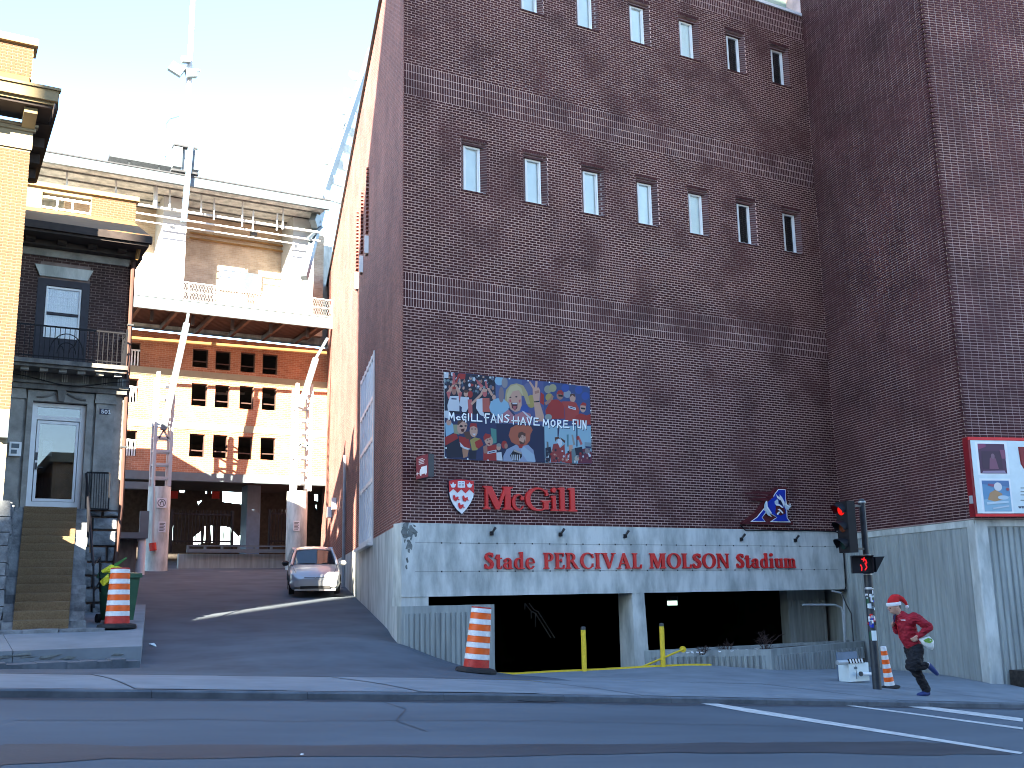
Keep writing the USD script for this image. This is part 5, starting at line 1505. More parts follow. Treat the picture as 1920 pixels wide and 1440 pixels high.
# pedestrian signal below
pc = PT(1616, 1058, -0.06)
fp = np.array([-0.62, -0.78, 0.0]); fp /= np.linalg.norm(fp)
sp2 = np.array([-fp[1], fp[0], 0.0])
pz1, pz0 = PT(1620, 1042)[2], PT(1620, 1075)[2]
pc[2] = (pz0 + pz1) / 2
ph = obj('pedestrian_signal', MB().obox(pc, fp, sp2, (0, 0, 1), 0.09, 0.2, (pz1 - pz0) / 2), 'black_metal', tl)
obj('hood', MB().obox(pc + fp * 0.14 + np.array([0, 0, (pz1 - pz0) / 2 - 0.01]), fp, sp2, (0, 0, 1), 0.1, 0.2, 0.008).obox(pc + fp * 0.13 + sp2 * 0.19, fp, sp2, (0, 0, 1), 0.09, 0.006, (pz1 - pz0) / 2 - 0.02), 'black_metal', ph)
man_ = [LineString([(0.02, 0.13), (0.0, 0.06)]), LineString([(-0.03, 0.10), (0.045, 0.085)]), LineString([(0.045, 0.085), (0.06, 0.03), (0.03, 0.01)]), LineString([(0.03, 0.02), (0.055, -0.06), (0.02, -0.11)]), LineString([(-0.06, -0.01), (-0.04, -0.06), (-0.05, -0.12)])]
mo = pc + fp * 0.094 + sp2 * 0.02
obj('red_figure', MB().prism(unary_union([l.buffer(0.011) for l in man_]), 0.003, mo, sp2, (0, 0, 1), fp), 'red_hand', ph)
obj('side_signal', MB().hull([axis(pz0 + 0.02) + RX * 0.06 + d for d in ((0, 0, 0), (0, -0.16, 0), (0, 0, 0.30), (0, -0.16, 0.30))] + [axis(pz1 - 0.02) + RX * 0.27 + d for d in ((0, 0, 0), (0, -0.16, 0))] + [axis(pz0 + 0.05) + RX * 0.18]), 'black_metal', tl)
# stickers on the pole
st_r = np.random.default_rng(12)
cols = ['frame_white', 'sheet_white', 'logo_silver', 'plate_white', 'bin_green', 'logo_blue', 'frame_white', 'red_letter', 'steel_grey', 'black_metal']


def sticker(a0, da, z0, z1, m_):
    an = np.linspace(a0 - da, a0 + da, 6)
    lo = [axis(z0) + 0.0868 * np.array([math.cos(a), math.sin(a), 0]) for a in an]
    hi = [axis(z1) + 0.0868 * np.array([math.cos(a), math.sin(a), 0]) for a in an]
    obj('sticker', MB().add(lo + hi, [(i, i + 1, 7 + i, 6 + i) for i in range(5)]), m_, tl)


fa = math.atan2(-pb[1], -pb[0])
for k in range(34):
    z = PT(1638, st_r.uniform(1112, 1180))[2]
    sticker(fa + st_r.uniform(-1.0, 1.0), st_r.uniform(0.15, 0.5), z, z + st_r.uniform(0.03, 0.1), cols[st_r.integers(len(cols))])
sticker(fa + 0.35, 0.62, PT(1642, 1200.5)[2], PT(1642, 1182)[2], 'sheet_white')
sticker(fa - 0.6, 0.3, PT(1642, 1199)[2], PT(1642, 1184)[2], 'bin_green')
sticker(fa - 0.1, 0.8, PT(1642, 1103)[2], PT(1642, 1101)[2], 'frame_white')

# electrical box with a striped bar beside the pole
bx = at(1619, 1274, 16.6)
bx[2] = float(zg(bx[0], bx[1]))
ub = thing('white_utility_box', 'white box with a striped black and white bar, left of the traffic light pole', 'utility box', bx)
BP = lambda px, py, dy=0.0: at(px, py, bx[1] + dy)
x0, x1 = BP(1592, 1258)[0], BP(1629, 1258)[0]
z0, z1, z2, z3 = BP(1610, 1273)[2] - 0.05, BP(1610, 1243)[2], BP(1610, 1236)[2], BP(1610, 1223)[2]
obj('body', MB().box(x0, x1, bx[1], bx[1] + 0.3, z0, z1), 'sheet_white', ub)
obj('striped_bar', MB().box(x0 - 0.02, x1 - 0.12, bx[1] - 0.025, bx[1] - 0.004, z1 + 0.002, z2 + 0.02), 'black_metal', ub)
stp = MB()
for k in range(5):
    xx = x0 + 0.0 + k * 0.085
    h_ = z2 + 0.015 - z1 - 0.005
    stp.prism(Polygon([(xx, z1 + 0.005 + h_), (xx + 0.045, z1 + 0.005 + h_), (xx + 0.075, z1 + 0.005), (xx + 0.03, z1 + 0.005)]), 0.004, (0, bx[1] - 0.026, 0), (1, 0, 0), (0, 0, 1), (0, -1, 0))
obj('white_stripe', stp, 'frame_white', ub)
obj('grey_board', MB().box(x0, x1 + 0.02, bx[1] + 0.31, bx[1] + 0.34, z0, z3), 'steel_blue', ub)
obj('door_seam', MB().box(x0 + 0.2, x0 + 0.215, bx[1] - 0.004, bx[1] - 0.0005, z0 + 0.05, z1 - 0.05).box(x0 + 0.16, x0 + 0.24, bx[1] - 0.006, bx[1] - 0.0005, z1 - 0.12, z1 - 0.08), 'steel_grey', ub)
obj('bar_end', MB().tube([(x0 - 0.28, bx[1] + 0.05, z1 + 0.03), (x0 - 0.02, bx[1] + 0.02, z1 + 0.03)], 0.05, 10), 'galvanised', ub)
pipe0, pipe1 = BP(1614, 1263.5, -0.1), BP(1641, 1263.5, -0.1)
obj('white_pipe', MB().tube([pipe0, pipe1], 0.035, 10), 'frame_white', ub, smooth=40)
obj('pipe_mouth', MB().tube([pipe0 + np.array([-0.01, 0, 0]), pipe0 + np.array([0.02, 0, 0])], 0.05, 12), 'dark_metal', ub)


# ------------------------------------------------------------ barrels and the slim marker
def barrel(name, loc, label, tilt=None, bands=None, group='orange and white traffic barrels', base=True):
    t = thing(name, label, 'traffic barrel', loc, group=group, local=True, tilt=tilt)
    H, R0, R1 = 1.22, 0.245, 0.185
    rad = lambda z: R0 + (R1 - R0) * z / H
    zs = [(0.07, 0.24, 'dull_orange')]
    z = 0.24
    for k in range(8):
        h = 0.112 if k % 2 else 0.100
        zs.append((z, z + h, 'reflective_white' if k % 2 == 0 else 'orange_paint'))
        z += h
    zs.append((z, z + 0.085, 'reflective_white'))
    zs.append((z + 0.085, z + 0.11, 'dull_orange'))
    for a, b, m_ in zs:
        p = [(rad(a) - 0.012, a), (rad(a) + 0.0, a + 0.006), (rad(b) + 0.0, b - 0.006), (rad(b) - 0.012, b)]
        if b > 1.2:
            p += [(0.0, b + 0.005)]
        obj('orange_band' if 'orange' in m_ and m_ != 'dull_orange' else ('white_band' if 'white' in m_ else 'barrel_end'), MB().lathe(p, sides=28), m_, t, smooth=35)
    if base:
        obj('rubber_base', MB().lathe([(0.0, 0.0), (0.38, 0.0), (0.395, 0.02), (0.38, 0.075), (0.26, 0.10), (0.0, 0.10)], sides=10), 'rubber', t, smooth=30)
    return t


bp = ground_at(892, 1261)
barrel('traffic_barrel', bp, 'leaning orange and white striped barrel at the end of the low ribbed wall', tilt=(2.0, 5.5, 0.0))
# a scrawl of writing on its lowest orange band is too blurred to read; left as scuffs

dl = at(1668, 1279, 15.5)
dl[2] = float(zg(dl[0], dl[1]))
dm = thing('slim_marker', 'slim orange and white striped marker post right of the traffic light pole', 'marker post', dl, local=True, tilt=(0, -7.0, 0))
Hs = 0.78
for k in range(9):
    a, b = 0.05 + k * Hs / 9, 0.05 + (k + 1) * Hs / 9
    rr = lambda z: 0.105 - 0.045 * z / Hs
    obj('white_band' if k % 2 == 0 else 'orange_band', MB().lathe([(rr(a) - 0.006, a), (rr(a), a + 0.004), (rr(b), b - 0.004), (rr(b) - 0.006, b)] + ([(0, b)] if k == 8 else []), sides=18), 'reflective_white' if k % 2 == 0 else 'orange_paint', dm, smooth=35)
obj('base', MB().lathe([(0.0, 0.0), (0.2, 0.0), (0.2, 0.03), (0.1, 0.06), (0.0, 0.06)], sides=14), 'rubber', dm)

# ------------------------------------------------------------ the corner house, lit by the sun
YBk, XBk = 23.75, 1.435
blk = thing('corner_house', 'sunlit buff brick corner house with a deep cornice at the left edge', 'building', (XBk, YBk, 3.5))
ZB0, ZB1 = 3.766, 12.109
obj('wall', MB().box(-9.0, XBk, YBk, 46.0, 0.0, ZB1), 'buff_mortar', blk)
L_ = 5.0
rect_b = courses(ZB0 + 2.05, int((ZB1 - 0.45 - ZB0 - 2.05) / 0.067), 0.067, L_)
lay(blk, rect_b, (XBk - L_, YBk, 0), (1, 0, 0), (0, -1, 0), 'buff_brick', 300)
bb = MB()
k = 0
z = ZB0
while z < ZB0 + 2.0:
    h_ = 0.40 if k % 2 else 0.33
    x = XBk - 0.004
    while x > XBk - L_:
        w_ = 0.55 if (k + int(x * 3)) % 2 else 0.75
        bb.box(x - w_ + 0.012, x, YBk - 0.012, YBk + 0.05, z + 0.006, z + h_ - 0.006)
        x -= w_
    z += h_
    k += 1
obj('stone_base', bb, 'stone_cream', blk)
obj('frieze', MB().box(-9, XBk + 0.03, YBk - 0.04, YBk + 0.02, 11.686, 12.089).box(-9, XBk + 0.08, YBk - 0.09, YBk + 0.02, 12.094, 12.176).box(-9, XBk + 0.12, YBk - 0.14, YBk + 0.02, 12.182, 12.238), 'stone_cream', blk)
cn = MB()
cn.box(-9, 1.848, 22.862, 22.986, 12.533, 12.770).box(-9, 1.776, 22.945, YBk + 0.2, 12.471, 12.532)
cn.box(-9, 1.890, 22.821, 22.996, 12.774, 12.832)
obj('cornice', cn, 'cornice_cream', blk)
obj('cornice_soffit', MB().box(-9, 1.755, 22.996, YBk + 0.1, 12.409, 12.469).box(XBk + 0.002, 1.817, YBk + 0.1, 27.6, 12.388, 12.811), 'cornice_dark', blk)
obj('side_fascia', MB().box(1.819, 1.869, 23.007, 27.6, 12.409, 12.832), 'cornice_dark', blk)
for x in (-3.2, -2.1, -1.0, 0.15, 1.22):
    obj('modillion', MB().prism(Polygon([(0, 0), (0.62, 0.16), (0.62, 0.28), (0, 0.28)]), 0.26, (x, YBk - 0.005, 12.120), (0, -1, 0), (0, 0, 1), (1, 0, 0)), 'cornice_cream', blk)
for y in (24.6, 25.6, 26.6):
    obj('side_bracket', MB().box(XBk + 0.004, XBk + 0.33, y, y + 0.22, 12.151, 12.386), 'cornice_dark', blk)
obj('roof_slope', MB().prism(Polygon([(23.151, 12.817), (YBk + 0.05, 13.400), (YBk + 0.4, 13.400), (YBk + 0.4, 12.817)]), 10.3, (-9, 0, 0.02), (0, 1, 0), (0, 0, 1), (1, 0, 0)), 'roof_tan', blk)
obj('parapet', MB().box(-9, 1.353, YBk + 0.06, YBk + 0.5, 13.359, 14.143), 'buff_mortar', blk)
pr_ = courses(13.421, 10, 0.071, L_ - 0.08)
obj('parapet_brick', brick_boxes(pr_, (1.353 - L_ + 0.08, YBk + 0.06, 0), (1, 0, 0), (0, -1, 0)), 'buff_brick', blk, kind='stuff')
obj('parapet_cap', MB().box(-9, 1.435, YBk - 0.04, YBk + 0.6, 14.149, 14.319), 'cornice_cream', blk)
obj('grey_box', MB().box(1.16, 1.42, 23.53, 23.74, 5.335, 5.655), 'steel_grey', blk)

# ------------------------------------------------------------ the old house beside it
YH = 26.3
hs = thing('old_house', 'old dark stone and brick house in shade, with a balcony above its white framed door', 'building', (2.8, YH, 1.5))
X0, X1 = XBk + 0.03, 4.10
hole_d = (2.03, 3.24, 4.12, 6.60)
hole_w = (2.02, 3.10, 7.52, 9.58)
pl_ = sbox(X0, 1.2, X1, 10.4).difference(unary_union([sbox(hole_d[0], hole_d[2], hole_d[1], hole_d[3]), sbox(hole_w[0], hole_w[2], hole_w[1], hole_w[3])]))
obj('wall', MB().prism(pl_, 0.4, (0, YH + 0.4, 0), (1, 0, 0), (0, 0, 1), (0, -1, 0)), 'old_mortar', hs)
obj('rear_wall', MB().box(X0, X1, YH + 0.42, 36.0, 0.5, 10.6).box(X0, X1, 36.001, 48.0, 0.5, 12.8), 'old_brick', hs)
rect_h = courses(7.46, 41, 0.0668, X1 - X0 - 0.01, holes=[(hole_w[0] - X0 - 0.02, hole_w[1] - X0 + 0.02, 7.4, 9.95)])
lay(hs, rect_h, (X0, YH, 0), (1, 0, 0), (0, -1, 0), 'old_brick', 300)
obj('stone_front', MB().prism(sbox(X0, 4.12, X1 - 0.02, 6.98).difference(sbox(hole_d[0] + 0.02, 4.0, hole_d[1] - 0.02, hole_d[3])), 0.06, (0, YH - 0.002, 0), (1, 0, 0), (0, 0, 1), (0, -1, 0)), 'limestone', hs)
for a, b in ((1.55, 1.86), (3.42, 3.83)):
    p_ = obj('pilaster', MB().box(a, b, YH - 0.16, YH - 0.063, 4.30, 6.62), 'limestone', hs)
    obj('capital', MB().box(a - 0.04, b + 0.04, YH - 0.20, YH - 0.063, 6.625, 6.72).box(a - 0.02, b + 0.02, YH - 0.18, YH - 0.063, 6.725, 6.86), 'limestone', p_)
    obj('pilaster_base', MB().box(a - 0.04, b + 0.04, YH - 0.20, YH - 0.063, 4.12, 4.295), 'limestone', p_)
sr = sbox(1.93, 4.12, 3.36, 6.84).difference(sbox(2.05, 4.0, 3.22, 6.60))
obj('door_surround', MB().prism(sr, 0.09, (0, YH - 0.063, 0), (1, 0, 0), (0, 0, 1), (0, -1, 0)), 'limestone', hs)
obj('keystone', MB().prism(Polygon([(2.58, 6.60), (2.70, 6.60), (2.74, 6.86), (2.54, 6.86)]), 0.1, (0, YH - 0.155, 0), (1, 0, 0), (0, 0, 1), (0, -1, 0)), 'limestone_dark', hs)
for a in (2.12, 2.76):
    s_ = 1 if a < 2.5 else -1
    obj('scroll_panel', MB().tube([(a + 0.42 * t if s_ > 0 else a + 0.42 * (1 - t), YH - 0.165, 6.68 + 0.13 * (t ** 2)) for t in np.linspace(0, 1, 7)], 0.025, 6), 'limestone_dark', hs)
obj('entablature', MB().box(X0, X1 - 0.02, YH - 0.24, YH - 0.063, 6.865, 6.98).box(X0, X1 + 0.02, YH - 0.30, YH - 0.02, 6.985, 7.045).box(X0, X1 - 0.04, YH - 0.18, YH - 0.02, 7.05, 7.26), 'limestone_dark', hs)
for x in (1.75, 2.15, 2.62, 3.08, 3.5, 3.86):
    tg = MB()
    for k in range(3):
        tg.box(x + 0.05 * k, x + 0.05 * k + 0.03, YH - 0.20, YH - 0.181, 7.07, 7.25)
    obj('triglyph', tg, 'limestone', hs)
# door
dr = obj('door', MB().box(2.05, 2.17, YH + 0.02, YH + 0.10, 4.14, 6.58).box(3.10, 3.22, YH + 0.02, YH + 0.10, 4.14, 6.58).box(2.17, 3.10, YH + 0.02, YH + 0.10, 6.49, 6.58).box(2.17, 3.10, YH + 0.02, YH + 0.10, 6.19, 6.28).box(2.17, 3.10, YH + 0.02, YH + 0.10, 4.14, 4.29), 'frame_white', hs)
df = MB().box(2.19, 2.25, YH + 0.03, YH + 0.085, 4.30, 6.17).box(3.03, 3.085, YH + 0.03, YH + 0.085, 4.30, 6.17).box(2.25, 3.03, YH + 0.03, YH + 0.085, 6.10, 6.17).box(2.25, 3.03, YH + 0.03, YH + 0.085, 4.30, 4.36)
obj('door_leaf', df, 'frame_white', dr)
obj('glass', MB().box(2.25, 3.03, YH + 0.055, YH + 0.063, 4.36, 6.10), 'door_glass', dr)
obj('transom_glass', MB().box(2.17, 3.10, YH + 0.055, YH + 0.063, 6.28, 6.49), 'door_glass', dr)
obj('notice', MB().box(2.34, 2.55, YH + 0.068, YH + 0.07, 5.35, 5.70), 'frame_white', dr)
obj('handle', MB().box(2.20, 2.24, YH - 0.02, YH + 0.03, 5.02, 5.18).box(2.205, 2.36, YH - 0.03, YH - 0.015, 5.06, 5.085), 'dark_metal', dr)
obj('latch_plate', MB().box(2.19, 2.245, YH + 0.018, YH + 0.029, 5.24, 5.42), 'dark_metal', dr)
obj('hall', MB().box(2.0, 3.28, YH + 0.42, YH + 0.46, 4.0, 6.7).box(2.0, 3.28, YH + 0.1, YH + 0.41, 4.0, 4.10), 'dim_room', hs)
idr = MB()
for (a, b, c, d) in ((2.30, 2.62, 5.0, 5.62), (2.30, 2.62, 4.35, 4.88), (2.70, 3.0, 5.0, 5.62), (2.70, 3.0, 4.35, 4.88)):
    idr.box(a, b, YH + 0.40, YH + 0.418, c, d)
obj('inner_door', idr, 'old_wood', hs)
npl = obj('number_plate', MB().box(3.50, 3.70, YH - 0.176, YH - 0.161, 6.37, 6.50), 'logo_navy', hs)
obj('digits', lettering('501', 0.085, (3.525, YH - 0.177, 6.393), (1, 0, 0), (0, 0, 1), 0.003, (0, -1, 0), True), 'shield_white', npl)
obj('intercom', MB().box(1.62, 1.87, YH - 0.25, YH - 0.163, 5.28, 5.60), 'frame_white', hs)
obj('intercom_lid', MB().box(1.66, 1.82, YH - 0.262, YH - 0.251, 5.46, 5.56).box(1.66, 1.78, YH - 0.258, YH - 0.251, 5.33, 5.42), 'steel_grey', hs)
# upper window door
uw_ = obj('window', MB().box(1.97, 2.16, YH - 0.02, YH + 0.1, 7.52, 9.58).box(2.96, 3.13, YH - 0.02, YH + 0.1, 7.52, 9.58).box(2.16, 2.96, YH - 0.02, YH + 0.1, 9.42, 9.58).box(2.16, 2.96, YH - 0.01, YH + 0.1, 7.52, 8.15), 'old_wood', hs)
obj('sash', MB().box(2.17, 2.21, YH + 0.01, YH + 0.08, 8.16, 9.41).box(2.91, 2.95, YH + 0.01, YH + 0.08, 8.16, 9.41).box(2.21, 2.91, YH + 0.01, YH + 0.08, 9.36, 9.41).box(2.21, 2.91, YH + 0.01, YH + 0.08, 8.16, 8.20), 'frame_white', uw_)
obj('meeting_rail', MB().box(2.21, 2.91, YH + 0.0, YH + 0.08, 8.72, 8.78), 'old_wood', uw_)
obj('pane', MB().quad((2.21, YH + 0.04, 8.20), (2.91, YH + 0.04, 8.20), (2.91, YH + 0.04, 9.36), (2.21, YH + 0.04, 9.36)), 'window_glass', uw_)
cu = MB()
for k in range(14):
    cu.box(2.21 + k * 0.05, 2.235 + k * 0.05, YH + 0.085, YH + 0.10 + 0.012 * (k % 2), 8.18, 9.38)
cu.box(2.2, 2.92, YH + 0.115, YH + 0.12, 8.18, 9.38)
obj('curtain', cu, 'fleece_white', uw_)
mt = MB()
for z in (8.98, 9.18):
    mt.box(2.21, 2.91, YH + 0.062, YH + 0.07, z, z + 0.018)
for x in (2.44, 2.67):
    mt.box(x, x + 0.018, YH + 0.072, YH + 0.08, 8.79, 9.35)
obj('glazing_bar', mt, 'frame_white', uw_)
obj('lintel', MB().prism(Polygon([(2.00, 9.63), (3.06, 9.63), (3.18, 9.90), (1.88, 9.90)]), 0.07, (0, YH + 0.01, 0), (1, 0, 0), (0, 0, 1), (0, -1, 0)), 'concrete', hs)
# balcony
bc = obj('balcony', MB().box(X0, 3.97, 25.42, YH - 0.002, 7.34, 7.44).box(X0, 3.93, 25.50, YH - 0.002, 7.27, 7.335), 'limestone_dark', hs)
for x in (1.7, 2.1, 2.5, 2.9, 3.3, 3.7):
    obj('dentil', MB().box(x, x + 0.17, 25.60, 25.78, 7.20, 7.268), 'limestone', bc)
rl = MB()
for x in np.arange(X0 + 0.05, 3.93, 0.105):
    rl.bar((x, 25.5, 7.44), (x, 25.5, 8.22), 0.014)
for y in np.arange(25.55, 26.2, 0.105):
    rl.bar((3.92, y, 7.44), (3.92, y, 8.22), 0.014)
rl.bar((X0, 25.5, 8.23), (3.94, 25.5, 8.23), 0.035).bar((X0, 25.5, 7.52), (3.94, 25.5, 7.52), 0.022).bar((3.92, 25.5, 8.23), (3.92, 26.28, 8.23), 0.035).bar((3.92, 25.5, 7.52), (3.92, 26.28, 7.52), 0.022)
rl.bar((3.92, 25.5, 7.44), (3.92, 25.5, 8.34), 0.04)
for cx in (2.62,):
    for rr in (0.2, 0.36):
        rl.tube([(cx + rr * math.cos(t), 25.49, 7.62 + rr * 1.3 * math.sin(t)) for t in np.linspace(0, pi, 14)], 0.012, 5)
    for s_ in (-1, 1):
        rl.tube([(cx + s_ * (0.05 + 0.16 * t), 25.485, 7.62 + 0.34 * t + 0.06 * math.sin(t * 7)) for t in np.linspace(0, 1, 9)], 0.011, 5)
obj('railing', rl, 'black_metal', bc)
obj('hanging_cable', MB().tube([(X0 + (X1 - X0) * t, YH - 0.33, 7.16 - 0.16 * math.sin(pi * t) + 0.03 * math.sin(9 * t)) for t in np.linspace(0, 1, 14)], 0.012, 5), 'black_metal', hs)
# cornice and parapet
obj('frieze', MB().box(X0, X1 - 0.1, YH - 0.06, YH - 0.002, 10.12, 10.30), 'limestone', hs)
oc = MB()
oc.box(X0, 4.36, 25.36, 25.48, 10.50, 10.68).box(X0, 4.30, 25.44, 27.2, 10.44, 10.498).box(X0, 4.18, 26.0, 27.0, 10.305, 10.438)
oc.box(4.10, 4.32, 26.4, 44, 10.40, 10.68)
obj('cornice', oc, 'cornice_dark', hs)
for x in (1.62, 2.30, 2.98, 3.66):
    obj('modillion', MB().prism(Polygon([(0, 0), (0.42, 0.06), (0.42, 0.13), (0, 0.13)]), 0.2, (x, YH - 0.06, 10.308), (0, -1, 0), (0, 0, 1), (1, 0, 0)), 'cornice_dark', hs)
obj('gutter_drop', MB().tube([(4.12, 25.75, 10.45), (4.11, 25.85, 10.30), (4.11, 25.9, 10.22)], 0.05, 8), 'roof_tan', hs)
YA = 30.0      # the attic stands back from the street front
ka = YA / YH
obj('roof_slope', MB().add([(X0, 25.40, 10.69), (4.34, 25.40, 10.69), (4.62, YA + 0.1, 12.66), (X0, YA + 0.1, 12.66)], [(0, 1, 2, 3)]).add([(4.34, 25.40, 10.69), (4.34, YA, 10.60), (4.62, YA + 0.1, 12.66)], [(0, 1, 2)]), 'roof_tan', hs)
ax = lambda x: x * ka
az = lambda z: 2 + (z - 2) * ka
AX1 = ax(4.09)
pp = sbox(X0, az(11.24), AX1, az(11.84)).difference(sbox(ax(1.93), az(11.28), ax(3.03), az(11.73)))
obj('attic', MB().prism(pp, 0.25, (0, YA + 0.25, 0), (1, 0, 0), (0, 0, 1), (0, -1, 0)).box(AX1 - 0.25, AX1, YA + 0.251, 36, az(10.9), az(11.84)).box(X0, X0 + 0.2, YA + 0.251, 36, az(10.9), az(11.84)), 'buff_mortar', hs)
obj('attic_brick', brick_boxes(courses(az(11.28), 9, 0.068, AX1 - ax(3.05)), (ax(3.045), YA, 0), (1, 0, 0), (0, -1, 0)), 'buff_brick', hs, kind='stuff')
obj('attic_cap', MB().box(X0, AX1 + 0.07, YA - 0.09, YA + 0.34, az(11.842), az(11.96)), 'cornice_cream', hs)
bl = MB().box(ax(1.95), ax(3.02), YA + 0.02, YA + 0.07, az(11.60), az(11.66)).box(ax(1.95), ax(3.02), YA + 0.02, YA + 0.07, az(11.34), az(11.39))
for x in (2.25, 2.6):
    bl.box(ax(x), ax(x) + 0.05, YA + 0.03, YA + 0.06, az(11.28), az(11.60))
obj('attic_rail', bl, 'frame_white', hs)
obj('downpipe', MB().tube([(4.08, 26.19, 10.25), (4.09, 26.17, 7.0), (4.11, 26.16, 4.2), (4.0, 26.1, 2.2)], 0.055, 8), 'brown_pipe', hs, smooth=40)
obj('downpipe_bracket', MB().box(4.02, 4.16, 26.1, 26.28, 8.6, 8.64).box(4.02, 4.16, 26.1, 26.28, 5.6, 5.64), 'dark_metal', hs)
# rough foundation stones
rr_ = np.random.default_rng(5)
for (xa, xb, yy) in ((X0, 2.06, YH - 0.06), (3.14, X1, YH - 0.06)):
    z = 1.35
    while z < 4.05:
        h_ = float(rr_.uniform(0.26, 0.40))
        h_ = min(h_, 4.11 - z)
        x = xa
        while x < xb - 0.02:
            w_ = float(min(rr_.uniform(0.35, 0.75), xb - x))
            d_ = float(rr_.uniform(0.0, 0.05))
            pts = [(x + 0.012, yy + 0.1, z + 0.012), (x + w_ - 0.012, yy + 0.1, z + 0.012), (x + w_ - 0.012, yy + 0.1, z + h_ - 0.012), (x + 0.012, yy + 0.1, z + h_ - 0.012)]
            q = [(a + rr_.uniform(0.01, 0.03) * (1 if k in (0, 3) else -1), yy - 0.06 - d_ + rr_.uniform(-0.02, 0.02), c + rr_.uniform(0.01, 0.025) * (1 if k < 2 else -1)) for k, (a, _, c) in enumerate(pts)]
            q.append((x + w_ * 0.5, yy - 0.10 - d_, z + h_ * 0.5))
            obj('foundation_stone', MB().hull(pts + q), 'rough_stone', hs)
            x += w_
        z += h_

# ------------------------------------------------------------ platform and steps
ZPf = lambda y: 1.23 + 0.085 * (y - 19.8)
plat = thing('raised_pavement', 'raised concrete pavement with a broken front step below the old house', 'pavement', (1, 19.8, 1.0), kind='structure')
xr = lambda y: 3.58 + 0.187 * (y - 19.8)
for (a, b) in ((-6.0, -2.2), (-2.19, 1.52), (1.53, 3.58)):
    mb = MB()
    b1_ = b if b < 3.5 else xr(19.8)
    b2_ = b if b < 3.5 else xr(28.0)
    y0_, y1_ = 19.8, 28.0
    v = [(a, y0_, 0.3), (b1_, y0_, 0.3), (b2_, y1_, 0.6), (a, y1_, 0.6), (a, y0_, ZPf(y0_)), (b1_, y0_, ZPf(y0_)), (b2_, y1_, ZPf(y1_)), (a, y1_, ZPf(y1_))]
    m = trimesh.convex.convex_hull(np.array(v))
    obj('pavement_block', MB().add(m.vertices, m.faces), 'walk_concrete', plat)
jr = np.random.default_rng(9)
fs = [(3.5 - 0.02 * k + jr.normal(0, 0.01), 19.0 + jr.normal(0, 0.03)) for k in range(2)]
xs_ = np.linspace(-5.5, 3.45, 40)
mb = MB()
for a, b in zip(xs_[:-1], xs_[1:]):
    d_ = float(jr.normal(0, 0.018))
    mb.box(a, b, 19.12 + d_, 19.79, 0.3, 1.045 + 0.01 * jr.normal() - 0.02 * (a > 3))
obj('front_step', mb, 'kerb_concrete', plat)
sl = MB()
for k in range(24):
    x = jr.uniform(-1.5, 3.3)
    sl.hull(np.array([x, 19.79, jr.uniform(1.06, 1.2)]) + jr.normal(0, 1, (9, 3)) * np.array([0.10, 0.008, 0.02]))
obj('broken_edge', sl, 'stain_concrete', plat)

st = thing('front_steps', 'steep stone steps with a brown carpet runner up to the white framed door', 'steps', (2.2, 22.7, 1.47))
NS, YS0, YS1, ZS0, ZS1 = 15, 22.72, 26.08, 1.476, 4.11
shx = lambda y: 0.093 * (y - YS0)
rise, tread = (ZS1 - ZS0) / NS, (YS1 - YS0) / NS
for k in range(NS):
    y0_, zt = YS0 + k * tread, ZS0 + (k + 1) * rise
    o_ = shx(y0_)
    wob = float(jr.normal(0, 0.02))
    mb = MB().box(1.52 + o_, 3.02 + o_ + wob, y0_, YS1 + 0.02 if k > NS - 3 else y0_ + 3 * tread, zt - rise * 1.6, zt)
    obj('step', mb, 'rough_stone', st)
cp = MB()
path = [(YS0 - 0.20, ZS0 + 0.035)]
for k in range(NS):
    y0_ = YS0 + k * tread
    path += [(y0_ - 0.030, ZS0 + k * rise + 0.035), (y0_ - 0.032, ZS0 + (k + 1) * rise - 0.02), (y0_ - 0.012, ZS0 + (k + 1) * rise + 0.022), (y0_ + 0.05, ZS0 + (k + 1) * rise + 0.024)]
path.append((YS1, ZS1 + 0.024))
ev = []
for (y, z) in path:
    for t in np.linspace(0, 1, 5):
        ev.append((1.71 + shx(y) + 1.00 * t + 0.11 * t * (y - YS0) / 3.4, y + float(jr.normal(0, 0.004)), z + float(jr.normal(0, 0.004))))
ev = np.array(ev)
n = len(path)
f = [(i * 5 + j, i * 5 + j + 1, (i + 1) * 5 + j + 1, (i + 1) * 5 + j) for i in range(n - 1) for j in range(4)]
cp.add(ev, f)
obj('carpet', cp, 'carpet', st, smooth=35)
obj('carpet_edge', MB().box(1.66, 2.72, YS0 - 0.30, YS0 - 0.02, ZS0 - 0.02, ZS0 + 0.022), 'limestone', st)
bs = MB()
for a, b in ((1.30, 1.86), (1.87, 2.50), (2.51, 3.30)):
    bs.hull(np.array([(x + jr.normal(0, 0.02), y + jr.normal(0, 0.03), z + jr.normal(0, 0.012)) for x in (a, b) for y in (YS0 - 0.42, YS0 + 0.4) for z in (1.25, ZS0 + 0.03)]))
obj('bottom_slab', bs, 'rough_stone', st)
cl = thing('stair_side_wall', 'rough stone side wall left of the carpeted steps', 'wall', (1.3, 23, 1.4))
z = 1.35
rowk = 0
while z < 3.98:
    h_ = float(jr.uniform(0.25, 0.36))
    h_ = min(h_, 4.06 - z)
    yend = 22.85
    y = 26.0
    while y > yend + 0.05:
        w_ = float(min(jr.uniform(0.5, 0.9), y - yend))
        a, b = y - w_ + 0.01, y - 0.01
        pts = [(xx + jr.normal(0, 0.012), yy, zz_) for xx in (0.35, 1.50 + shx((a + b) / 2)) for yy in (a, b) for zz_ in (z + 0.008, z + h_ - 0.008)]
        obj('stone', MB().hull(pts), 'rough_stone', cl)
        y -= w_
    z += h_
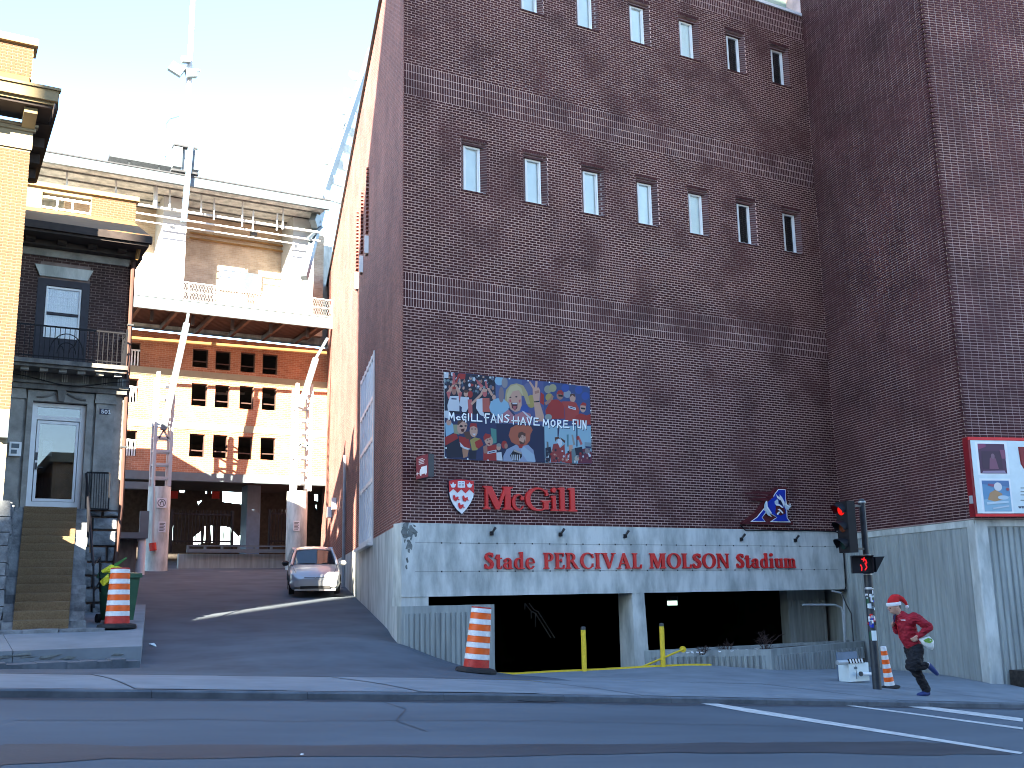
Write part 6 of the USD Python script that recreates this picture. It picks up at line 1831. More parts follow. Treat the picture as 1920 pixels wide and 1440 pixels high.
# iron guard by the door and handrail down the right side
gd = thing('stair_railing', 'dark iron guard by the door with a handrail running down the steps', 'railing', (3.3, 25, 3))
g = MB()
pa, pb2 = at(163, 886, 26.0), at(206, 887, 26.0)
ga, gb2 = at(160, 953, 26.0), at(203, 955, 26.0)
g.bar(pa, pb2, 0.04).bar(ga, gb2, 0.03).bar(pa, ga, 0.03).bar(pb2, gb2, 0.03)
for t in np.linspace(0.12, 0.88, 8):
    g.bar(pa + (pb2 - pa) * t, ga + (gb2 - ga) * t, 0.014)
obj('guard', g, 'black_metal', gd)
h_pts = [at(162, 888, 25.9), at(167, 960, 25.0), at(170, 1000, 24.3), at(173, 1045, 23.6), at(175, 1060, 23.4)]
obj('handrail', MB().tube(h_pts, 0.028, 8), 'black_metal', gd)
ps = MB()
for (px, pa_, pb_, y_) in ((175, 1058, 1140, 23.4), (187, 1044, 1110, 23.9), (164, 905, 1010, 25.4)):
    obj('post', MB().bar(at(px, pa_, y_), at(px + 1, pb_, y_), 0.035), 'black_metal', gd)
ps.bar(at(175, 1060, 23.4), at(187, 1045, 23.9), 0.025).bar(at(176, 1110, 23.4), at(187, 1090, 23.9), 0.02)
obj('lower_rail', ps, 'black_metal', gd)
obj('worn_rail', MB().tube([at(170, 972, 24.9), at(168.5, 1036, 23.8)], 0.012, 6), 'roof_tan', gd, label='tan strip standing in for sunlight on the handrail')  # sunlight catching the rail, put in as a thin tan tube

barrel('traffic_barrel', (0.159 * 22.75, 22.75, ZPf(22.75)), 'upright orange and white striped barrel in front of the green bin, by the carpeted steps', tilt=(0, 0.6, 40))

# green wheeled bin behind it
wb = np.array([3.78, 23.75, ZPf(23.75)])
wbin = thing('wheeled_bin', 'dark green wheeled bin standing behind the left barrel', 'bin', wb, local=True, rotz=0.25)
obj('body', MB().hull([(x, y, z) for z, s in ((0.06, 0.24), (0.98, 0.31)) for x in (-s, s) for y in (-s, s * 1.15)]), 'bin_green', wbin)
obj('lid', MB().hull([(x, y, z) for x in (-0.33, 0.33) for y, z in ((-0.36, 0.985), (-0.36, 1.02), (0.30, 1.07), (0.38, 0.985))]), 'bin_green', wbin)
obj('rim', MB().box(-0.335, 0.335, -0.36, 0.40, 0.93, 0.982), 'bin_green', wbin)
for s_ in (-1, 1):
    obj('wheel', MB().tube([(s_ * 0.26, 0.30, 0.1), (s_ * 0.32, 0.30, 0.1)], 0.1, 14), 'rubber', wbin)
vb = thing('yellow_green_bundle', 'yellow and green bundle lying on the bin lid', 'bundle', wb + np.array([-0.15, -0.1, 1.05]))
bpx = wb + np.array([-0.15, -0.15, 1.08])
r2 = np.random.default_rng(44)
obj('cloth', MB().hull(bpx + r2.normal(0, 1, (24, 3)) * np.array([0.10, 0.08, 0.06])).hull(bpx + np.array([-0.14, -0.1, -0.16]) + r2.normal(0, 1, (20, 3)) * np.array([0.06, 0.05, 0.08])), 'vest_yellow', vb)
obj('leaf', MB().hull([bpx + np.array(q) for q in ((0, 0, 0.05), (0.06, 0, 0.09), (0.26, 0.05, 0.26), (0.24, 0.05, 0.28), (0.1, -0.02, 0.2), (0, -0.03, 0.14))]), 'leaf_green', vb)

# ------------------------------------------------------------ the stadium at the end of the alley
YC, YW2 = 50.0, 54.0
XL = (1, 0, 0)


def xcol(px0, px1, py, y=YC):
    a, b = at(px0, py, y), at(px1, py, y)
    return a[0], b[0], a[2]


colt = None
cols_ = []
for k, (px, lab) in enumerate(((299, 'round concrete column with a steel ladder mast, left in the alley'), (557.5, 'round concrete column with a steel ladder mast, behind the parked car'))):
    c = at(px, 925, YC)
    zb_ = float(zg(c[0], YC)) - 0.2
    base_ = (c[0], YC, zb_)
    cols_.append(base_)
    H = 7.15 - zb_
    t = thing('stadium_column', lab, 'column', base_, group='columns carrying the stadium deck')
    obj('shaft', MB().lathe([(0.0, 0.0), (0.50, 0.0), (0.50, H), (0.0, H)], base_, 28), 'concrete', t, smooth=40)
    cx = c[0] + (0.0 if k == 0 else 0.15)
    m = MB()
    for s_ in (-1, 1):
        for yy in (YC - 0.3, YC + 0.3):
            obj('mast_post', MB().box(cx + s_ * 0.36 - 0.07, cx + s_ * 0.36 + 0.07, yy - 0.07, yy + 0.07, 7.16, 12.5 if yy < YC else 12.3), 'steel_white' if k else 'steel_white', t)
    for z in np.arange(7.5, 12.4, 0.62):
        for yy in (YC - 0.3, YC + 0.3):
            m.box(cx - 0.29, cx + 0.29, yy - 0.05, yy + 0.05, z, z + 0.1)
        for s_ in (-1, 1):
            m.box(cx + s_ * 0.36 - 0.04, cx + s_ * 0.36 + 0.04, YC - 0.23, YC + 0.23, z + 0.01, z + 0.09)
    m.bar((cx - 0.3, YC - 0.31, 9.2), (cx, YC - 0.31, 9.75), 0.08).bar((cx + 0.3, YC - 0.31, 9.2), (cx, YC - 0.31, 9.75), 0.08)
    obj('rungs', m, 'steel_white', t)
    if k == 0:
        s0_, s1_ = at(306, 806, YC - 0.45), at(350, 606, YC - 0.45)
        t0, t1 = at(350, 606, YC - 0.45), at(353, 588, YC - 0.45)
    else:
        s0_, s1_ = at(563, 765, YC - 0.45), at(592, 672, YC - 0.45)
        t0, t1 = at(592, 672, YC - 0.45), at(614, 634, YC - 0.45)
    obj('strut', MB().bar(s0_, s1_, 0.26, 0.26).bar(t0, t1, 0.12, 0.12), 'steel_grey', t)
    for (a, b, c_, d, mm) in (((286.5, 0, 0, 0, 0),) if False else ()):
        pass
    spx = [(304, 980, 989, 'text')] if k == 0 else [(557, 986, 0, 'text')]
    sg = at(304 if k == 0 else 556, 988 if k == 0 else 986, YC - 0.52)
    pl = obj('notice_plate', MB().box(sg[0] - 0.16, sg[0] + 0.16, YC - 0.53, YC - 0.51, sg[2] - 0.24, sg[2] + 0.24), 'plate_white', t)
    tx_ = MB()
    for q in range(6):
        tx_.box(sg[0] - 0.12, sg[0] + 0.12 - 0.05 * (q % 2), YC - 0.534, YC - 0.531, sg[2] + 0.15 - q * 0.065, sg[2] + 0.18 - q * 0.065)
    obj('notice_text', tx_, 'dark_metal', pl)
    if k == 0:
        sg = at(303, 943, YC - 0.52)
        pl = obj('round_symbol_plate', MB().box(sg[0] - 0.22, sg[0] + 0.22, YC - 0.53, YC - 0.51, sg[2] - 0.22, sg[2] + 0.22), 'plate_white', t)
        ringp = Point(0, 0).buffer(0.18, 20).difference(Point(0, 0).buffer(0.15, 20))
        fig = unary_union([LineString([(-0.07, -0.1), (-0.02, 0.05), (0.05, 0.08), (0.09, -0.1)]).buffer(0.014), LineString([(-0.02, 0.05), (-0.08, 0.0)]).buffer(0.012), Point(0.0, 0.1).buffer(0.025)])
        obj('round_symbol', MB().prism(unary_union([ringp, fig]), 0.004, (sg[0], YC - 0.531, sg[2]), XL, (0, 0, 1), (0, -1, 0)), 'dark_metal', pl)
        p0, p1 = at(289, 865, YC - 0.6), at(285.5, 1022, YC - 0.6)
        obj('standpipe', MB().tube([p0, p1], 0.07, 8), 'steel_white', t)
        obj('pipe_valve', MB().tube([p1 + np.array([0, 0, 0.1]), p1 + np.array([0.05, 0, -0.25])], 0.16, 8), 'dull_orange', t)

stb = thing('stadium_building', 'stadium side building of brick with rows of dark square windows, seen up the alley', 'building', (13, YW2, 4))
brick_tex('stadium_brick', (0.32, 0.125, 0.07), (0.42, 0.18, 0.10), (0.44, 0.34, 0.26), (1, 0, 0), 0.3, 0.1)
brick_tex('sunlit_brick', (0.42, 0.32, 0.23), (0.50, 0.40, 0.30), (0.50, 0.44, 0.36), (1, 0, 0), 0.3, 0.1)  # same brick as the lower rows, with strong sunlight put into its colour
W_ = lambda px, py: (lambda p: (p[0], p[2]))(at(px, py, YW2))


def rect_px(x0, y0, x1, y1):
    a, b = W_(x0, y0), W_(x1, y1)
    return sbox(min(a[0], b[0]), min(a[1], b[1]), max(a[0], b[0]), max(a[1], b[1]))


holes = []
for row in ([(362, 653, 390, 690), (405, 657, 432, 695), (452, 660, 478, 699), (493, 663, 520, 703)], [(360, 718, 388, 762), (404, 721, 430, 765), (450, 723, 475, 768), (492, 726, 518, 770)], [(356, 813, 383, 857), (400, 815, 426, 859), (447, 818, 472, 862), (489, 820, 516, 863)],
            [(228, 640, 262, 686), (228, 708, 258, 755), (228, 806, 255, 855)]):
    holes += [rect_px(*q) for q in row]
zb0 = W_(400, 888)[1]
zt0 = 15.45
wall_pl = sbox(5.2, zb0, 19.2, zt0).difference(unary_union(holes))
obj('brick_wall', MB().prism(wall_pl, 0.3, (0, YW2 + 0.3, 0), XL, (0, 0, 1), (0, -1, 0)), 'stadium_brick', stb)
for z in (W_(430, 708)[1], W_(430, 803)[1]):
    obj('concrete_band', MB().box(5.2, 19.2, YW2 - 0.04, YW2 - 0.002, z - 0.18, z + 0.18), 'stone_cream', stb)
obj('bottom_beam', MB().box(5.2, 19.2, YW2 - 0.12, YW2 + 0.3, zb0 - 0.42, zb0 - 0.002), 'steel_grey', stb)
for q in holes:
    a, b, c, d = q.bounds
    fr = MB()
    fr.box(a + 0.002, a + 0.05, YW2 + 0.12, YW2 + 0.2, b, d).box(c - 0.05, c - 0.002, YW2 + 0.12, YW2 + 0.2, b, d).box(a + 0.05, c - 0.05, YW2 + 0.12, YW2 + 0.2, d - 0.05, d).box(a + 0.05, c - 0.05, YW2 + 0.12, YW2 + 0.2, b + 0.30, b + 0.36)
    w_ = obj('window', fr, 'brown_steel', stb)
obj('interior', MB().box(5.2, 19.2, 59.8, 60.0, zb0, 15.4).box(5.2, 19.2, YW2 + 0.31, 60.0, 15.35, 15.5).box(5.2, 19.2, YW2 + 0.4, 59.8, zb0, zb0 + 0.2).box(5.2, 19.2, YW2 + 0.4, 59.8, W_(430, 803)[1] - 0.1, W_(430, 803)[1] + 0.1).box(5.2, 19.2, YW2 + 0.4, 59.8, W_(430, 708)[1] - 0.1, W_(430, 708)[1] + 0.1), 'dim_room', stb)
for q in holes[-3:]:
    gp = MB()
    a, b, c, d = q.bounds
    for t in np.linspace(0.1, 0.9, 6):
        x = a + (c - a) * t
        gp.box(x - 0.03, x + 0.03, YW2 + 0.06, YW2 + 0.1, b, b + 0.75)
    gp.box(a, c, YW2 + 0.05, YW2 + 0.11, b + 0.76, b + 0.84)
    obj('white_guard', gp, 'frame_white', stb)
ilm = MB()
for (px, py) in ((441, 737), (489, 740), (499, 744), (410, 738)):
    p = at(px, py, 57.0)
    ilm.box(p[0] - 0.5, p[0] + 0.5, 56.9, 57.0, p[2] - 0.06, p[2] + 0.06)
obj('inside_rail', ilm, 'steel_white', stb)
# undercroft back wall; holes cut so bright sky stands in for sunlit patches
YU = 60.0
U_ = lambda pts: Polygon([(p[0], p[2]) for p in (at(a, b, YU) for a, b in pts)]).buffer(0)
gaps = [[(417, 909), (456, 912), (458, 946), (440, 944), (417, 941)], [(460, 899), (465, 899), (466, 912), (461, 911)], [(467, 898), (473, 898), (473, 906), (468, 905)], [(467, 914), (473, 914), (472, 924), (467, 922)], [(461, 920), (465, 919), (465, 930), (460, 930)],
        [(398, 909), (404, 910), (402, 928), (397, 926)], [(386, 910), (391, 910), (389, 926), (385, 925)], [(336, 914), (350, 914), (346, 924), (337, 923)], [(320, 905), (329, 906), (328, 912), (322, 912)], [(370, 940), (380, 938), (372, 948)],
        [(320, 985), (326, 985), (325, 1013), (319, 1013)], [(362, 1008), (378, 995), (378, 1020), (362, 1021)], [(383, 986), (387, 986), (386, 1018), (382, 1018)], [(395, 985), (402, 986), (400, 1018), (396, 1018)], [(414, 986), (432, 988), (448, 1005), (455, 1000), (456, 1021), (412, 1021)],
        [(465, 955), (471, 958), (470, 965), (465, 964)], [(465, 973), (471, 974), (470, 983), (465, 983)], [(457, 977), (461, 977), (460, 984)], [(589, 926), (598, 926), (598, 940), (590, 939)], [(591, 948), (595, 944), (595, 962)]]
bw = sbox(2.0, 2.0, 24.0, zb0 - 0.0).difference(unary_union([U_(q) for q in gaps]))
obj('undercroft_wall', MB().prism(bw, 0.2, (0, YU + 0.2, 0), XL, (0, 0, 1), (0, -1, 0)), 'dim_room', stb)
obj('undercroft_ceiling', MB().box(2.0, 24, YW2 + 0.3, YU, zb0 - 0.3, zb0 - 0.1), 'dim_room', stb)
a = at(463, 960, 56)[0]
b = at(488, 960, 56)[0]
obj('dark_pillar', MB().box(a, b, 56, 57.2, 3, zb0 - 0.3), 'steel_blue', stb)
for px in (318, 396):
    p = at(px + 8, 928, 59.5)
    obj('exit_board', MB().box(p[0] - 0.2, p[0] + 0.2, 59.4, 59.5, p[2] - 0.2, p[2] + 0.2), 'dull_orange', stb)
for k, (x0_, x1_) in enumerate(((318, 436), (502, 548))):
    a, b = at(x0_, 1020, 52.6), at(x1_, 1020, 52.6)
    zt_ = at(x0_, 955, 52.6)[2]
    g = MB()
    for x in np.arange(a[0], b[0], 0.17):
        g.box(x, x + 0.035, 52.58, 52.62, a[2], zt_)
    g.box(a[0], b[0], 52.56, 52.579, zt_ - 0.25, zt_ - 0.17).box(a[0], b[0], 52.56, 52.579, a[2] + 0.1, a[2] + 0.18).box(a[0], a[0] + 0.1, 52.5, 52.58, a[2] - 0.4, zt_).box(b[0] - 0.1, b[0], 52.5, 52.58, a[2] - 0.4, zt_)
    obj('picket_gate', g, 'black_metal', label=('black picket gate between the columns, left of the dark pillar', 'black picket gate beside the right column')[k], cat='gate')
bar = thing('road_barrier', 'low grey steel barrier across the end of the alley', 'barrier', (15, 51.5, 4))
a, b = at(350, 1036, 51.5), at(540, 1036, 51.5)
zt_ = at(350, 1022, 51.5)[2]
obj('beam', MB().box(a[0], b[0], 51.4, 51.6, a[2], a[2] + 0.17), 'steel_grey', bar)
obj('top_rail', MB().box(a[0], b[0], 51.45, 51.55, zt_ - 0.06, zt_), 'steel_grey', bar)
for t in np.linspace(0.0, 1, 7):
    x = a[0] + (b[0] - a[0] - 0.1) * t
    obj('post', MB().box(x, x + 0.1, 51.44, 51.56, a[2] + 0.172, zt_ - 0.062), 'steel_grey', bar)
obj('kerb_wall', MB().box(a[0] - 0.3, b[0] + 3, 51.8, 52.1, 2.8, a[2] - 0.05), 'rib_concrete', bar)

# lower deck
dk = thing('stadium_deck', 'lower stadium deck with a pale steel edge beam above the brick windows', 'deck', (12, YC, 15.6))
z0_, z1_ = at(430, 592, YC)[2], at(430, 577, YC)[2]
obj('edge_beam', MB().box(3.0, 17.62, YC - 0.16, YC, z0_ - 0.12, z1_ + 0.05), 'steel_grey', dk)
obj('edge_cap', MB().box(3.0, 17.62, YC - 0.2, YC + 0.05, z1_ + 0.053, z1_ + 0.1), 'steel_white', dk)
obj('deck_plate', MB().box(3.0, 17.62, YC + 0.002, YW2 - 0.002, z0_ + 0.22, z1_), 'brown_steel', dk)
cr = MB()
for y in np.arange(YC + 0.1, YW2 - 0.1, 0.16):
    cr.box(3.0, 17.6, y, y + 0.08, z0_ + 0.16, z0_ + 0.218)
obj('corrugation', cr, 'brown_steel', dk)
for x in np.arange(4.6, 17.4, 1.75):
    obj('joist', MB().box(x, x + 0.16, YC + 0.02, YW2 - 0.01, z0_ - 0.10, z0_ + 0.158), 'brown_steel', dk)
for x in np.arange(5.0, 17.4, 1.95):
    obj('hanger', MB().box(x, x + 0.14, YC + 1.2, YC + 1.34, z0_ - 0.35, z0_ + 0.15), 'dark_metal', dk)
obj('service_pipe', MB().tube([at(225, 632, 51.2), at(612, 662, 51.2)], 0.09, 8), 'roof_tan', dk)
obj('deck_rail', MB().bar((3, YC - 0.05, z1_ + 1.0), (17.6, YC - 0.05, z1_ + 1.0), 0.06).bar((3, YC - 0.05, z1_ + 0.55), (17.6, YC - 0.05, z1_ + 0.55), 0.04), 'steel_white', dk)
for x in np.arange(3.2, 17.6, 1.2):
    obj('rail_post', MB().bar((x, YC - 0.05, z1_ + 0.1), (x, YC - 0.05, z1_ + 1.03), 0.05), 'steel_white', dk)
ms_ = MB()
for x in np.arange(3.2, 17.5, 0.13):
    ms_.bar((x, YC - 0.05, z1_ + 0.12), (x + 0.4, YC - 0.05, z1_ + 0.98), 0.008).bar((x + 0.4, YC - 0.045, z1_ + 0.12), (x, YC - 0.045, z1_ + 0.98), 0.008)
obj('wire_mesh', ms_, 'galvanised', dk, kind='stuff')
# upper storey
up = thing('stadium_upper_stand', 'upper stand of the stadium, sunlit, with a pale roof edge and hanging pipes', 'building', (12, YW2, 16))
obj('brick_panel', MB().box(5.0, 18.5, YW2, YW2 + 0.4, z1_ + 0.1, at(450, 418, YW2)[2]), 'sunlit_brick', up)
for (a_, b_) in (((298, 570), (352, 372)), ((546, 570), (590, 395))):
    p, q = at(*a_, 52.0), at(*b_, 52.0)
    obj('white_pier', MB().box(p[0], q[0], 52.0, YW2 - 0.002, z1_ + 0.1, q[2]), 'steel_white', up)
obj('window_strip', MB().box(5.0, 18.5, YW2 + 0.42, YW2 + 0.5, at(450, 418, YW2)[2], at(450, 400, YW2)[2]), 'steel_blue', up)
zu0, zu1 = at(430, 362, YC)[2], at(430, 349, YC)[2]
obj('back_wall', MB().box(2.0, 19.5, 55.5, 56.0, z1_, zu0 + 0.3), 'concrete', up)
obj('seat_deck', MB().box(2.0, 17.3, YC, 57, zu0 + 0.12, zu1 - 0.05), 'concrete', up)
for y in np.arange(YC + 0.9, 55, 1.1):
    obj('deck_groove', MB().box(2.0, 17.2, y, y + 0.10, zu0 + 0.06, zu0 + 0.118), 'stain_concrete', up)
obj('roof_edge_beam', MB().box(1.5, 17.35, YC - 0.2, YC - 0.002, zu0 - 0.05, zu1 + 0.05), 'steel_grey', up)
obj('roof_edge_trim', MB().box(1.5, 17.35, YC - 0.24, YC - 0.0, zu1 + 0.053, zu1 + 0.12), 'dark_metal', up)
for k, (px, py0, py1) in enumerate(((126, 318, 365), (218, 330, 378), (292, 335, 390), (319, 350, 390), (378, 350, 400), (455, 375, 425), (531, 383, 430), (402, 372, 412), (475, 395, 430), (520, 400, 432))):
    obj('hanging_pipe', MB().tube([at(px, py0, 51.0), at(px - 1, py1, 51.0)], 0.11 if k in (2,) else 0.045, 6), 'steel_white', up)
for (a_, b_, r_p) in (((250, 382), (600, 436), 0.07), ((250, 398), (600, 452), 0.05), ((250, 412), (560, 458), 0.04)):
    obj('service_pipe', MB().tube([at(*a_, 51.2), at(*b_, 51.2)], r_p, 6), 'steel_white', up)
for (a_, b_) in (((356, 436), (548, 464)), ((356, 446), (548, 474))):
    p, q = at(*a_, YW2 - 0.2), at(*b_, YW2 - 0.2)
    obj('tan_beam', MB().bar(p, q, 0.09), 'roof_tan', up)
obj('heater_box', MB().box(at(472, 432, 52)[0], at(482, 440, 52)[0], 52, 52.3, at(470, 440, 52)[2], at(470, 430, 52)[2]), 'dark_metal', up)
ad = obj('sponsor_board', MB().box(at(410, 545, 53.9)[0], at(490, 505, 53.9)[0], 53.85, 53.95, at(450, 548, 53.9)[2], at(450, 510, 53.9)[2]), 'logo_silver', up)
# raking beam with the undersides of the seat rows
rk = thing('raking_stand', 'steep grey raking beam with stepped concrete seat rows behind the gym roof', 'grandstand', (17, 51, 22))
P0, P1 = at(588, 420, 51.0), at(697, 95, 59.5)
obj('raking_beam', MB().bar(P0, P1, 0.32, 0.55), 'steel_grey', rk)
Q0, Q1 = at(570, 522, 50.4), at(643, 232, 55.2)
obj('raking_strut', MB().bar(Q0, Q1, 0.34, 0.34), 'steel_grey', rk)
R0, R1 = at(575, 455, 50.6), at(640, 250, 55.0)
obj('lattice_bar', MB().bar(at(585, 425, 51.2), at(600, 415, 51.6), 0.14).bar(at(577, 448, 51), at(603, 425, 51.6), 0.14).bar(at(600, 365, 52.5), at(612, 350, 53), 0.14), 'steel_grey', rk)
for k, (px, py) in enumerate(((662, 141), (652, 173), (640, 205), (630, 237), (618, 268), (606, 298), (595, 327), (582, 356))):
    yy = 59.0 - k * 1.05
    p = at(px, py, yy)
    pts = [(p[0] + dx, yy + dy, p[2] + dz) for dx, dy, dz in ((-0.25, 0, 0.28), (-0.30, 0, -0.05), (-0.05, 0, -0.30), (0.2, 0, -0.25), (0.2, 0, 0.25))]
    pts = pts + [(q[0] + 4.2, q[1] + 1.2, q[2]) for q in pts]
    obj('seat_row', MB().hull(pts), 'concrete', rk)
# floodlight mast
ml = at(347, 312, YC)
ms2 = thing('floodlight_mast', 'tall white floodlight mast rising above the stadium roof edge', 'mast', (ml[0], YC, zu1))
obj('pole', MB().tube([(ml[0], YC, zu1), (ml[0], YC, 29), (ml[0], YC, 40)], [0.17, 0.14, 0.10], 10), 'steel_white', ms2)
obj('lower_post', MB().bar((ml[0], YC - 0.3, zu0 - 2.0), (ml[0] + 0.15, YC - 0.3, zu1 + 1.5), 0.24), 'steel_blue', ms2)
for s_ in (-1, 1):
    obj('junction_box', MB().box(ml[0] + (-0.62 if s_ < 0 else 0.22), ml[0] + (-0.2 if s_ < 0 else 0.62), YC - 0.3, YC + 0.1, 22.75, 23.8), 'steel_grey', ms2)
obj('box_shelf', MB().box(ml[0] - 0.65, ml[0] + 0.5, YC - 0.35, YC + 0.2, 23.82, 23.9).box(ml[0] - 0.7, ml[0] + 0.6, YC - 0.35, YC + 0.2, 22.5, 22.6), 'dark_metal', ms2)
lz = at(340, 130, YC)[2]
for (px, py, w_, a_) in ((331, 130, 0.42, -0.5), (358, 138, 0.32, 0.3), (348, 112, 0.25, 0.2)):
    p = at(px, py, YC - 0.3)
    d = np.array([math.cos(a_), 0.3 * math.sin(a_), math.sin(a_)]); d /= np.linalg.norm(d)
    e_ = np.cross(d, (0, 1, 0)); e_ /= np.linalg.norm(e_)
    obj('floodlight', MB().obox(p, d, e_, np.cross(d, e_), w_ * 0.8, w_ * 0.62, 0.12), 'steel_grey', ms2)
obj('crossarm', MB().bar((ml[0] - 0.6, YC - 0.1, lz + 0.1), (ml[0] + 0.5, YC - 0.1, lz + 0.1), 0.1), 'steel_white', ms2)
# camera platform frame at the left of the mast
pf = thing('roof_platform', 'roof platform with thin rails and a dark mesh floor, left of the mast', 'platform', (8, 53, 24))
a, b = at(205, 288, 53.0), at(322, 311, 53.0)
obj('floor', MB().box(a[0], b[0], 52.6, 54.4, a[2] - 0.2, a[2] - 0.02), 'dark_metal', pf)
obj('floor_edge', MB().box(a[0], b[0], 52.5, 52.59, a[2] - 0.30, a[2] - 0.05), 'steel_white', pf)
for z in (0.55, 1.05, 1.7):
    obj('rail', MB().bar((a[0] + 0.4, 52.6, a[2] + z), (b[0], 52.6, a[2] + z), 0.035), 'galvanised', pf)
for t in np.linspace(0.1, 1, 7):
    obj('post', MB().bar((a[0] + (b[0] - a[0]) * t, 52.6, a[2]), (a[0] + (b[0] - a[0]) * t, 52.6, a[2] + 1.7), 0.035), 'galvanised', pf)
obj('leg', MB().bar((b[0] - 0.6, 53.2, zu1), (b[0] - 0.6, 53.2, a[2] - 0.2), 0.1).bar((a[0] + 1.0, 53.2, zu1), (a[0] + 1.0, 53.2, a[2] - 0.2), 0.1), 'galvanised', pf)
obj('bent_lamp_arm', MB().tube([at(309, 300, 53), at(310, 235, 53), at(318, 222, 53), at(335, 217, 53)], 0.05, 6), 'steel_blue', pf)

# small loading shelter left of the left column
ld = thing('loading_shelter', 'low grey roofed loading shelter beside the left column', 'shelter', (9, 47.5, 3))
a, b = at(226, 1010, 47.0), at(274, 1010, 47.0)
obj('roof', MB().box(a[0] - 1, b[0], 46.6, 49.0, a[2], a[2] + 0.25), 'steel_grey', ld)
obj('wall', MB().box(a[0] - 1, b[0] - 0.3, 47.4, 49.0, 2.6, a[2] - 0.002), 'limestone_dark', ld)
p = at(265, 1045, 46.9)
obj('post', MB().lathe([(0.0, 2.7), (0.16, 2.7), (0.16, p[2] + 0.75), (0.0, p[2] + 0.75)], (p[0], 46.9, 0), 16), 'plate_white', ld)
obj('louvre', MB().box(at(262, 980, 49.2)[0], at(279, 980, 49.2)[0], 49.2, 49.3, at(270, 1000, 49.2)[2], at(270, 958, 49.2)[2]), 'steel_grey', ld)
a, b = at(220, 916, 53.0), at(287, 905, 53.0)
obj('cross_beam', MB().box(a[0] - 1, b[0], 52.8, 53.2, a[2], b[2]), 'steel_grey', stb)

# ------------------------------------------------------------ the parked car
carp = np.array([11.40, 33.5])
ca = math.atan2(EX[1], EX[0]) - pi / 2
carz = float(zg(carp[0], carp[1] + 1.2))
car = thing('parked_car', 'small silver car parked nose outwards by the alley wall, half in sun', 'car', (carp[0], carp[1], carz - 0.03), local=True, rotz=ca, tilt=None)
stage.GetPrimAtPath(car).GetAttribute('xformOpOrder')
tiltx = math.degrees(math.atan(0.0813 * 0.96))
UsdGeom.Xformable(stage.GetPrimAtPath(car)).AddRotateXOp().Set(tiltx)


def loft(sections, close=True):
    """sections: lists of (x, y, z) rings with equal counts"""
    s = np.asarray(sections, float)
    n, m = s.shape[:2]
    f = [(i * m + j, i * m + (j + 1) % m, (i + 1) * m + (j + 1) % m, (i + 1) * m + j) for i in range(n - 1) for j in range(m)]
    mb = MB().add(s.reshape(-1, 3), f)
    for k in (0, n - 1):
        c = s[k].mean(0)
        mb.add(np.vstack([s[k], c]), [(j, (j + 1) % m, m) for j in range(m)])
    return mb


def csec(y, wl_, wb_, z0, zs, z1, crown=0.03):
    """body section: sill half width, belt half width, heights of sill, shoulder and top"""
    half = [(wl_ - 0.06, z0), (wl_, z0 + 0.08), (wb_, (z0 + zs) / 2), (wb_ - 0.01, zs - 0.02), (wb_ - 0.07, z1 - 0.02), (wb_ * 0.55, z1 + crown * 0.7), (0.0, z1 + crown)]
    pts = [(x, y, z) for x, z in half] + [(-x, y, z) for x, z in half[-2::-1]]
    return pts


secs = [csec(-0.02, 0.50, 0.58, 0.28, 0.52, 0.56, 0.01), csec(0.05, 0.68, 0.72, 0.22, 0.60, 0.66, 0.02), csec(0.25, 0.77, 0.80, 0.19, 0.70, 0.76, 0.03), csec(0.6, 0.80, 0.825, 0.18, 0.80, 0.86, 0.035), csec(0.98, 0.81, 0.83, 0.17, 0.90, 0.96, 0.03),
        csec(1.6, 0.81, 0.83, 0.17, 0.93, 0.97, 0.0), csec(3.2, 0.81, 0.83, 0.18, 0.95, 0.99, 0.0), csec(3.8, 0.79, 0.81, 0.22, 0.93, 0.99, 0.02), csec(4.10, 0.70, 0.74, 0.30, 0.80, 0.90, 0.02), csec(4.16, 0.6, 0.66, 0.36, 0.72, 0.8, 0.01)]
obj('body', loft(secs), 'car_silver', car, smooth=38)


def cab(y, wb_, z0, wr, z1):
    half = [(wb_, z0), (wb_ - 0.02, z0 + 0.05), (wr + 0.03, z1 - 0.10), (wr - 0.06, z1 - 0.02), (wr * 0.5, z1 + 0.015), (0, z1 + 0.025)]
    return [(x, y, z) for x, z in half] + [(-x, y, z) for x, z in half[-2::-1]]


# cabin as a hull-like loft: roof between the front and rear screens
roof = loft([cab(1.66, 0.60, 1.38, 0.585, 1.43), cab(1.85, 0.61, 1.40, 0.60, 1.475), cab(2.4, 0.62, 1.41, 0.61, 1.50), cab(3.0, 0.61, 1.40, 0.60, 1.475), cab(3.25, 0.60, 1.36, 0.58, 1.42)])
obj('roof', roof, 'car_silver', car, smooth=40)
scr = [(-0.70, 1.02, 0.955), (0.70, 1.02, 0.955), (0.565, 1.70, 1.40), (-0.565, 1.70, 1.40)]
wsf = MB()
g_ = []
for t in np.linspace(0, 1, 5):
    for s in np.linspace(-1, 1, 9):
        hw = 0.70 + (0.565 - 0.70) * t
        g_.append((s * hw, 1.02 + 0.68 * t - 0.10 * (1 - s * s) * (1 - 0.5 * t), 0.965 + 0.44 * t + 0.02 * (1 - s * s)))
f = [(i * 9 + j, i * 9 + j + 1, (i + 1) * 9 + j + 1, (i + 1) * 9 + j) for i in range(4) for j in range(8)]
obj('windscreen', MB().add(g_, f), 'car_glass', car, smooth=True)
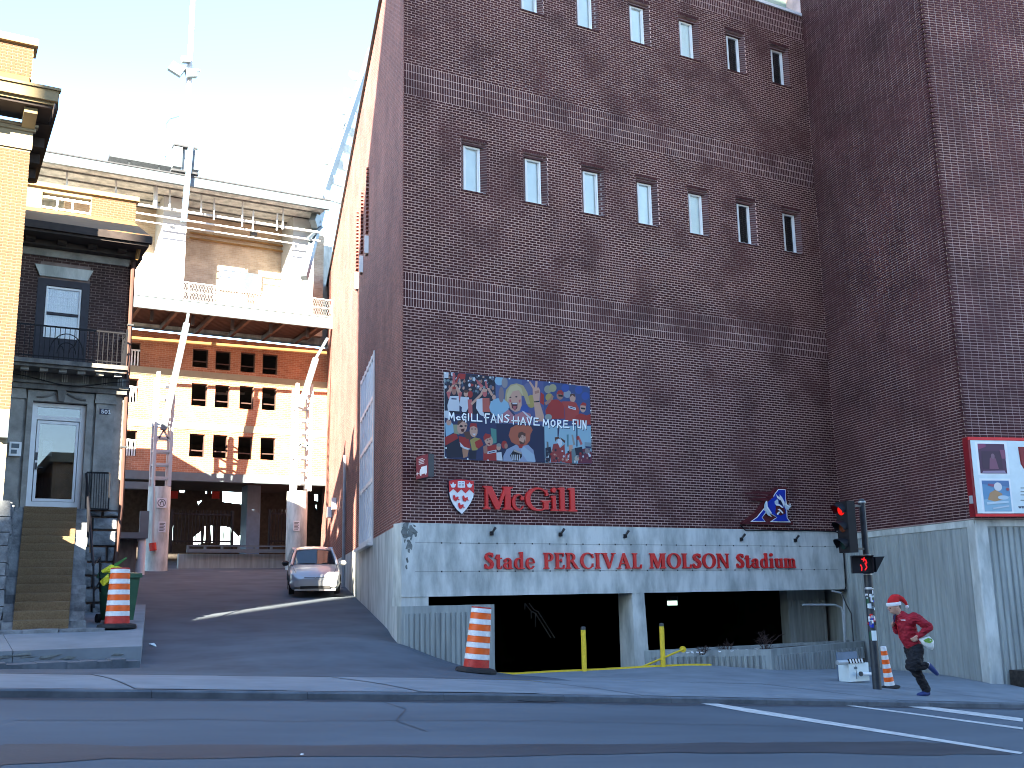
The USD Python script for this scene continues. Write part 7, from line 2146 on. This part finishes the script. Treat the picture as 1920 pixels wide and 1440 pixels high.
for s in (-1, 1):
    obj('pillar', MB().tube([(s * 0.755, 0.95, 0.94), (s * 0.70, 1.25, 1.16), (s * 0.61, 1.68, 1.42)], [0.05, 0.045, 0.04], 6), 'car_silver', car)
    sg = [(s * 0.79, 1.10, 0.96), (s * 0.79, 3.30, 0.97), (s * 0.625, 3.05, 1.40), (s * 0.63, 1.75, 1.41)]
    obj('side_window', MB().quad(*sg), 'car_glass', car)
    obj('middle_pillar', MB().bar((s * 0.80, 2.18, 0.95), (s * 0.64, 2.22, 1.42), 0.07), 'car_silver', car)
    obj('rear_pillar', MB().bar((s * 0.79, 3.5, 0.96), (s * 0.62, 3.15, 1.41), 0.16), 'car_silver', car)
    obj('door_mirror', MB().tube([(s * 0.86, 1.22, 0.99), (s * 0.92, 1.20, 1.0), (s * 1.02, 1.21, 1.0), (s * 1.05, 1.23, 0.99)], [0.06, 0.085, 0.085, 0.04], 8), 'car_plastic' if s < 0 else 'car_silver', car, smooth=40)
    hl = [(s * 0.40, 0.055, 0.60), (s * 0.44, 0.03, 0.51), (s * 0.66, 0.09, 0.50), (s * 0.74, 0.22, 0.56), (s * 0.72, 0.30, 0.70), (s * 0.60, 0.20, 0.70), (s * 0.48, 0.11, 0.66)]
    c = np.mean(hl, 0) + np.array([s * 0.03, -0.075, 0.0])
    obj('headlight', MB().add(list(np.array(hl) + np.array([s * 0.012, -0.018, 0.004])) + [c], [(i, (i + 1) % 7, 7) for i in range(7)]), 'lamp_glass', car, smooth=30)
    obj('indicator', MB().hull([(s * 0.735, 0.16, 0.54), (s * 0.79, 0.30, 0.56), (s * 0.78, 0.34, 0.66), (s * 0.745, 0.24, 0.66), (s * 0.70, 0.2, 0.6)]), 'amber_lens', car)
    obj('fog_light', MB().tube([(s * 0.54, 0.02, 0.33), (s * 0.54, -0.01, 0.33)], 0.05, 10), 'lamp_glass', car)
    for yy in (0.78, 3.3):
        w_ = obj('wheel', MB().tube([(s * 0.66, yy, 0.29), (s * 0.83, yy, 0.29)], 0.29, 22), 'rubber', car)
        obj('rim', MB().tube([(s * 0.832, yy, 0.29), (s * 0.845, yy, 0.29)], 0.19, 16), 'alu', w_)
        obj('wheel_arch', MB().tube([(s * 0.838, yy + 0.35 * math.cos(t), 0.29 + 0.35 * math.sin(t)) for t in np.linspace(0.1, pi - 0.1, 10)], 0.022, 5), 'car_plastic', car)
obj('rear_screen', MB().quad((-0.60, 3.30, 1.39), (0.60, 3.30, 1.39), (0.70, 3.78, 1.02), (-0.70, 3.78, 1.02)), 'car_glass', car)
obj('cabin', MB().hull([(s * 0.74, 1.15, 0.9) for s in (-1, 1)] + [(s * 0.57, 1.78, 1.38) for s in (-1, 1)] + [(s * 0.57, 3.05, 1.37) for s in (-1, 1)] + [(s * 0.72, 3.5, 0.92) for s in (-1, 1)]), 'car_plastic', car)
obj('grille', MB().box(-0.36, 0.36, -0.012, 0.12, 0.545, 0.60), 'car_plastic', car)
obj('bumper', loft([[(x * sc, y, z) for x, z in ((-0.72, 0.30), (-0.76, 0.40), (-0.72, 0.50), (0.72, 0.50), (0.76, 0.40), (0.72, 0.30))] for y, sc in ((-0.085, 0.72), (-0.05, 0.92), (0.10, 1.04), (0.35, 1.10))]), 'car_silver', car, smooth=40)
obj('air_intake', MB().box(-0.48, 0.48, -0.095, 0.05, 0.235, 0.325), 'car_plastic', car)
obj('front_lip', MB().box(-0.66, 0.66, -0.03, 0.3, 0.17, 0.232), 'car_silver', car)
obj('badge', MB().tube([(0, -0.016, 0.575), (0, -0.03, 0.575)], 0.028, 12), 'alu', car)
for a, b in (((-0.55, 0.955), (0.02, 0.985)), ((0.05, 0.955), (0.60, 0.985))):
    obj('wiper', MB().tube([(a[0], 0.985, 0.985), ((a[0] + b[0]) / 2, 0.96, 1.0), (b[0], 0.93, 0.995)], 0.014, 5), 'car_plastic', car)
obj('bonnet_seam', MB().tube([(-0.62, 0.18, 0.735), (-0.70, 0.6, 0.86), (-0.72, 0.95, 0.955)], 0.006, 4).tube([(0.62, 0.18, 0.735), (0.70, 0.6, 0.86), (0.72, 0.95, 0.955)], 0.006, 4), 'car_plastic', car)


# ------------------------------------------------------------ the running person
def chain(joints, bones, pitch=0.016, it=8, fold=0.0):
    """one continuous body: hulls of the spheres at the two ends of every bone, joined and smoothed"""
    out = []
    for a, b in bones:
        s = []
        for q in (a, b):
            p, r0 = np.asarray(joints[q][:3], float), joints[q][3]
            s.append(manifold3d.Manifold.sphere(r0, 20).translate(tuple(p)))
        out.append(manifold3d.Manifold.batch_hull(s))
    m = manifold3d.Manifold.batch_boolean(out, manifold3d.OpType.Add).refine_to_length(pitch)
    me = m.to_mesh()
    t = trimesh.Trimesh(me.vert_properties[:, :3], me.tri_verts, process=True)
    trimesh.smoothing.filter_taubin(t, 0.5, 0.53, it)
    if fold:
        n_ = t.vertex_normals
        p_ = np.asarray(t.vertices)
        w = meshkit.fbm(p_ * np.array([13.0, 13.0, 22.0]) + 5.0, 3) - 0.5
        t.vertices = p_ + n_ * (w * fold)[:, None]
    return t


rp_ = at(1738, 1296, 13.75)
rp_[2] = float(zg(rp_[0], rp_[1]))
head_dir = np.array([-0.93, 0.37])
run = thing('person', 'running person in a red jacket, black trousers and a red and white winter hat', 'person', rp_, local=True, rotz=math.atan2(head_dir[1], head_dir[0]))
# own frame: x forwards, y to the person's left, z up.  The camera sees the left side... of the body's own left
K = 0.00149


def J(zx, zy, side, r):
    """joint from the measured silhouette: zx across (right is backwards), zy downwards"""
    return (-(zx - 545) * K / 0.93, side, (1352 - zy) * K, r)


N_ = -1   # the near side
S = 0.17
jt = {
    'pelvis': J(440, 760, 0, 0.125), 'hipN': J(440, 800, 0.09 * N_ * -1, 0.105), 'hipF': J(430, 800, -0.09 * N_ * -1, 0.105),
    'waist': J(405, 640, 0, 0.125), 'chest': J(365, 480, 0, 0.145), 'chestN': J(385, 440, 0.09, 0.10), 'chestF': J(350, 440, -0.09, 0.10), 'neck': J(285, 345, 0, 0.06), 'head': J(236, 262, 0, 0.098), 'jaw': J(222, 312, 0, 0.058),
    'shN': J(425, 400, 0.185, 0.070), 'elN': J(560, 520, 0.25, 0.052), 'wrN': J(425, 625, 0.21, 0.036),
    'shF': J(330, 405, -0.175, 0.070), 'elF': J(330, 560, -0.25, 0.052), 'wrF': J(270, 500, -0.16, 0.036),
    'knN': J(345, 985, 0.10, 0.070), 'anN': J(560, 975, 0.08, 0.042), 'toN': J(640, 1060, 0.08, 0.034), 'heelN': J(575, 985, 0.08, 0.040),
    'knF': J(455, 1040, -0.07, 0.068), 'anF': J(565, 1275, -0.07, 0.042), 'heelF': J(575, 1318, -0.07, 0.036), 'toF': J(490, 1332, -0.07, 0.028),
}
bones = [('pelvis', 'waist'), ('waist', 'chest'), ('chest', 'chestN'), ('chest', 'chestF'), ('chestN', 'shN'), ('chestF', 'shF'), ('chest', 'neck'), ('neck', 'head'), ('head', 'jaw'), ('neck', 'jaw'), ('pelvis', 'hipN'), ('pelvis', 'hipF'), ('shN', 'elN'), ('elN', 'wrN'), ('shF', 'elF'), ('elF', 'wrF'),
         ('hipN', 'knN'), ('knN', 'anN'), ('anN', 'heelN'), ('heelN', 'toN'), ('hipF', 'knF'), ('knF', 'anF'), ('anF', 'heelF'), ('heelF', 'toF')]
# nose, ears, chin
hd_ = np.array(jt['head'][:3])
jt.update({'brow': (*(hd_ + (0.075, 0, -0.01)), 0.035), 'nose': (*(hd_ + (0.122, 0, -0.045)), 0.013), 'noseT': (*(hd_ + (0.098, 0, -0.012)), 0.012), 'chin': (*(np.array(jt['jaw'][:3]) + (0.045, 0, -0.022)), 0.024), 'lip': (*(np.array(jt['jaw'][:3]) + (0.062, 0, 0.012)), 0.018),
           'earN': (*(hd_ + (-0.01, 0.097, -0.03)), 0.018), 'earN2': (*(hd_ + (-0.005, 0.09, -0.06)), 0.012), 'earF': (*(hd_ + (-0.01, -0.097, -0.03)), 0.018), 'earF2': (*(hd_ + (-0.005, -0.09, -0.06)), 0.012)})
bones += [('head', 'brow'), ('noseT', 'nose'), ('brow', 'noseT'), ('jaw', 'chin'), ('jaw', 'lip'), ('earN', 'earN2'), ('earF', 'earF2'), ('brow', 'jaw')]
# hands: palm and five curled fingers
for sfx, sgn in (('N', 1), ('F', -1)):
    w0 = np.array(jt['wr' + sfx][:3])
    el_ = np.array(jt['el' + sfx][:3])
    d = (w0 - el_) / np.linalg.norm(w0 - el_)
    side = np.array([0, sgn * 1.0, 0])
    upv = np.cross(side, d) * sgn
    upv /= np.linalg.norm(upv)
    k0 = w0 + d * 0.085
    for q, (o_, L) in enumerate(((-0.030, 0.9), (-0.010, 1.0), (0.011, 0.95), (0.030, 0.75))):
        a = 'f%s%d' % (sfx, q)
        base_ = k0 + upv * o_
        jt[a + 'p'] = (*(w0 + d * 0.02 + upv * o_ * 0.6), 0.019)
        jt[a + '0'] = (*base_, 0.0115)
        jt[a + '1'] = (*(base_ + d * 0.034 * L - side * 0.014), 0.0095)
        jt[a + '2'] = (*(base_ + d * 0.034 * L - side * 0.042), 0.0088)
        jt[a + '3'] = (*(base_ + d * 0.012 - side * 0.055), 0.008)
        bones += [(a + 'p', a + '0'), (a + '0', a + '1'), (a + '1', a + '2'), (a + '2', a + '3'), ('wr' + sfx, a + 'p')]
    t = 't' + sfx
    jt[t + '0'] = (*(w0 + d * 0.025 + upv * 0.025), 0.015)
    jt[t + '1'] = (*(w0 + d * 0.055 + upv * 0.052 - side * 0.012), 0.012)
    jt[t + '2'] = (*(w0 + d * 0.085 + upv * 0.050 - side * 0.034), 0.0095)
    bones += [(t + '0', t + '1'), (t + '1', t + '2')]
bodym = chain(jt, bones, 0.012, 4)
body_ = obj('body', MB().tm(bodym), 'skin', run, smooth=True)


def grown(names, extra, bl_, k=1.0, pitch=0.018, it=10):
    jj = {n: (*jt[n][:3], jt[n][3] * k + extra) for n in names}
    return jj, bl_


jj, _ = grown(['pelvis', 'waist', 'chest', 'chestN', 'chestF', 'neck', 'shN', 'elN', 'wrN', 'shF', 'elF', 'wrF'], 0.022, None)
jj['neck'] = (*(np.array(jj['neck'][:3]) + (-0.012, 0, -0.015)), 0.074)
jj['hem'] = J(425, 715, 0, 0.150)
jj['belly'] = J(365, 650, 0, 0.135)
for s_ in ('N', 'F'):
    p = np.array(jt['wr' + s_][:3]); e0 = np.array(jt['el' + s_][:3])
    jj['cuff' + s_] = (*(p - (p - e0) * 0.06), 0.050)
jb = [('hem', 'waist'), ('waist', 'belly'), ('belly', 'chest'), ('waist', 'chest'), ('hem', 'belly'), ('chest', 'chestN'), ('chest', 'chestF'), ('chestN', 'shN'), ('chestF', 'shF'), ('chestN', 'neck'), ('chestF', 'neck'), ('chest', 'neck'), ('shN', 'elN'), ('elN', 'cuffN'), ('shF', 'elF'), ('elF', 'cuffF')]
obj('jacket', MB().tm(chain(jj, jb, 0.012, 4, 0.05)), 'jacket_red', run, smooth=True)
jj, _ = grown(['pelvis', 'hipN', 'hipF'], 0.022, None)
jj['knN'] = (*jt['knN'][:3], 0.10)
jj['thN'] = J(400, 900, 0.10, 0.14)
p, q = np.array(jt['knN'][:3]), np.array(jt['anN'][:3])
jj['hemN'] = (*(p + (q - p) * 0.80), 0.075)
jj['thF'] = J(465, 900, -0.08, 0.135)
jj['knF'] = (*jt['knF'][:3], 0.092)
p, q = np.array(jt['knF'][:3]), np.array(jt['anF'][:3])
jj['hemF'] = (*(p + (q - p) * 0.95), 0.078)
jb = [('pelvis', 'hipN'), ('pelvis', 'hipF'), ('hipN', 'hipF'), ('hipN', 'thN'), ('thN', 'knN'), ('knN', 'hemN'), ('hipF', 'thF'), ('thF', 'knF'), ('knF', 'hemF')]
obj('trousers', MB().tm(chain(jj, jb, 0.012, 4, 0.06)), 'trouser_black', run, smooth=True)
for s_ in ('N', 'F'):
    an_, he, to = (np.array(jt[k_ + s_][:3]) for k_ in ('an', 'heel', 'to'))
    fw = (to - he) / np.linalg.norm(to - he)
    jj = {'a': (*(he + (an_ - he) * 0.25), 0.052), 'b': (*he, 0.048), 'c': (*(he + (to - he) * 0.6), 0.050), 'd': (*(to + fw * 0.045), 0.036), 'c2': (*(he + (to - he) * 0.55 + np.array([0, 0.025, 0])), 0.040), 'c3': (*(he + (to - he) * 0.55 - np.array([0, 0.025, 0])), 0.040)}
    sh_ = obj('shoe', MB().tm(chain(jj, [('a', 'b'), ('b', 'c'), ('c', 'd'), ('a', 'c'), ('b', 'c2'), ('c2', 'd'), ('b', 'c3'), ('c3', 'd')], 0.014, 5)), 'shoe_blue', run, smooth=True)
    pkn = np.array(jt['kn' + s_][:3])
    obj('sock', MB().tm(chain({'a': (*(an_ + (an_ - he) * 0.1), 0.049), 'b': (*(an_ + (pkn - an_) * 0.28), 0.052)}, [('a', 'b')], 0.02, 3)), 'fleece_white', run, smooth=True)
# hat
hp = np.array(jt['head'][:3])
hup = np.array([0.10, 0.0, 1.0]); hup /= np.linalg.norm(hup)
hfw = np.array([hup[2], 0, -hup[0]])
band = []
an = np.linspace(0, 2 * pi, 31)[:-1]
for zz_, r_h in ((0.012, 0.106), (0.016, 0.122), (0.04, 0.128), (0.07, 0.124), (0.076, 0.108)):
    band.append([hp + hfw * (r_h * 1.06 * math.cos(a)) + np.array([0, r_h * math.sin(a), 0]) + hup * zz_ for a in an])
obj('hat_band', loft(band), 'fleece_white', run, smooth=40)
hj = {'a': (*(hp + hup * 0.075), 0.108), 'b': (*(hp + hup * 0.135 - hfw * 0.03), 0.085), 'c': (*(hp + hup * 0.150 - hfw * 0.10), 0.062), 'd': (*(hp + hup * 0.115 - hfw * 0.18), 0.045), 'e': (*(hp + hup * 0.045 - hfw * 0.235), 0.030), 'f': (*(hp + hup * 0.005 - hfw * 0.25), 0.022)}
obj('hat', MB().tm(chain(hj, [('a', 'b'), ('b', 'c'), ('c', 'd'), ('d', 'e'), ('e', 'f')], 0.014, 6)), 'hat_red', run, smooth=True)
obj('pompom', MB().tm(trimesh.creation.icosphere(2, 0.033).apply_translation(hp - hup * 0.035 - hfw * 0.255)), 'fleece_white', run, smooth=True)
hr_ = {'a': (*(hp - hfw * 0.045 - hup * 0.01), 0.080), 'b': (*(hp - hfw * 0.055 - hup * 0.055), 0.062)}
obj('hair', MB().tm(chain(hr_, [('a', 'b')], 0.015, 3)), 'hair_dark', run, smooth=True)
ey = MB()
for s_ in (-1, 1):
    ey.tm(trimesh.creation.icosphere(1, 0.011).apply_translation(hp + hfw * 0.098 + np.array([0, 0.034 * s_, 0]) - hup * 0.022))
obj('eyes', ey, 'hair_dark', run)
obj('mouth', MB().obox(np.array(jt['lip'][:3]) + (0.017, 0, -0.004), (0, 1, 0), (1, 0, 0), (0, 0, 1), 0.02, 0.003, 0.004), 'dark_red', run)
nk = np.array(jt['neck'][:3])
obj('shirt', MB().hull([nk + np.array(q) for q in ((0.075, 0.045, -0.0), (0.075, -0.045, -0.0), (0.10, 0.03, -0.10), (0.10, -0.03, -0.10), (0.12, 0.0, -0.17), (0.06, 0.0, 0.0), (0.085, 0, -0.16))]), 'shirt_navy', run)
ch = np.array(jt['chest'][:3])
obj('zip', MB().tube([nk + np.array([0.105, 0.0, -0.12]), ch + np.array([0.172, 0.0, -0.02]), np.array(J(365, 650, 0, 0)[:3]) + np.array([0.158, 0, 0])], 0.007, 5), 'hat_red', run)
obj('chest_mark', MB().obox(ch + np.array([0.115, 0.115, 0.075]), (-0.7, 0.72, 0.0), (0, 0, 1), (0.72, 0.7, 0), 0.045, 0.008, 0.006), 'fleece_white', run)
# the bag held in the near hand
R2 = np.array([[math.cos(math.atan2(head_dir[1], head_dir[0])), -math.sin(math.atan2(head_dir[1], head_dir[0])), 0], [math.sin(math.atan2(head_dir[1], head_dir[0])), math.cos(math.atan2(head_dir[1], head_dir[0])), 0], [0, 0, 1]])
bag = thing('plastic_bag', 'small white plastic bag with a green patch, held by the running person', 'bag', rp_, local=True, rotz=math.atan2(head_dir[1], head_dir[0]))
bq = [J(435, 660, 0.21, 0), J(545, 628, 0.26, 0), J(585, 680, 0.27, 0), J(585, 740, 0.26, 0), J(570, 790, 0.25, 0), J(520, 765, 0.25, 0), J(470, 715, 0.23, 0)]
bq = np.array([q[:3] for q in bq])
br_ = np.random.default_rng(8)
obj('bag_body', MB().hull(np.vstack([bq + (0, 0.025, 0), bq - (0, 0.025, 0), bq[1:5] * 0.5 + bq.mean(0) * 0.5 + (0, 0.06, 0), bq[1:5] * 0.5 + bq.mean(0) * 0.5 - (0, 0.05, 0)])), 'bag_white', bag, smooth=60)
gq = np.array([q[:3] for q in (J(470, 668, 0.285, 0), J(520, 645, 0.30, 0), J(560, 655, 0.315, 0), J(565, 685, 0.32, 0), J(530, 708, 0.315, 0), J(485, 695, 0.295, 0))])
obj('green_patch', MB().hull(np.vstack([gq, gq - (0, 0.03, 0)])), 'bag_green', bag)

# ------------------------------------------------------------ the buildings across the street, behind the viewer, that keep the street in shade
op = thing('opposite_tower', 'tall brown tower across the street behind the viewer, shading the gym', 'building', (-14, -6.5, 0))
obj('wall', MB().box(-29.0, 0.8, -24, -6.2, -3, 36.0).box(-42, -29.002, -22, -6.2, -3, 19.9).box(0.8, 4.5, -20, -6.2, -3, 28.6), 'lot_brick', op)
obj('roof_edge', MB().box(-29.1, 0.9, -24.1, -6.1, 36.002, 36.4), 'limestone', op)
ow = MB()
for z in np.arange(2.5, 34, 3.4):
    for x in np.arange(-28.3, -0.5, 2.4):
        ow.box(x, x + 1.2, -6.19, -6.14, z, z + 1.7)
obj('window', ow, 'car_glass', op, kind='stuff')
ob_ = thing('opposite_house', 'low brown brick building across the street, mirrored in the house door', 'building', (18, -7, 0))
obj('wall', MB().box(5.8, 34, -20, -6.4, -4, 9.2), 'tan_brick_far', ob_)
obj('cornice', MB().box(5.6, 34.2, -20.2, -6.1, 9.202, 9.7), 'stone_cream', ob_)
ow = MB()
for z in (2.2, 5.6):
    for x in np.arange(7, 33, 2.6):
        ow.box(x, x + 1.1, -6.39, -6.34, z, z + 1.9)
obj('window', ow, 'car_glass', ob_, kind='stuff')
